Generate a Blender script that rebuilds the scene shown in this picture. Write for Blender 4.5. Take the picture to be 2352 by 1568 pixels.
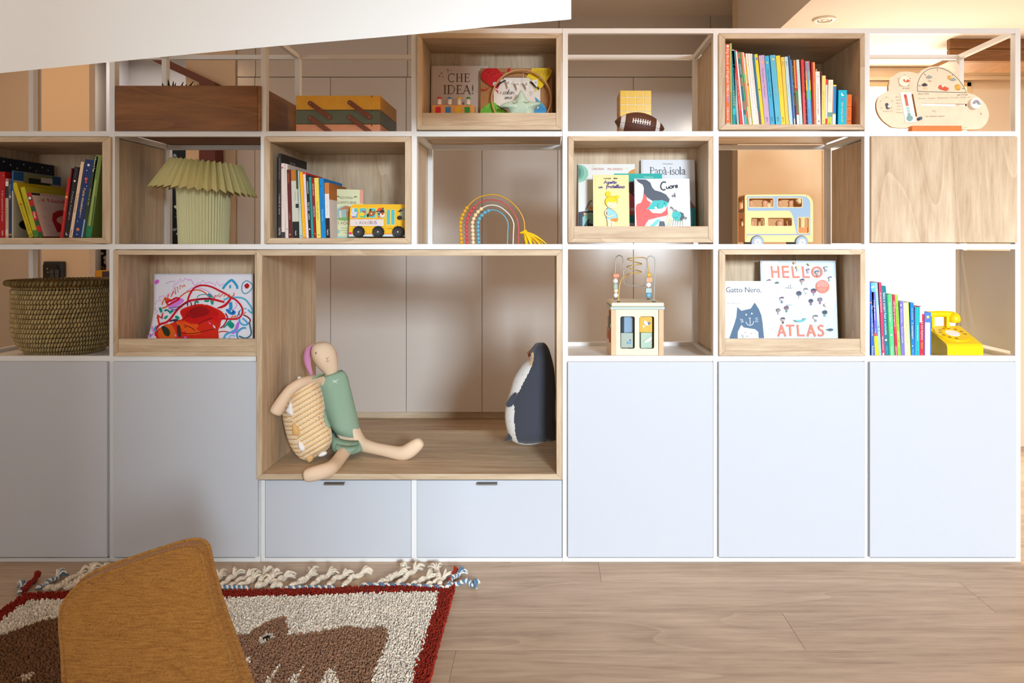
import bpy, math, random
from mathutils import Matrix, Vector
from mathutils.geometry import tessellate_polygon
random.seed(7)
for o in list(bpy.data.objects):
    bpy.data.objects.remove(o, do_unlink=True)
SC = bpy.context.scene
COL = SC.collection
# ---- camera: level, square on to the shelf wall, with lens shift ----
F, CX, CY, D0, H = 1703.0, 1255.0, 560.0, 2.725, 1.168
cam = bpy.data.cameras.new('camera'); camo = bpy.data.objects.new('camera', cam); COL.objects.link(camo)
camo.location = (0, -D0, H); camo.rotation_euler = (math.pi/2, 0, 0)
cam.sensor_fit = 'HORIZONTAL'; cam.sensor_width = 36.0; cam.lens = 36.0*F/2352.0
cam.shift_x = (1176-CX)/2352.0; cam.shift_y = (CY-784)/2352.0
cam.clip_start = 0.02; cam.clip_end = 60
SC.camera = camo
# ---- sky outside the windows, lights, exposure ----
w = bpy.data.worlds.new('sky'); SC.world = w; w.use_nodes = True
w.node_tree.nodes['Background'].inputs[0].default_value = (0.93, 0.96, 1.0, 1)
w.node_tree.nodes['Background'].inputs[1].default_value = 2.6
SC.view_settings.view_transform = 'Standard'; SC.view_settings.look = 'None'
SC.view_settings.gamma = 1.0; SC.view_settings.use_curve_mapping = False
SC.view_settings.exposure = -0.16
def area(name, loc, rot, sx, sy, power, col):
    l = bpy.data.lights.new(name, 'AREA'); l.shape = 'RECTANGLE'; l.size = sx; l.size_y = sy
    l.energy = power; l.color = col
    o = bpy.data.objects.new(name, l); COL.objects.link(o); o.location = loc; o.rotation_euler = rot
    return o
R = math.radians
def aim(o, tgt):
    d = Vector(tgt)-o.location; o.rotation_euler = d.to_track_quat('-Z', 'Y').to_euler()
k_ = area('window_daylight', (2.75, -9.5, 2.75), (0, 0, 0), 1.5, 1.2, 1350, (0.76, 0.89, 1.0)); aim(k_, (0.4, 0, 0.9))
l_ = area('left_window_daylight', (-2.3, -3.9, 1.5), (0, 0, 0), 0.8, 1.0, 3.5, (1.0, 0.93, 0.85)); aim(l_, (-1.3, -1.1, 1.95)); l_.data.spread = R(70)
w_ = area('upper_warm_fill', (0.45, -0.5, 2.62), (R(-12), 0, 0), 1.2, 0.4, 7, (1.0, 0.54, 0.23))  # added warm fill for the top rows of the shelf, not a known lamp
v_ = area('right_upper_warm_fill', (2.2, -0.55, 2.16), (R(-10), 0, 0), 1.8, 0.3, 3.5, (1.0, 0.52, 0.22))  # second added warm fill, for the top row under the lowered ceiling
f_ = area('far_hallway_fill', (-3.0, 2.7, 2.6), (0, 0, 0), 0.8, 0.5, 7, (1.0, 0.9, 0.82))  # unseen fill added to brighten the grey hallway wall
b_ = area('hallway_warm_fill', (-2.9, 0.9, 2.60), (0, 0, 0), 0.7, 0.7, 9, (1.0, 0.62, 0.32))  # added warm fill that brightens the hallway pier on the left
c_ = area('glass_door_daylight', (2.013, 1.645, 1.05), (R(-90), 0, 0), 0.78, 2.0, 52, (1.0, 0.86, 0.68))

# ---- helpers ----
def px(x, Y=0.0): return (x-CX)*(D0+Y)/F
def pz(y, Y=0.0): return H-(y-CY)*(D0+Y)/F
def P3(x, y, Y=0.0): return (px(x, Y), Y, pz(y, Y))
def sc(Y=0.0): return (D0+Y)/F
def floor_pt(x, y):                       # a point of the floor seen at a pixel
    d = F*H/(y-CY); return ((x-CX)*d/F, d-D0)
_lc = {}
def lin(c):
    if c not in _lc:
        _lc[c] = tuple(((u/255.0)/12.92 if u/255.0 <= .04045 else ((u/255.0+.055)/1.055)**2.4) for u in c)+(1.0,)
    return _lc[c]
WM = {}
def wm(o): return WM[o.name] if o else Matrix()

class MB:
    def __init__(s, col=(200, 200, 200)):
        s.v = []; s.f = []; s.c = []; s.col = col; s.layer = 0
    def add(s, vs, fs, col=None):
        n = len(s.v); s.v += [tuple(p) for p in vs]; c = col or s.col
        for f in fs: s.f.append([i+n for i in f]); s.c.append(c)
        return s
    def box(s, x0, x1, y0, y1, z0, z1, col=None, fcol=None):
        if x0 > x1: x0, x1 = x1, x0
        if y0 > y1: y0, y1 = y1, y0
        if z0 > z1: z0, z1 = z1, z0
        v = [(x0, y0, z0), (x1, y0, z0), (x1, y1, z0), (x0, y1, z0), (x0, y0, z1), (x1, y0, z1), (x1, y1, z1), (x0, y1, z1)]
        return s.add(v, [(0, 3, 2, 1), (4, 5, 6, 7), (0, 1, 5, 4), (1, 2, 6, 5), (2, 3, 7, 6), (3, 0, 4, 7)], col)
    def prism(s, poly, d0, d1, holes=(), col=None, sidecol=None, to=None):
        # polygon in (x, z), extruded along y from d0 (front) to d1
        to = to or (lambda a, b, d: (a, d, b))
        loops = [list(poly)]+[list(h) for h in holes]
        flat = [p for l in loops for p in l]
        tris = tessellate_polygon([[Vector((p[0], p[1], 0)) for p in l] for l in loops])
        s.add([to(p[0], p[1], d0) for p in flat], [tuple(t) for t in tris], col)
        s.add([to(p[0], p[1], d1) for p in flat], [tuple(reversed(t)) for t in tris], col)
        for l in loops:
            n = len(l)
            s.add([to(p[0], p[1], d0) for p in l]+[to(p[0], p[1], d1) for p in l],
                  [(i, (i+1) % n, n+(i+1) % n, n+i) for i in range(n)], sidecol or col)
        return s
    def tube(s, path, r, n=8, col=None, caps=True, closed=False, flat=1.0, cols=None):
        path = [Vector(p) for p in path]; m = len(path)
        rs = list(r) if isinstance(r, (list, tuple)) else [r]*m
        t = []
        for i in range(m):
            a = path[(i-1) % m] if (closed or i > 0) else path[0]
            b = path[(i+1) % m] if (closed or i < m-1) else path[-1]
            d = b-a; t.append(d.normalized() if d.length > 1e-9 else Vector((0, 0, 1)))
        up = Vector((0, 0, 1)) if abs(t[0].z) < .9 else Vector((0, 1, 0))
        nn = t[0].cross(up).normalized(); vs = []
        for i in range(m):
            nn = (nn-t[i]*nn.dot(t[i]))
            nn = nn.normalized() if nn.length > 1e-9 else t[i].orthogonal().normalized()
            bb = t[i].cross(nn)
            for j in range(n):
                a = 2*math.pi*j/n
                vs.append(path[i]+(nn*math.cos(a)+bb*math.sin(a)*flat)*rs[i])
        for i in range(m if closed else m-1):
            q = (i+1) % m
            fs = [(i*n+j, i*n+(j+1) % n, q*n+(j+1) % n, q*n+j) for j in range(n)]
            base = len(s.v) if i == 0 else base
            if i == 0: s.v += [tuple(p) for p in vs]
            for f in fs: s.f.append([k+base for k in f]); s.c.append((cols[i] if cols else col) or s.col)
        if caps and not closed:
            s.f.append([base+j for j in range(n)][::-1]); s.c.append((cols[0] if cols else col) or s.col)
            s.f.append([base+(m-1)*n+j for j in range(n)]); s.c.append((cols[-1] if cols else col) or s.col)
        return s
    def ball(s, c, r, nu=12, nv=8, col=None, cf=None):
        r = r if isinstance(r, (tuple, list)) else (r, r, r)
        vs = [(c[0], c[1], c[2]+r[2])]
        for i in range(1, nv):
            a = math.pi*i/nv
            for j in range(nu):
                b = 2*math.pi*j/nu
                vs.append((c[0]+r[0]*math.sin(a)*math.cos(b), c[1]+r[1]*math.sin(a)*math.sin(b), c[2]+r[2]*math.cos(a)))
        vs.append((c[0], c[1], c[2]-r[2])); L = len(vs)-1
        fs = [(0, 1+j, 1+(j+1) % nu) for j in range(nu)]
        for i in range(nv-2):
            a = 1+i*nu
            fs += [(a+j, a+nu+j, a+nu+(j+1) % nu, a+(j+1) % nu) for j in range(nu)]
        a = 1+(nv-2)*nu
        fs += [(a+j, L, a+(j+1) % nu) for j in range(nu)]
        return s.add(vs, fs, col)
    def lathe(s, prof, c, n=32, col=None, axis='z', cols=None, rf=None):
        vs = []
        for i, (r, h) in enumerate(prof):
            for j in range(n):
                a = 2*math.pi*j/n; rr = r*(rf(j, i) if rf else 1)
                u, q = rr*math.cos(a), rr*math.sin(a)
                vs.append((c[0]+u, c[1]+q, c[2]+h) if axis == 'z' else ((c[0]+u, c[1]+h, c[2]+q) if axis == 'y' else (c[0]+h, c[1]+u, c[2]+q)))
        base = len(s.v); s.v += vs
        for i in range(len(prof)-1):
            for j in range(n):
                k = (j+1) % n
                s.f.append([base+i*n+j, base+i*n+k, base+(i+1)*n+k, base+(i+1)*n+j]); s.c.append((cols[i] if cols else col) or s.col)
        for i in (0, len(prof)-1):
            if prof[i][0] > 1e-5:
                s.f.append([base+i*n+j for j in range(n)]); s.c.append((cols[min(i, len(cols)-1)] if cols else col) or s.col)
        return s
    def rot(s, M, start=0):
        for i in range(start, len(s.v)): s.v[i] = tuple(M @ Vector(s.v[i]))
        return s

def build(name, mb, mat, parent=None, smooth=False, bevel=0.0, sub=0, loc=None, seg=2):
    me = bpy.data.meshes.new(name)
    W = wm(parent) if parent else (Matrix.Translation(loc) if loc else Matrix())
    I = W.inverted() if (parent or loc) else None
    vs = [tuple(I @ Vector(p)) for p in mb.v] if I else mb.v
    me.from_pydata(vs, [], mb.f); me.validate(verbose=False)
    if len(me.polygons) == len(mb.c):
        ca = me.color_attributes.new('Col', 'FLOAT_COLOR', 'CORNER'); buf = []
        for p, c in zip(me.polygons, mb.c): buf += list(lin(c))*p.loop_total
        ca.data.foreach_set('color', buf)
    if smooth: me.polygons.foreach_set('use_smooth', [True]*len(me.polygons))
    me.materials.append(mat)
    o = bpy.data.objects.new(name, me); COL.objects.link(o)
    if parent: o.parent = parent
    elif loc: o.location = loc
    WM[o.name] = W
    if bevel:
        b = o.modifiers.new('bevel', 'BEVEL'); b.width = bevel; b.segments = seg; b.limit_method = 'ANGLE'; b.angle_limit = R(40)
        if smooth is not None: pass
    if sub:
        m = o.modifiers.new('sub', 'SUBSURF'); m.levels = sub; m.render_levels = sub
    return o
def fixn(o):                               # consistent outward normals
    import bmesh
    bm = bmesh.new(); bm.from_mesh(o.data); bmesh.ops.recalc_face_normals(bm, faces=bm.faces[:]); bm.to_mesh(o.data); bm.free()
    return o
def tag(o, label=None, cat=None, group=None, kind=None):
    if label: o['label'] = label
    if cat: o['category'] = cat
    if group: o['group'] = group
    if kind: o['kind'] = kind
    return o
def thing(name, label, cat, loc, group=None, rot=None):
    o = bpy.data.objects.new(name, None); COL.objects.link(o); o.empty_display_size = .05
    o.location = loc
    M = Matrix.Translation(loc)
    if rot is not None: o.rotation_euler = rot.to_euler(); M = M @ rot.to_4x4()
    WM[o.name] = M
    return tag(o, label, cat, group)
def copy_tree(o, parent=None):
    c = o.copy(); COL.objects.link(c)
    if parent: c.parent = parent
    for ch in list(o.children): copy_tree(ch, c)
    return c

# ---- materials ----
def newmat(name):
    m = bpy.data.materials.new(name); m.use_nodes = True; nt = m.node_tree
    return m, nt, nt.nodes, nt.links, nt.nodes['Principled BSDF']
def bump(nt, bs, scale, strength, dist=.001, detail=3, coord='Object', stretch=None):
    N, L = nt.nodes, nt.links
    tc = N.new('ShaderNodeTexCoord'); nz = N.new('ShaderNodeTexNoise'); nz.inputs['Scale'].default_value = scale; nz.inputs['Detail'].default_value = detail
    src = tc.outputs[coord]
    if stretch:
        mp = N.new('ShaderNodeMapping'); mp.inputs['Scale'].default_value = stretch; L.new(src, mp.inputs['Vector']); src = mp.outputs[0]
    L.new(src, nz.inputs['Vector'])
    b = N.new('ShaderNodeBump'); b.inputs['Strength'].default_value = strength; b.inputs['Distance'].default_value = dist
    L.new(nz.outputs['Fac'], b.inputs['Height']); L.new(b.outputs[0], bs.inputs['Normal'])
    return nz
def paint(name, c, rough=.5, spec=.5, bs=0, bstr=.1, var=0.0, metal=0, coat=0):
    m, nt, N, L, b = newmat(name)
    b.inputs['Base Color'].default_value = lin(c); b.inputs['Roughness'].default_value = rough
    b.inputs['Specular IOR Level'].default_value = spec; b.inputs['Metallic'].default_value = metal
    b.inputs['Coat Weight'].default_value = coat
    if bs: nz = bump(nt, b, bs, bstr)
    if var:
        tc = N.new('ShaderNodeTexCoord'); z = N.new('ShaderNodeTexNoise'); z.inputs['Scale'].default_value = 2.3
        L.new(tc.outputs['Object'], z.inputs['Vector'])
        mx = N.new('ShaderNodeMix'); mx.data_type = 'RGBA'
        mx.inputs[6].default_value = lin(c); mx.inputs[7].default_value = tuple(v*(1-var) for v in lin(c)[:3])+(1,)
        L.new(z.outputs['Fac'], mx.inputs[0]); L.new(mx.outputs[2], b.inputs['Base Color'])
    return m
def attr(name, rough=.5, spec=.4, bs=0, bstr=.2, sheen=0, stretch=None, noise=0.0, nscale=40, coat=0):
    m, nt, N, L, b = newmat(name)
    a = N.new('ShaderNodeAttribute'); a.attribute_name = 'Col'
    out = a.outputs['Color']
    if noise:
        tc = N.new('ShaderNodeTexCoord'); z = N.new('ShaderNodeTexNoise'); z.inputs['Scale'].default_value = nscale; z.inputs['Detail'].default_value = 4
        L.new(tc.outputs['Object'], z.inputs['Vector'])
        mr = N.new('ShaderNodeMapRange'); mr.inputs[1].default_value = .3; mr.inputs[2].default_value = .7
        mr.inputs[3].default_value = 1-noise; mr.inputs[4].default_value = 1+noise*.6
        L.new(z.outputs['Fac'], mr.inputs[0])
        vm = N.new('ShaderNodeVectorMath'); vm.operation = 'SCALE'; L.new(out, vm.inputs[0]); L.new(mr.outputs[0], vm.inputs['Scale']); out = vm.outputs[0]
    L.new(out, b.inputs['Base Color'])
    b.inputs['Roughness'].default_value = rough; b.inputs['Specular IOR Level'].default_value = spec
    b.inputs['Sheen Weight'].default_value = sheen; b.inputs['Coat Weight'].default_value = coat
    if bs: bump(nt, b, bs, bstr, stretch=stretch)
    return m
def wood(name, light, dark, axis, rough=.5, scale=1.0, rnd=True, contrast=1.0, rings=11.0):
    m, nt, N, L, b = newmat(name)
    tc = N.new('ShaderNodeTexCoord'); oi = N.new('ShaderNodeObjectInfo')
    mp = N.new('ShaderNodeMapping'); s = [7.0*scale]*3; s['xyz'.index(axis)] = .8*scale
    mp.inputs['Scale'].default_value = s
    L.new(tc.outputs['Object'], mp.inputs['Vector'])
    ad = N.new('ShaderNodeVectorMath'); ad.operation = 'ADD'; L.new(mp.outputs[0], ad.inputs[0])
    cb = N.new('ShaderNodeCombineXYZ'); mu = N.new('ShaderNodeMath'); mu.operation = 'MULTIPLY'; mu.inputs[1].default_value = 57.0
    L.new(oi.outputs['Random'], mu.inputs[0])
    for i in range(3): L.new(mu.outputs[0], cb.inputs[i])
    L.new(cb.outputs[0], ad.inputs[1])
    big = N.new('ShaderNodeTexNoise'); big.inputs['Scale'].default_value = .55; big.inputs['Detail'].default_value = 1.5; big.inputs['Roughness'].default_value = .4; big.inputs['Distortion'].default_value = .25
    L.new(ad.outputs[0], big.inputs['Vector'])
    k = N.new('ShaderNodeMath'); k.operation = 'MULTIPLY'; k.inputs[1].default_value = rings; L.new(big.outputs['Fac'], k.inputs[0])
    fr = N.new('ShaderNodeMath'); fr.operation = 'FRACT'; L.new(k.outputs[0], fr.inputs[0])
    rp = N.new('ShaderNodeValToRGB'); rp.color_ramp.elements[0].position = 0; rp.color_ramp.elements[0].color = (.15, .15, .15, 1)
    rp.color_ramp.elements[1].position = 1.0; rp.color_ramp.elements[1].color = (.75, .75, .75, 1)
    e = rp.color_ramp.elements.new(.12); e.color = (.55, .55, .55, 1)
    e = rp.color_ramp.elements.new(.6); e.color = (.2, .2, .2, 1)
    L.new(fr.outputs[0], rp.inputs[0])
    fine = N.new('ShaderNodeTexNoise'); fine.inputs['Scale'].default_value = 9.0; fine.inputs['Detail'].default_value = 5; fine.inputs['Roughness'].default_value = .65
    L.new(ad.outputs[0], fine.inputs['Vector'])
    mid = N.new('ShaderNodeTexNoise'); mid.inputs['Scale'].default_value = 2.2; mid.inputs['Detail'].default_value = 3
    L.new(ad.outputs[0], mid.inputs['Vector'])
    a1 = N.new('ShaderNodeMath'); a1.operation = 'MULTIPLY_ADD'; a1.inputs[1].default_value = .42*contrast; L.new(rp.outputs[0], a1.inputs[0])
    a2 = N.new('ShaderNodeMath'); a2.operation = 'MULTIPLY_ADD'; a2.inputs[1].default_value = 1.0*contrast; a2.inputs[2].default_value = -.5*contrast
    L.new(fine.outputs['Fac'], a2.inputs[0]); 
    a3 = N.new('ShaderNodeMath'); a3.operation = 'MULTIPLY_ADD'; a3.inputs[1].default_value = .7*contrast; L.new(mid.outputs['Fac'], a3.inputs[0]); L.new(a2.outputs[0], a3.inputs[2])
    L.new(a3.outputs[0], a1.inputs[2])
    mx = N.new('ShaderNodeMix'); mx.data_type = 'RGBA'; mx.inputs[6].default_value = lin(light); mx.inputs[7].default_value = lin(dark)
    L.new(a1.outputs[0], mx.inputs[0]); out = mx.outputs[2]
    if rnd:
        mr = N.new('ShaderNodeMapRange'); mr.inputs[3].default_value = .92; mr.inputs[4].default_value = 1.06; L.new(oi.outputs['Random'], mr.inputs[0])
        vm = N.new('ShaderNodeVectorMath'); vm.operation = 'SCALE'; L.new(out, vm.inputs[0]); L.new(mr.outputs[0], vm.inputs['Scale']); out = vm.outputs[0]
    L.new(out, b.inputs['Base Color'])
    b.inputs['Roughness'].default_value = rough; b.inputs['Specular IOR Level'].default_value = .35
    bp = N.new('ShaderNodeBump'); bp.inputs['Strength'].default_value = .12; bp.inputs['Distance'].default_value = .001
    L.new(fine.outputs['Fac'], bp.inputs['Height']); L.new(bp.outputs[0], b.inputs['Normal'])
    return m
OL, OD = (232, 212, 182), (168, 136, 100)
WX = wood('oak_grain_across', OL, OD, 'x'); WZ = wood('oak_grain_upright', OL, OD, 'z'); WY = wood('oak_grain_deep', OL, OD, 'y')
PLX = wood('brown_shaded_oak', (158, 104, 52), (96, 56, 22), 'x', rnd=False); PLY = wood('brown_shaded_oak_side', (170, 122, 74), (110, 70, 34), 'y', rnd=False)  # planter oak darkened to hold the sloping ceiling's shadow; other boards are plainly brown
FLO = wood('floor_oak', (216, 192, 166), (160, 136, 112), 'x', rough=.42, scale=.8, contrast=1.15, rings=11)
WHITE = paint('white_lacquer', (232, 231, 229), .38, .4, 220, .02)
DOOR = paint('door_lacquer', (197, 201, 208), .5, .35, 900, .06)
GLOSS = paint('satin_hallway_door', (206, 198, 190), .2, 1.0, 0, coat=1.0); GLOSS.node_tree.nodes['Principled BSDF'].inputs['Coat Roughness'].default_value = .2
PLAST = paint('wall_plaster', (236, 226, 214), .85, .2, 40, .15)
PEACH = paint('warm_wall_plaster', (232, 208, 178), .85, .2, 60, .1)
GREYW = paint('grey_wall_plaster', (176, 174, 176), .85, .2, 60, .1)
DARK = paint('dark_gap', (30, 26, 22), .8)
MATTE = attr('matte_colour', .75, .25); SATIN = attr('satin_colour', .42, .45); PRINT = attr('printed_paper', .55, .3)
GLOSSY = attr('glossy_colour', .18, .5, coat=.2); CLOTH = attr('woven_cloth', .95, .1, 900, .35, sheen=.15, noise=.06, nscale=300)
FUZZ = attr('soft_plush', .95, .1, 420, .3, sheen=.3, noise=.05, nscale=120)
METAL = paint('brushed_steel', (190, 190, 192), .3, .5, metal=1.0)
GREYMETAL = attr('coloured_wire', .3, .5)
TWOOD = attr('toy_wood', .5, .35, 60, .1, noise=.06, nscale=30, stretch=(1, 1, 1))
# ================= the room =================
def smoothpath0(pts, n):
    m = len(pts)-1; out = []
    for i in range(n+1):
        u = i*m/n; k = min(int(u), m-1); t = u-k
        p0, p1, p2, p3 = pts[max(k-1, 0)], pts[k], pts[k+1], pts[min(k+2, m)]
        out.append(tuple(.5*(2*p1[j]+(-p0[j]+p2[j])*t+(2*p0[j]-5*p1[j]+4*p2[j]-p3[j])*t*t+(-p0[j]+3*p1[j]-3*p2[j]+p3[j])*t**3) for j in range(2)))
    return out
def struct(name, mb, mat, **k):
    o = build(name, mb, mat, **k); o['kind'] = 'structure'; return o
floor = struct('floor', MB().box(-3.6, 3.6, -4.7, 1.68, -.08, -.012).box(-3.6, 1.36, 1.68, 4.6, -.08, -.012), FLO)
rows = [(-.589-.2135*k) for k in range(4)]
Y = -.371+.2135*13; prng = random.Random(3)
fixed = {(-.371): 1.426, (-.589): .746, (-.162): .19}
yy = -1.2295
ri = 0
while yy < 2.5:
    y0, y1 = yy+.0004, yy+.2131
    j0 = None
    for kf, vf in fixed.items():
        if abs(kf-yy) < .02: j0 = vf
    if j0 is None: j0 = prng.uniform(-1.0, 1.0)
    xs = [j0]
    while xs[-1] < 3.4: xs.append(xs[-1]+2.18)
    while xs[0] > -3.4: xs.insert(0, xs[0]-2.18)
    for a, b in zip(xs[:-1], xs[1:]):
        a2, b2 = max(a, -3.55), min(b, 3.55 if yy < 1.6 else 1.35)
        if b2-a2 < .05: continue
        loc = ((a2+b2)/2, (y0+y1)/2, -.006)
        m = MB().box(a2+.0003, b2-.0003, y0, y1, -.012, 0)
        p = build('plank', m, FLO, loc=loc, bevel=.0008, seg=1); p.parent = floor; WM[p.name] = Matrix()
    yy += .2135; ri += 1
CEIL = 2.685
SOF = 2.185; SX = 1.104; BY = 2.2; RY = 1.555
struct('ceiling', MB().box(-3.6, 3.6, -4.7, 1.675, CEIL, CEIL+.1).box(-6.0, 1.36, 1.675, 4.6, CEIL, CEIL+.1), PLAST)
struct('ceiling_lowered', MB().box(SX, 3.6, -.9, RY, SOF, CEIL-.001), PLAST)
# walls around
struct('wall_left', MB().box(-3.6, -3.5, -4.7, 4.6, 0, CEIL), PLAST)
struct('wall_right', MB().box(3.5, 3.6, -4.7, RY+.12, 0, CEIL), PEACH)
struct('wall_outer', MB().box(SX+.201, SX+.3, RY+.121, BY+.8, 0, CEIL), PLAST)
fw = MB()
for a in ((-3.5, -2.9, 0, CEIL), (-1.0, .8, 0, CEIL), (-2.9, -1.0, 0, .9), (3.0, 3.5, 0, CEIL), (.8, 3.0, 0, .85), (.8, 3.0, 2.25, CEIL), (-2.9, -1.0, 2.3, CEIL)): fw.box(a[0], a[1], -4.7, -4.55, a[2], a[3])
struct('wall_front', fw, PLAST)
# right back wall with the glazed door
gx0, gx1, gz = px(1888, RY), px(2229, RY), pz(189, RY)
rb = MB().box(SX, gx0, RY, RY+.12, 0, CEIL).box(gx1, 3.5, RY, RY+.12, 0, CEIL).box(gx0, gx1, RY, RY+.12, gz, CEIL)
struct('wall_back_right', rb, PEACH)
struct('trim_1', MB().box(SX, 3.5, RY-.035, RY-.001, SOF-.075, SOF-.055).box(SX, 3.5, RY-.02, RY-.001, SOF-.055, SOF-.001), PEACH, bevel=.006)
dr = struct('door_1', MB().box(gx0, gx0+.028, RY-.012, RY+.10, 0, gz).box(gx1-.028, gx1, RY-.012, RY+.10, 0, gz).box(gx0, gx1, RY-.012, RY+.10, gz-.028, gz), paint('door_frame_cream', (228, 196, 150), .5), bevel=.003)
gm, nt, N, L, bs = newmat('clear_glass'); N.remove(bs)
g1 = N.new('ShaderNodeBsdfTransparent'); g1.inputs[0].default_value = (1, .985, .96, 1); g2 = N.new('ShaderNodeBsdfGlossy'); g2.inputs['Roughness'].default_value = .02
mxs = N.new('ShaderNodeMixShader'); mxs.inputs[0].default_value = .04; L.new(g1.outputs[0], mxs.inputs[1]); L.new(g2.outputs[0], mxs.inputs[2]); L.new(mxs.outputs[0], N['Material Output'].inputs[0])
build('glass_pane', MB().box(gx0+.028, gx1-.028, RY+.05, RY+.056, .02, gz-.028), gm, dr)
# wooden valance box at the far right under the lowered ceiling
vb = thing('wooden_valance', 'brown wooden valance of two boards under the lowered ceiling at top right', 'valance', (2.85, 1.0, 1.9))
build('board', MB().box(2.0, 3.49, .95, .98, pz(112, .95), SOF-.001), PLX, vb, bevel=.002)
build('board', MB().box(2.0, 3.49, .95, .98, pz(140, .95), pz(113, .95)), PLX, vb, bevel=.002)
build('shelf_board', MB().box(2.0, 3.49, .98, 1.2, pz(140, .95), pz(140, .95)+.02), PLY, vb)
# back wall, hallway on the left
struct('wall_back', MB().box(px(543, BY), SX+.2, BY+.62, BY+.72, 0, CEIL).box(px(430, BY), px(543, BY), BY-.02, BY+.1, 0, CEIL), PEACH)
struct('wall_back_left', MB().box(px(-40, 1.9), px(73, 1.9), 1.9, 2.0, 0, CEIL), paint('beige_grey_plaster', (205, 190, 172), .85, .2, 60, .1))  # wall in its own beige-grey
struct('trim_2', MB().box(px(73, 1.9), px(95, 1.9), 1.885, 2.02, 0, CEIL), paint('taupe_trim', (150, 128, 106), .6))
struct('wall_pier', MB().box(px(95, 1.8), px(205, 1.8), 1.8, 1.86, 0, CEIL), PEACH)
struct('wall_hallway', MB().box(-6.0, px(470, 3.2), 3.2, 3.3, 0, CEIL), GREYW)
struct('wall_hallway_left', MB().box(px(244, 3.0), px(262, 3.0), 3.0, 3.2, 0, CEIL), paint('pale_grey_trim', (198, 196, 202), .6))
RY2 = 2.04
bm_ = MB().prism([(px(403, RY2), pz(146, RY2)), (px(494, RY2), pz(189, RY2)), (px(494, RY2), 0), (px(457, RY2), 0), (px(457, RY2), pz(189, RY2)), (px(360, RY2), pz(144, RY2)), (px(300, RY2), pz(114, RY2)), (px(340, RY2), pz(116, RY2))], RY2, RY2+.12)
tag(fixn(build('stair_string', bm_, paint('oxblood_paint', (96, 36, 28), .5), loc=(px(475, RY2), RY2, 0))), 'dark red painted sloping stair beam and its post in the hallway behind the pleated lamp', 'stair beam')
ic = thing('intercom', 'black wall intercom panel with rows of buttons above the seagrass basket', 'intercom', (px(128, 1.79), 1.79, pz(640, 1.79)))
build('housing', MB((40, 42, 46)).box(px(105, 1.79), px(150, 1.79), 1.765, 1.799, pz(672, 1.79), pz(600, 1.79)), SATIN, ic, bevel=.006)
build('screen', MB((14, 14, 16)).box(px(106, 1.79), px(140, 1.79), 1.760, 1.766, pz(668, 1.79), pz(607, 1.79)), GLOSSY, ic)
for i in range(2):
    for j in range(3):
        build('button', MB((62, 64, 66)).box(px(115+i*12, 1.76), px(124+i*12, 1.76), 1.757, 1.761, pz(629+j*11, 1.76), pz(619+j*11, 1.76)), SATIN, ic)
for (bx, by, br) in ((109, 617, 1.7), (110, 625, 1.4)):
    build('indicator', MB((150, 150, 150)).lathe([(0, 0), (br*.0026, 0), (br*.0026, .003), (0, .003)], (px(bx, 1.757), 1.756, pz(by, 1.757)), 12, axis='y'), SATIN, ic)
# picture on the hallway wall (black and white) and the dark pebble picture with toys under it
Yp = 3.12
pc = thing('picture', 'framed black and white picture on the hallway wall behind the pleated lamp', 'picture', (px(430, Yp), Yp, pz(560, Yp)))
m = MB((18, 22, 26)).box(px(396, Yp), px(459, Yp), Yp, Yp+.02, pz(600, Yp), pz(335, Yp)); build('canvas', m, MATTE, pc)
m = MB(); rr = random.Random(5)
for i in range(46):
    cx_, cy_ = rr.uniform(400, 455), rr.uniform(345, 590); n = 7
    pts = [(cx_+rr.uniform(3, 8)*math.cos(k*6.283/n), cy_+rr.uniform(1.5, 6)*math.sin(k*6.283/n)) for k in range(n)]
    m.add([P3(a, b, Yp-.0005-.0002*i) for a, b in pts], [tuple(range(n))], rr.choice([(170, 178, 176), (120, 132, 136), (200, 204, 200), (60, 74, 80)]))
build('print', m, MATTE, pc)
Yq = 3.1
pb = thing('picture', 'dark picture of pale pebbles leaning above the toy blocks behind the basket', 'picture', (px(232, Yq), Yq, pz(615, Yq)))
m = MB((22, 14, 16)).box(px(206, Yq), px(275, Yq), Yq, Yq+.02, pz(622, Yq), pz(500, Yq)); build('canvas', m, MATTE, pb)
m = MB()
def blob(m, cx_, cy_, a, b, Y, col, n=14):
    m.add([P3(cx_+a*math.cos(k*6.283/n), cy_+b*math.sin(k*6.283/n), Y) for k in range(n)], [tuple(range(n))], col)
for a in ((233, 582, 5, 3), (244, 592, 7, 5), (246, 602, 8, 6), (252, 586, 5, 6)): blob(m, *a, Yq-.002, (170, 160, 148))
for k in range(6): m.add([P3(204, 598+k*3, Yq-.001), P3(225+k*5, 606+k*2.4, Yq-.001), P3(225+k*5, 608+k*2.2, Yq-.001), P3(204, 600+k*3, Yq-.001)], [(0, 1, 2, 3)], (126, 92, 56))
m.add([P3(204, 572, Yq-.0015), P3(214, 572, Yq-.0015), P3(204, 584, Yq-.0015)], [(0, 1, 2)], (120, 110, 100))
build('print', m, MATTE, pb)
tb = thing('toy_block', 'yellow toy block on the low unit behind the basket', 'toy block', (px(225, 2.9), 2.9, pz(690, 2.9)), 'toy blocks behind the basket')
build('block', MB((232, 160, 30)).box(px(219, 2.9), px(234, 2.9), 2.9, 3.0, pz(690, 2.9), pz(621, 2.9)), SATIN, tb, bevel=.003)
tb = thing('toy_block', 'red toy block beside the yellow one on the low unit behind the basket', 'toy block', (px(210, 2.9), 2.9, pz(690, 2.9)), 'toy blocks behind the basket')
build('block', MB((150, 14, 10)).box(px(196, 2.9), px(218.6, 2.9), 2.9, 3.0, pz(690, 2.9), pz(626, 2.9)), SATIN, tb, bevel=.003)
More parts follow.
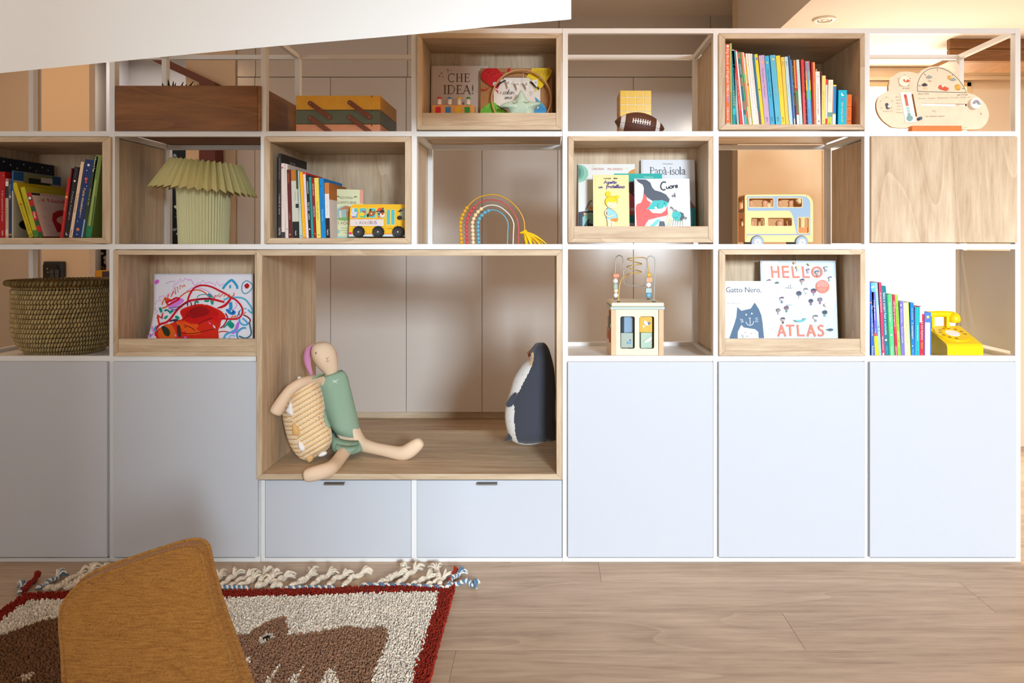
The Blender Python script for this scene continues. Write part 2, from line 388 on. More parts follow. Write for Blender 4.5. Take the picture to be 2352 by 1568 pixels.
tb = thing('toy_block', 'grey toy block right of the yellow one on the low unit behind the basket', 'toy block', (px(242, 2.9), 2.9, pz(690, 2.9)), 'toy blocks behind the basket')
build('block', MB((74, 56, 52)).box(px(234.6, 2.9), px(256, 2.9), 2.9, 3.0, pz(690, 2.9), pz(623, 2.9)), SATIN, tb, bevel=.003)
zl = pz(690, 2.9)
lu = thing('low_unit', 'low dark wooden unit in the hallway carrying the toy blocks behind the basket', 'cabinet', (px(225, 2.9), 2.9, 0))
build('carcass', MB().box(px(190, 2.9), px(290, 2.9), 2.82, 3.15, 0, zl-.022), PLX, lu, bevel=.002)
build('top', MB().box(px(188, 2.9), px(292, 2.9), 2.8, 3.18, zl-.02, zl), PLX, lu, bevel=.002)
# hallway cabinet wall with satin doors
hc = thing('hallway_cupboard', 'wall of tall satin greige cupboards seen through the open shelves', 'cupboard', (px(1100, BY), BY, 0))
zs = pz(177, BY); zb = pz(946, BY); xr = [543, 585, 759, 933, 1107, 1281, 1455, 1629, 1690]
for a, b in zip(xr[:-1], xr[1:]):
    build('door' if b-a > 100 else 'filler_panel', MB().box(px(a, BY)+.0015, px(b, BY)-.0015, BY, BY+.02, zb, zs-.002), GLOSS, hc, bevel=.001, seg=1)
xu = [543, 587, 936, 1284, 1632, 1690]
for a, b in zip(xu[:-1], xu[1:]):
    build('upper_door' if b-a > 100 else 'filler_panel', MB().box(px(a, BY)+.0015, px(b, BY)-.0015, BY, BY+.02, zs+.002, pz(34, BY)), GLOSS, hc, bevel=.001, seg=1)
build('carcass', MB((60, 54, 48)).box(px(544, BY), px(1689, BY), BY+.021, BY+.6, .09, pz(36, BY)), MATTE, hc)
build('plinth', MB().box(px(544, BY), px(1689, BY), BY+.05, BY+.07, 0, .09), WX, hc)
# sloping attic ceiling slab, in front of the shelf at the upper left
Ys = -.95
e = [(-60, 174), (0, 168), (300, 138), (600, 109), (960, 78), (1150, 59), (1307, 45)]
low = [(px(a, Ys), pz(b, Ys)) for a, b in smoothpath0(e, 60)]
xr_s = px(1312, Ys)
m = MB(); lp = low+[(xr_s, pz(44, Ys)), (xr_s, CEIL), (low[0][0], CEIL)]; n = len(lp); bk0 = [(a, c if c >= CEIL else min(CEIL, c+.14)) for a, c in lp]
m.add([(a, Ys, c) for a, c in lp], [tuple(range(n))]); m.add([(a, Ys+.14, c) for a, c in bk0], [tuple(reversed(range(n)))])
m.add([(a, Ys, c) for a, c in lp]+[(a, Ys+.14, c) for a, c in bk0], [(i, (i+1) % n, n+(i+1) % n, n+i) for i in range(n)])
fixn(struct('ceiling_sloping', m, paint('white_ceiling_plaster', (238, 236, 232), .9, .1, 28, .5)))
# recessed spotlight in the lowered ceiling
sx_, sy_ = px(1893, .62), .0
dsp = F*(SOF-H)/(CY-44); sx_ = (1893-CX)*dsp/F; sy_ = dsp-D0
sp = thing('recessed_spotlight', 'round recessed spotlight with white ring in the lowered ceiling at top right', 'ceiling light', (sx_, sy_, SOF))
build('rim', MB((238, 226, 208)).lathe([(.030, -.004), (.034, -.008), (.046, -.008), (.052, -.003), (.052, -.0005), (.030, -.0005)], (sx_, sy_, SOF), 40), SATIN, sp, smooth=True)
build('inner_ring', MB((205, 185, 160)).lathe([(.016, -.001), (.018, -.005), (.028, -.005), (.029, -.001)], (sx_, sy_, SOF), 32), SATIN, sp, smooth=True)
sl_l = bpy.data.lights.new('recessed_spotlight_bulb', 'AREA'); sl_l.shape = 'DISK'; sl_l.size = .05; sl_l.energy = 5; sl_l.color = (1.0, .84, .66)
sl_o = bpy.data.objects.new('recessed_spotlight_bulb', sl_l); COL.objects.link(sl_o); sl_o.location = (sx_, sy_, SOF-.012); sl_o.parent = sp; sl_o.matrix_parent_inverse = Matrix.Translation((sx_, sy_, SOF)).inverted()
build('diffuser', MB((150, 130, 108)).lathe([(0, -.003), (.016, -.003), (.016, -.0008), (0, -.0008)], (sx_, sy_, SOF), 24), SATIN, sp)
# ================= shelf wall =================
S0 = .0016
XP = [-90, 257.2, 604.8, 951.2, 1298.2, 1644.6, 1991.6, 2338.2]    # post centres at the front
X = [px(v) for v in XP]; PW = .010
ZR = {'r0': (pz(76.6), pz(64.8)), 'r1': (pz(313.2), pz(301.2)), 'r2': (pz(572.5), pz(560.5)), 'r3': (pz(829.5), pz(817)), 'r4': (.0, pz(1281))}
DB = .40
def shelf_module(label, cols, x_left_seam, x_right_seam, tops):
    t = thing('shelving_unit', label, 'shelving unit', ((X[cols[0]]+X[cols[-1]])/2, .2, 0), 'white modular shelving units')
    ztop = ZR['r0'][1] if tops else ZR['r1'][1]
    for ci in cols:
        segs = [(X[ci]-PW, X[ci]+PW, .0, ztop)]
        if ci == 2: segs = [(X[2]-PW, X[2]+PW, ZR['r2'][0], ztop), (px(585.5), px(598.4), .0, pz(1102.5))] if 0 in cols else [(px(599.3), px(608.6), .0, pz(1102.5))]
        if ci == 3: segs = [(X[3]-PW, X[3]+PW, ZR['r2'][0], ztop), (X[3]-PW, X[3]+PW, .0, pz(1102.5))]
        for (x0, x1, z0, z1) in segs:
            for (y0, y1) in ((0, .03), (DB-.03, DB)):
                build('post', MB().box(x0, x1, y0, y1, z0, z1), WHITE, t, bevel=.0012)
    for a, b in zip(cols[:-1], cols[1:]):
        xa, xb = X[a]+PW, X[b]-PW
        for r in ('r0', 'r1', 'r2', 'r3', 'r4'):
            if a in (2, 3) and r == 'r3': continue
            z0, z1 = ZR[r]
            if a == 1 and r == 'r3': xb = px(588)
            elif a == 1: xb = X[2]-PW if r != 'r4' else px(585.5)
            if a == 2: xa = X[2]+PW if r != 'r4' else px(608.6)
            for y0, y1 in ((0, .02), (DB-.02, DB)):
                build('rail', MB().box(xa-.0005, xb+.0005, y0+.0004, y1, z0, z1), WHITE, t, bevel=.001)
    for ci in cols:
        for r in ('r0', 'r1', 'r2', 'r3'):
            z0, z1 = ZR[r]
            if (ci == 2 and 3 in cols) or (ci in (2, 3) and r == 'r3'): continue
            build('side_rail', MB().box(X[ci]-PW+.001, X[ci]+PW-.001, .03, DB-.03, z0, z1), WHITE, t, bevel=.001)
    return t
U1 = shelf_module('white left shelving unit with seagrass basket and pleated lamp', [0, 1, 2], 0, 0, True)
U2 = shelf_module('white middle shelving unit around the wooden sitting niche', [2, 3], 0, 0, True)
# the middle unit keeps its own left post below and shares the post on its right
U3 = shelf_module('white right shelving unit with three tall doors and cloud weather board', [4, 5, 6, 7], 0, 0, True)
for ci in (3,):
    xa, xb = X[3]+PW, X[4]-PW-.0006
    for r in ('r0', 'r1', 'r2', 'r4'):
        z0, z1 = ZR[r]
        for y0, y1 in ((0, .02), (DB-.02, DB)):
            build('rail', MB().box(xa-.0005, xb, y0+.0004, y1, z0, z1), WHITE, U2, bevel=.001)
# thin shelf sheets in the open cells
def sheet(unit, a, r):
    z = ZR[r][1]-.0155
    build('shelf', MB().box(X[a]+PW+.0005, X[a+1]-PW-.0005, .0205, DB-.0205, z-.0035, z), WHITE, unit)
    return z
ZS1 = sheet(U2, 2, 'r1'); sheet(U3, 4, 'r1'); sheet(U3, 6, 'r1'); sheet(U1, 0, 'r1')
ZS2 = sheet(U1, 1, 'r2'); sheet(U2, 3, 'r2'); sheet(U3, 5, 'r2')
ZS3 = sheet(U1, 0, 'r3'); sheet(U3, 4, 'r3'); sheet(U3, 6, 'r3')
# right end side panel of the lower open cell
build('side_panel', MB().box(X[7]-.003, X[7]+.003, .031, DB-.031, ZR['r3'][1]+.012, ZR['r2'][0]-.006), WHITE, U3)
# cabinet carcasses behind the doors
for u, a, b, zt in ((U1, 0, 2, ZR['r3'][0]), (U3, 4, 7, ZR['r3'][0]), (U2, 2, 4, pz(1102))):
    build('carcass', MB((205, 206, 208)).box(X[a]+PW+.001, X[b]-PW-.001, .021, DB-.021, .022, zt-.004), WHITE, u)
# doors stand a little proud of the frame
def front(name, u, x0, x1, y0, y1, Yf, mat, **k):
    return build(name, MB().box(px(x0, Yf), px(x1, Yf), Yf, Yf+.018, pz(y1, Yf), pz(y0, Yf)), mat, u, bevel=.0012, **k)
YD = -.016
front('door', U1, -85, 245.5, 830.5, 1279.5, YD, DOOR); front('door', U1, 259.3, 592, 830.5, 1279.5, YD, DOOR)
for a, b in ((1304.3, 1638), (1651, 1985.5), (1998.3, 2334.6)): front('door', U3, a, b, 831, 1279.6, YD, DOOR)
for a, b, hx in ((609.3, 944, 771), (957.3, 1290.6, 1120)):
    d = front('drawer', U2, a, b, 1103, 1279.5, -.004, DOOR)
    Yh = -.004
    hz = pz(1104, Yh)
    build('handle', MB().box(px(hx-23, Yh), px(hx+23, Yh), Yh-.020, Yh+.002, hz-.0035, hz-.002).box(px(hx-23, Yh), px(hx+23, Yh), Yh-.020, Yh-.0185, hz-.010, hz-.002), METAL, d, bevel=.0004, seg=1)
# closed wooden door cell, second row, right end
dcell = thing('wooden_cupboard', 'light oak cupboard with a plain upright grain door under the cloud board', 'cupboard', (px(2165), 0, pz(557)))
build('door', MB().box(px(2001.5, -.012), px(2337, -.012), -.012, .006, pz(557, -.012), pz(313.6, -.012)), WZ, dcell, bevel=.001)
build('side_panel', MB().box(X[6]+PW+.0008, X[6]+PW+.018, .008, DB-.032, ZR['r2'][1]+.003, ZR['r1'][0]-.006), WZ, dcell)
build('side_panel', MB().box(X[7]-PW-.018, X[7]-PW-.001, .008, DB-.032, ZR['r2'][1]+.003, ZR['r1'][0]-.006), WZ, dcell)
build('back_panel', MB().box(X[6]+PW+.018, X[7]-PW-.018, DB-.05, DB-.034, ZR['r2'][1]+.003, ZR['r1'][0]-.006), WZ, dcell)
build('bottom_panel', MB().box(X[6]+PW+.018, X[7]-PW-.018, .008, DB-.05, ZR['r2'][1]+.003, ZR['r2'][1]+.018), WX, dcell)
build('top_panel', MB().box(X[6]+PW+.018, X[7]-PW-.018, .008, DB-.05, ZR['r1'][0]-.022, ZR['r1'][0]-.006), WX, dcell)
# wooden box inserts with mitred front edges
def insert(label, x0, x1, y0, y1, ix0, ix1, iy0, iy1, Yf, Yb, yback=None, lip=None, group='oak boxes set in the shelving', back=True, name='wooden_box'):
    ax, bx, az, bz = px(x0, Yf), px(x1, Yf), pz(y1, Yf), pz(y0, Yf)          # outer
    cx, dx, cz, dz = px(ix0, Yf), px(ix1, Yf), pz(iy1, Yf), pz(iy0, Yf)      # inner
    t = thing(name, label, 'box' if name == 'wooden_box' else 'niche', ((ax+bx)/2, Yf, az), group)
    def mit(q):
        m = MB(); v = [(p[0], Yf, p[1]) for p in q]+[(p[0], Yb, p[1]) for p in q]
        m.add(v, [(0, 1, 2, 3), (7, 6, 5, 4), (0, 4, 5, 1), (1, 5, 6, 2), (2, 6, 7, 3), (3, 7, 4, 0)]); return m
    g = .0002
    fixn(build('top_panel', mit([(ax+g, bz), (bx-g, bz), (dx-g, dz), (cx+g, dz)]), WX, t, bevel=.0009, seg=1))
    fixn(build('bottom_panel', mit([(ax+g, az), (bx-g, az), (dx-g, cz), (cx+g, cz)]), WX, t, bevel=.0009, seg=1))
    fixn(build('side_panel', mit([(ax, az+g), (ax, bz-g), (cx, dz-g), (cx, cz+g)]), WZ, t, bevel=.0009, seg=1))
    fixn(build('side_panel', mit([(bx, az+g), (bx, bz-g), (dx, dz-g), (dx, cz+g)]), WZ, t, bevel=.0009, seg=1))
    if back: build('back_panel', MB().box(cx+.0002, dx-.0002, yback, yback+.010, cz+.0002, dz-.0002), WZ, t)
    if lip: build('front_lip', MB().box(cx+.0003, dx-.0003, Yf+.001, Yf+.016, cz+.0003, pz(lip, Yf)), WX, t, bevel=.0008, seg=1)
    t['cz'] = cz; return t, cz
YI = -.012; YBK = DB-.012
B_dark, zb_dark = insert('dark oak box packed with leaning books at the left edge', -85, 253.6, 313.8, 559.3, -73, 246-11.5, 326, 546, YI, YBK, DB-.03)
B_che, zb_che = insert('oak display box holding the embroidery hoop and peg toy', 957.5, 1290.6, 76.8, 298, 969.5, 1277.5, 88, 288, YI, YBK, .205, 259)
B_big, zb_big = insert('oak box with a long row of bright books at the top right', 1651.5, 1986.6, 77, 297.6, 1666, 1975.6, 88.5, 285.5, YI, YBK, DB-.03)
B_bk2, zb_bk2 = insert('oak box with picture books and the yellow bus book', 606.8, 943.4, 313.8, 559.3, 620, 930, 326, 546.5, YI, YBK, DB-.03)
B_papa, zb_papa = insert('oak display box with five picture books behind a lip', 1305.2, 1638.4, 312.6, 556.8, 1318, 1627, 323.4, 546.5, YI, YBK, .205, 519.3)
B_draw, zb_draw = insert("oak display box holding the child's marker drawing", 259.5, 596, 574, 818, 271.5, 585, 585, 808, YI, YBK, .205, 778)
B_hello, zb_hello = insert('oak display box with the cat book and the atlas', 1652.0, 1988, 573.2, 817.6, 1666, 1976, 584.5, 806, YI, YBK, .205, 778)
NCH, zb_n = insert('large open oak sitting niche with soft toys in the middle', 589, 1291.4, 573.6, 1101.3, 602, 1278.3, 587, 1088.2, -.03, .60, back=False, group=None, name='sitting_niche')
ZBENCH = zb_n
# planter box, top row
pl = thing('planter_box', 'long oak planter box coloured brown for shadow on the top row at left', 'planter', (px(430), 0, pz(300)))
xa, xb, za, zt = px(264.2, YI), px(598.2, YI), pz(300, YI), pz(196.6, YI)
build('front_panel', MB().box(xa, xb-.011, YI, YI+.014, za, zt), PLX, pl, bevel=.001)
build('back_panel', MB().box(xa, xb-.011, .374, .388, za, zt), PLX, pl, bevel=.001)
build('side_panel', MB().box(xb-.0105, xb, YI, .388, za, zt), PLY, pl, bevel=.002)
build('side_panel', MB().box(xa+.001, xa+.012, YI+.0145, .3735, za, zt), PLY, pl, bevel=.001)
build('bottom_panel', MB().box(xa+.012, xb-.011, YI+.0145, .3735, za+.001, za+.012), PLX, pl)
pt = thing('potted_plant', 'dark leafy plant peeping over the brown planter box', 'plant', (px(412, .2), .2, za+.012))
cxp, czp = px(412, .2), za+.012
build('pot', MB((70, 60, 52)).lathe([(0, 0), (.055, 0), (.068, .10), (.062, .10), (.058, .09), (0, .09)], (cxp, .2, czp), 28), MATTE, pt, smooth=True)
build('soil', MB((40, 30, 24)).lathe([(0, .088), (.057, .092), (0, .094)], (cxp, .2, czp), 20), MATTE, pt)
def leaf(m, a, b, wd, col, bend=.02, n=6):
    a = Vector(a); b = Vector(b); d = b-a; s = Vector((d.z, 0, -d.x)).normalized() if abs(d.x)+abs(d.z) > 1e-6 else Vector((1, 0, 0))
    vs = []
    for i in range(n+1):
        u = i/n; ww = wd*math.sin(math.pi*min(1, u*.92+.06))**.8*(1-.2*u); c = a+d*u+Vector((0, -bend*math.sin(u*3.14), 0))
        vs += [tuple(c-s*ww), tuple(c+Vector((0, .004, 0))), tuple(c+s*ww)]
    m.add(vs, [(3*i+k, 3*i+k+1, 3*i+k+4, 3*i+k+3) for i in range(n) for k in (0, 1)], col)
tips = [(386, 182), (372, 190), (403, 190), (421, 188), (429, 193), (444, 187), (436, 195), (398, 186), (455, 194), (448, 195)]
for i, (a, b) in enumerate(tips):
    m = MB((26, 34, 22)); leaf(m, (cxp, .2, czp+.09), P3(a, b, .19+.005*i), .009, (24+i % 3*6, 34+i % 4*5, 20)); build('leaf', m, MATTE, pt)
# ================= printing: flat polygons, brush strokes, lettering =================
_gl = {}
def glyphs(s, spacing=1.0):
    k = (s, spacing)
    if k in _gl: return _gl[k]
    cu = bpy.data.curves.new('t', 'FONT'); cu.body = s; cu.size = 1.0; cu.resolution_u = 3; cu.space_character = spacing
    ob = bpy.data.objects.new('t', cu); me = bpy.data.meshes.new_from_object(ob)
    v = [(p.co.x, p.co.y) for p in me.vertices]; f = [list(p.vertices) for p in me.polygons]
    bpy.data.objects.remove(ob); bpy.data.curves.remove(cu); bpy.data.meshes.remove(me)
    _gl[k] = (v, f); return v, f
CAP = .70      # cap height of the built-in font at size 1 (about)
class Print:
    """flat print in the photo's pixel frame; T maps (x, y, lift) to a point of the object's own surface"""
    def __init__(s, T, step=.00012): s.T = T; s.m = MB(); s.k = 0; s.step = step
    def lift(s): s.k += 1; return .0003+s.step*s.k
    def poly(s, pts, col):
        h = s.lift(); s.m.add([s.T(a, b, h) for a, b in pts], [tuple(range(len(pts)))], col); return s
    def rect(s, x0, y0, x1, y1, col): return s.poly([(x0, y0), (x1, y0), (x1, y1), (x0, y1)], col)
    def oval(s, cx, cy, a, b, col, n=18, a0=0, a1=360, rot=0):
        r = R(rot); pts = []
        for i in range(n+(0 if a1-a0 == 360 else 1)):
            t = R(a0+(a1-a0)*i/n); u, v = a*math.cos(t), b*math.sin(t)
            pts.append((cx+u*math.cos(r)-v*math.sin(r), cy+u*math.sin(r)+v*math.cos(r)))
        return s.poly(pts, col)
    def stroke(s, pts, wd, col, taper=False, closed=False):
        h = s.lift(); n = len(pts); vs = []
        for i in range(n):
            a = pts[max(i-1, 0)]; b = pts[min(i+1, n-1)]
            if closed: a, b = pts[(i-1) % n], pts[(i+1) % n]
            dx, dy = b[0]-a[0], b[1]-a[1]; l = math.hypot(dx, dy) or 1
            ww = wd*.5*((1-.55*abs(2*i/(n-1)-1)) if taper and n > 2 else 1)
            q = -dy/l*ww, dx/l*ww
            vs += [s.T(pts[i][0]+q[0], pts[i][1]+q[1], h), s.T(pts[i][0]-q[0], pts[i][1]-q[1], h)]
        fs = [(2*i, 2*i+2, 2*i+3, 2*i+1) for i in range(n-1)]
        if closed: fs.append((2*n-2, 0, 1, 2*n-1))
        s.m.add(vs, fs, col); return s
    def text(s, t, x, y, cap, col, align='c', width=None, down=False, rot=0, spacing=1.0, sh=0):
        # x, y: baseline anchor; cap: capital height in px; down: reads top to bottom
        v, f = glyphs(t, spacing)
        if not v: return s
        x0, x1 = min(p[0] for p in v), max(p[0] for p in v)
        k = cap/CAP; kx = (width/(x1-x0)) if width else k
        off = {'c': -(x0+x1)/2, 'l': -x0, 'r': -x1}[align]; h = s.lift(); r = R(rot); vs = []
        for a, b in v:
            u, q = (a+off)*kx+b*k*sh, b*k
            if down: X_, Y_ = x+q, y+u
            else:
                X_, Y_ = x+u*math.cos(r)+q*math.sin(r), y+u*math.sin(r)-q*math.cos(r)
            vs.append(s.T(X_, Y_, h))
        s.m.add(vs, f, col); return s
# hand lettering, one pen line per letter (x right, y up, x-height 1)
def arc(cx, cy, a, b, t0, t1, n=9): return [(cx+a*math.cos(R(t0+(t1-t0)*i/n)), cy+b*math.sin(R(t0+(t1-t0)*i/n))) for i in range(n+1)]
HAND = {
 'C': (1.5, [arc(.85, 1.0, .75, 1.0, 55, 310, 14)]), 'A': (1.5, [[(0, 0), (.35, .9), (.8, 1.9), (1.0, .9), (1.25, 0)], [(.1, .75), (1.15, .8)]]),
 'u': (1.0, [[(0, .95), (.05, .3), (.3, 0), (.62, .3), (.72, .95), (.74, .2), (.95, .05)]]), 'o': (.9, [arc(.42, .48, .38, .46, 90, 450, 12)+[(.7, .85), (.95, .8)]]),
 'r': (.8, [[(0, .85), (.18, .98), (.2, 0), (.22, .6), (.45, .95), (.72, .85)]]), 'e': (.85, [[(.05, .42), (.65, .55)]+arc(.4, .5, .32, .46, 15, 320, 12)+[(.85, .25)]]),
 'd': (1.0, [arc(.4, .45, .36, .42, 40, 360, 12), [(.78, 1.9), (.76, .3), (.95, .02)]]), 'i': (.45, [[(.1, .95), (.12, .2), (.38, .02)], [(.12, 1.35), (.18, 1.45)]]),
 'm': (1.5, [[(0, .8), (.14, .95), (.16, 0), (.2, .6), (.42, .95), (.6, .7), (.62, 0), (.68, .6), (.9, .95), (1.1, .7), (1.12, .15), (1.4, .05)]]),
 'n': (1.0, [[(0, .8), (.14, .95), (.16, 0), (.2, .6), (.45, .95), (.66, .7), (.68, .15), (.92, .05)]]),
 'a': (.95, [arc(.4, .45, .36, .43, 40, 370, 12), [(.76, .92), (.74, .2), (.95, .04)]]), 's': (.7, [[(.55, .85), (.3, .98), (.12, .75), (.5, .4), (.45, .06), (.08, .1)]]),
 'p': (.9, [[(.1, .95), (.12, -.85)], arc(.42, .5, .32, .44, 180, -170, 12)]), 't': (.65, [[(.3, 1.6), (.26, .25), (.55, .03)], [(0, 1.05), (.62, 1.1)]]),
 'f': (.7, [[(.65, 1.7), (.4, 1.9), (.28, 1.2), (.26, -.7), (.05, -.55)], [(0, .95), (.6, .95)]]), 'l': (.5, [[(0, .2), (.34, 1.5), (.2, 1.9), (.1, 1.2), (.16, .15), (.48, .05)]]),
 'c': (.75, [arc(.42, .48, .36, .46, 45, 315, 10)]), ' ': (.6, []),
}
def hand(p, t, x, y, xh, wd, col, rot=0, slant=.12, space=1.0, cjoin=None):
    r = R(rot); cur = 0
    for ch in t:
        adv, strokes = HAND[ch]
        for st in strokes:
            pts = []
            for a, b in st:
                u, v = (cur+a+b*slant)*xh*space, b*xh
                pts.append((x+u*math.cos(r)+v*math.sin(r), y+u*math.sin(r)-v*math.cos(r)))
            p.stroke(pts, wd, col)
        cur += adv
    return x+cur*xh*space
# roman capitals and letters with serifs
def serif(p, t, x, y, h, col, space=1.0):
    T, t_ = .125, .05
    cur = x
    def st(pts, wd): p.stroke([(cur+a*h, y-b*h) for a, b in pts], wd*h, col)
    def ser(a, b, w_=.17): st([(a-w_, b), (a+w_, b)], .045)
    for ch in t:
        if ch == 'I': st([(.2, 0), (.2, 1)], T); ser(.2, .02); ser(.2, .98); adv = .42
        elif ch == 'C': st(arc(.48, .5, .4, .49, 45, 315, 16), .09); st([(.78, .98), (.78, .72)], .045); st([(.09, .3), (.09, .7)], .06); adv = .9
        elif ch == 'H':
            for a in (.2, .72): st([(a, 0), (a, 1)], T); ser(a, .02, .15); ser(a, .98, .15)
            st([(.2, .52), (.72, .52)], t_); adv = .96
        elif ch == 'E':
            st([(.2, 0), (.2, 1)], T)
            for b, e in ((.025, .66), (.51, .55), (.975, .62)): st([(.06 if b != .51 else .2, b), (e, b)], t_)
            st([(.66, .0), (.68, .22)], .045); st([(.62, 1), (.62, .8)], .045); st([(.55, .42), (.55, .6)], .04); adv = .78
        elif ch == 'D': st([(.2, 0), (.2, 1)], T); st([(.06, .025), (.42, .025)]+arc(.42, .5, .43, .475, -88, 88, 12)+[(.06, .975)], .06); st([(.83, .3), (.83, .7)], .07); adv = 1.0
        elif ch == 'A': st([(.08, 0), (.44, 1)], .055); st([(.42, 1), (.78, 0)], T); st([(.2, .36), (.66, .36)], t_); ser(.06, .02, .13); ser(.78, .02, .14); adv = .92
        elif ch == '!': p.stroke([(cur+.2*h, y-1.0*h), (cur+.2*h, y-.62*h), (cur+.2*h, y-.26*h)], .11*h, col, taper=True); p.oval(cur+.2*h, y-.06*h, .07*h, .07*h, col, 10); adv = .4
        elif ch == 'P': st([(.2, 0), (.2, 1)], T); st([(.06, .975), (.36, .975)]+arc(.36, .74, .26, .235, 88, -88, 10)+[(.2, .505)], .06); st([(.6, .64), (.6, .84)], .07); ser(.2, .02, .16); adv = .72
        elif ch in 'aà':
            st([(.08, .5), (.14, .62), (.28, .66), (.4, .56), (.4, .12), (.46, .02), (.56, .05)], .085); st([(.4, .38), (.2, .32), (.07, .18), (.14, .02), (.28, .02), (.4, .14)], .06)
            if ch == 'à': st([(.14, .98), (.32, .78)], .08)
            adv = .58
        elif ch == 'p': st([(.14, -.3), (.14, .64)], .1); ser(.14, -.29, .12); st([(.02, .6), (.14, .64)], .05); st(arc(.34, .32, .22, .33, 150, -150, 12), .06); st([(.54, .2), (.54, .45)], .07); adv = .64
        elif ch == '-': st([(.06, .3), (.3, .3)], .06); adv = .36
        elif ch == 'i': st([(.14, 0), (.14, .62)], .1); ser(.14, .02, .12); st([(.03, .6), (.14, .64)], .05); p.oval(cur+.14*h, y-.88*h, .065*h, .065*h, col, 10); adv = .3
        elif ch == 's': st([(.38, .6), (.2, .65), (.08, .5), (.36, .22), (.34, .04), (.18, .0), (.05, .08)], .07); adv = .46
        elif ch == 'o': st(arc(.3, .32, .24, .32, 0, 360, 16), .06); st([(.07, .2), (.07, .44)], .06); st([(.53, .2), (.53, .44)], .06); adv = .62
        elif ch == 'l': st([(.14, 0), (.14, 1)], .1); ser(.14, .02, .12); st([(.03, .98), (.14, 1)], .05); adv = .3
        else: adv = .4
        cur += adv*h*space
    return cur
# ================= books =================
PAGE = (238, 230, 214)
ORD = ['first', 'second', 'third', 'fourth', 'fifth', 'sixth', 'seventh', 'eighth', 'ninth', 'tenth', 'eleventh', 'twelfth', 'thirteenth', 'fourteenth', 'fifteenth', 'sixteenth', 'seventeenth', 'eighteenth', 'nineteenth', 'twentieth']
ORD += ['twenty-'+o for o in ORD[:9]]+['thirtieth']+['thirty-'+o for o in ORD[:9]]+['fortieth']+['forty-'+o for o in ORD[:9]]
def book(group, label, zb, yb, xb0, xb1, xt0, yt, col, Yf, depth, prints=None, cover=None, name='book', coverprint=None):
    """upright book: spine towards the camera; pixel corners of the spine (bottom left/right, top left x, top y); prints in 0..1 of the spine"""
    s = sc(Yf); hpx = math.hypot(yb-yt, xt0-xb0); th = math.atan2(xt0-xb0, yb-yt)
    h = hpx*s; t = max(.0035, (xb1-xb0)*s*math.cos(th)); X0 = px(xb0, Yf)
    if xt0 > xb0: X0 = px(xb1, Yf)-t*math.cos(th)    # leaning right: rests on its bottom right edge
    zz = zb+(t*math.sin(th) if th > 0 else 0)
    o = thing(name, label, 'book', (X0, Yf, zz+.0004), group, Matrix.Rotation(th, 3, 'Y'))
    W = WM[o.name]; cv = cover or col
    m = MB(cv).box(0, .0018, .0008, depth, 0, h, cv).box(t-.0018, t, .0008, depth, 0, h, cv).box(0, t, 0, .002, 0, h, col)
    m.rot(W); c = build('cover', m, PRINT, o)
    build('pages', MB(PAGE).box(.0018, t-.0018, .002, depth-.004, .003, h-.003).rot(W), MATTE, o)
    p = Print(lambda a, b, l: tuple(W @ Vector((a*t, -l, (1-b)*h))), .00008)
    for it in (prints or []):
        k = it[0]
        if k == 'b': p.rect(.02, it[1], .98, it[2], it[3])
        elif k == 'r': p.rect(it[1], it[2], it[3], it[4], it[5])
        elif k == 't':                                         # text reading down: (t, string, centre 0..1, length 0..1, letter height in spine widths, colour)
            v, f = glyphs(it[1]); x0 = min(q[0] for q in v); x1 = max(q[0] for q in v); hh = it[4]/CAP
            l = p.lift(); kk = it[3]/(x1-x0); p.m.add([p.T(.5-it[4]/2+b*hh, it[2]-it[3]/2+(a-x0)*kk, l) for a, b in v], f, it[5])
        elif k == 'o': p.oval(it[1], it[2], it[3], it[3]*t/h, it[4], 10)
        elif k == 's':                                         # striped band: (s, y0, y1, n, colour)
            for i in range(it[3]): p.rect(.05, it[1]+(it[2]-it[1])*(i+.1)/it[3], .95, it[1]+(it[2]-it[1])*(i+.6)/it[3], it[4])
    if p.m.f:
        q = build('spine_print', p.m, PRINT, c)
    if coverprint:
        p = Print(lambda a, b, l: tuple(W @ Vector((t+l, a*depth, (1-b)*h)))); coverprint(p); build('cover_print', p.m, PRINT, c)
    return o
def cover_book(group, label, x0, x1, y0, y1, Yf, zb, thick, col, draw=None, yaw=0, spine=None, name='book', hidden=0, round_=False, lean=None, edge=PAGE):
    """book standing with its cover to the camera; pixel box of the cover, y1 the lowest visible row; it reaches down to zb"""
    s = sc(Yf); wdt = (x1-x0)*s/math.cos(R(yaw)); ztop = pz(y0, Yf); a = R(lean if lean is not None else 7)
    h = (ztop-zb)/math.cos(a); X0 = px(x0, Yf)
    # lean backwards: top goes away from the camera
    rot = Matrix.Rotation(R(yaw), 3, 'Z') @ Matrix.Rotation(-a, 3, 'X')
    Yb = Yf
    o = thing(name, label, 'book', (X0, Yb, zb+.0006+thick*math.sin(a)), group, rot); W = WM[o.name]
    kx = wdt/(x1-x0); ky = h/((ztop-zb)/s)
    m = MB(col)
    m.box(0, wdt, 0, .0018, 0, h, col).box(0, wdt, thick-.0018, thick, 0, h, col).box(0, .002, .0004, thick-.0004, 0, h, spine or col)
    c = build('cover', m.rot(W), PRINT, o)
    build('pages', MB(edge).box(.002, wdt-.0025, .0018, thick-.0018, .003, h-.0025).rot(W), MATTE, o)
    if draw:
        p = Print(lambda x, y, l: tuple(W @ Vector((min(max((x-x0)*kx, .0003), wdt-.0003), -l, max(min(h-(y-y0)*ky, h-.0003), .0003)))))
        draw(p); build('cover_print', p.m, PRINT, c)
    return o
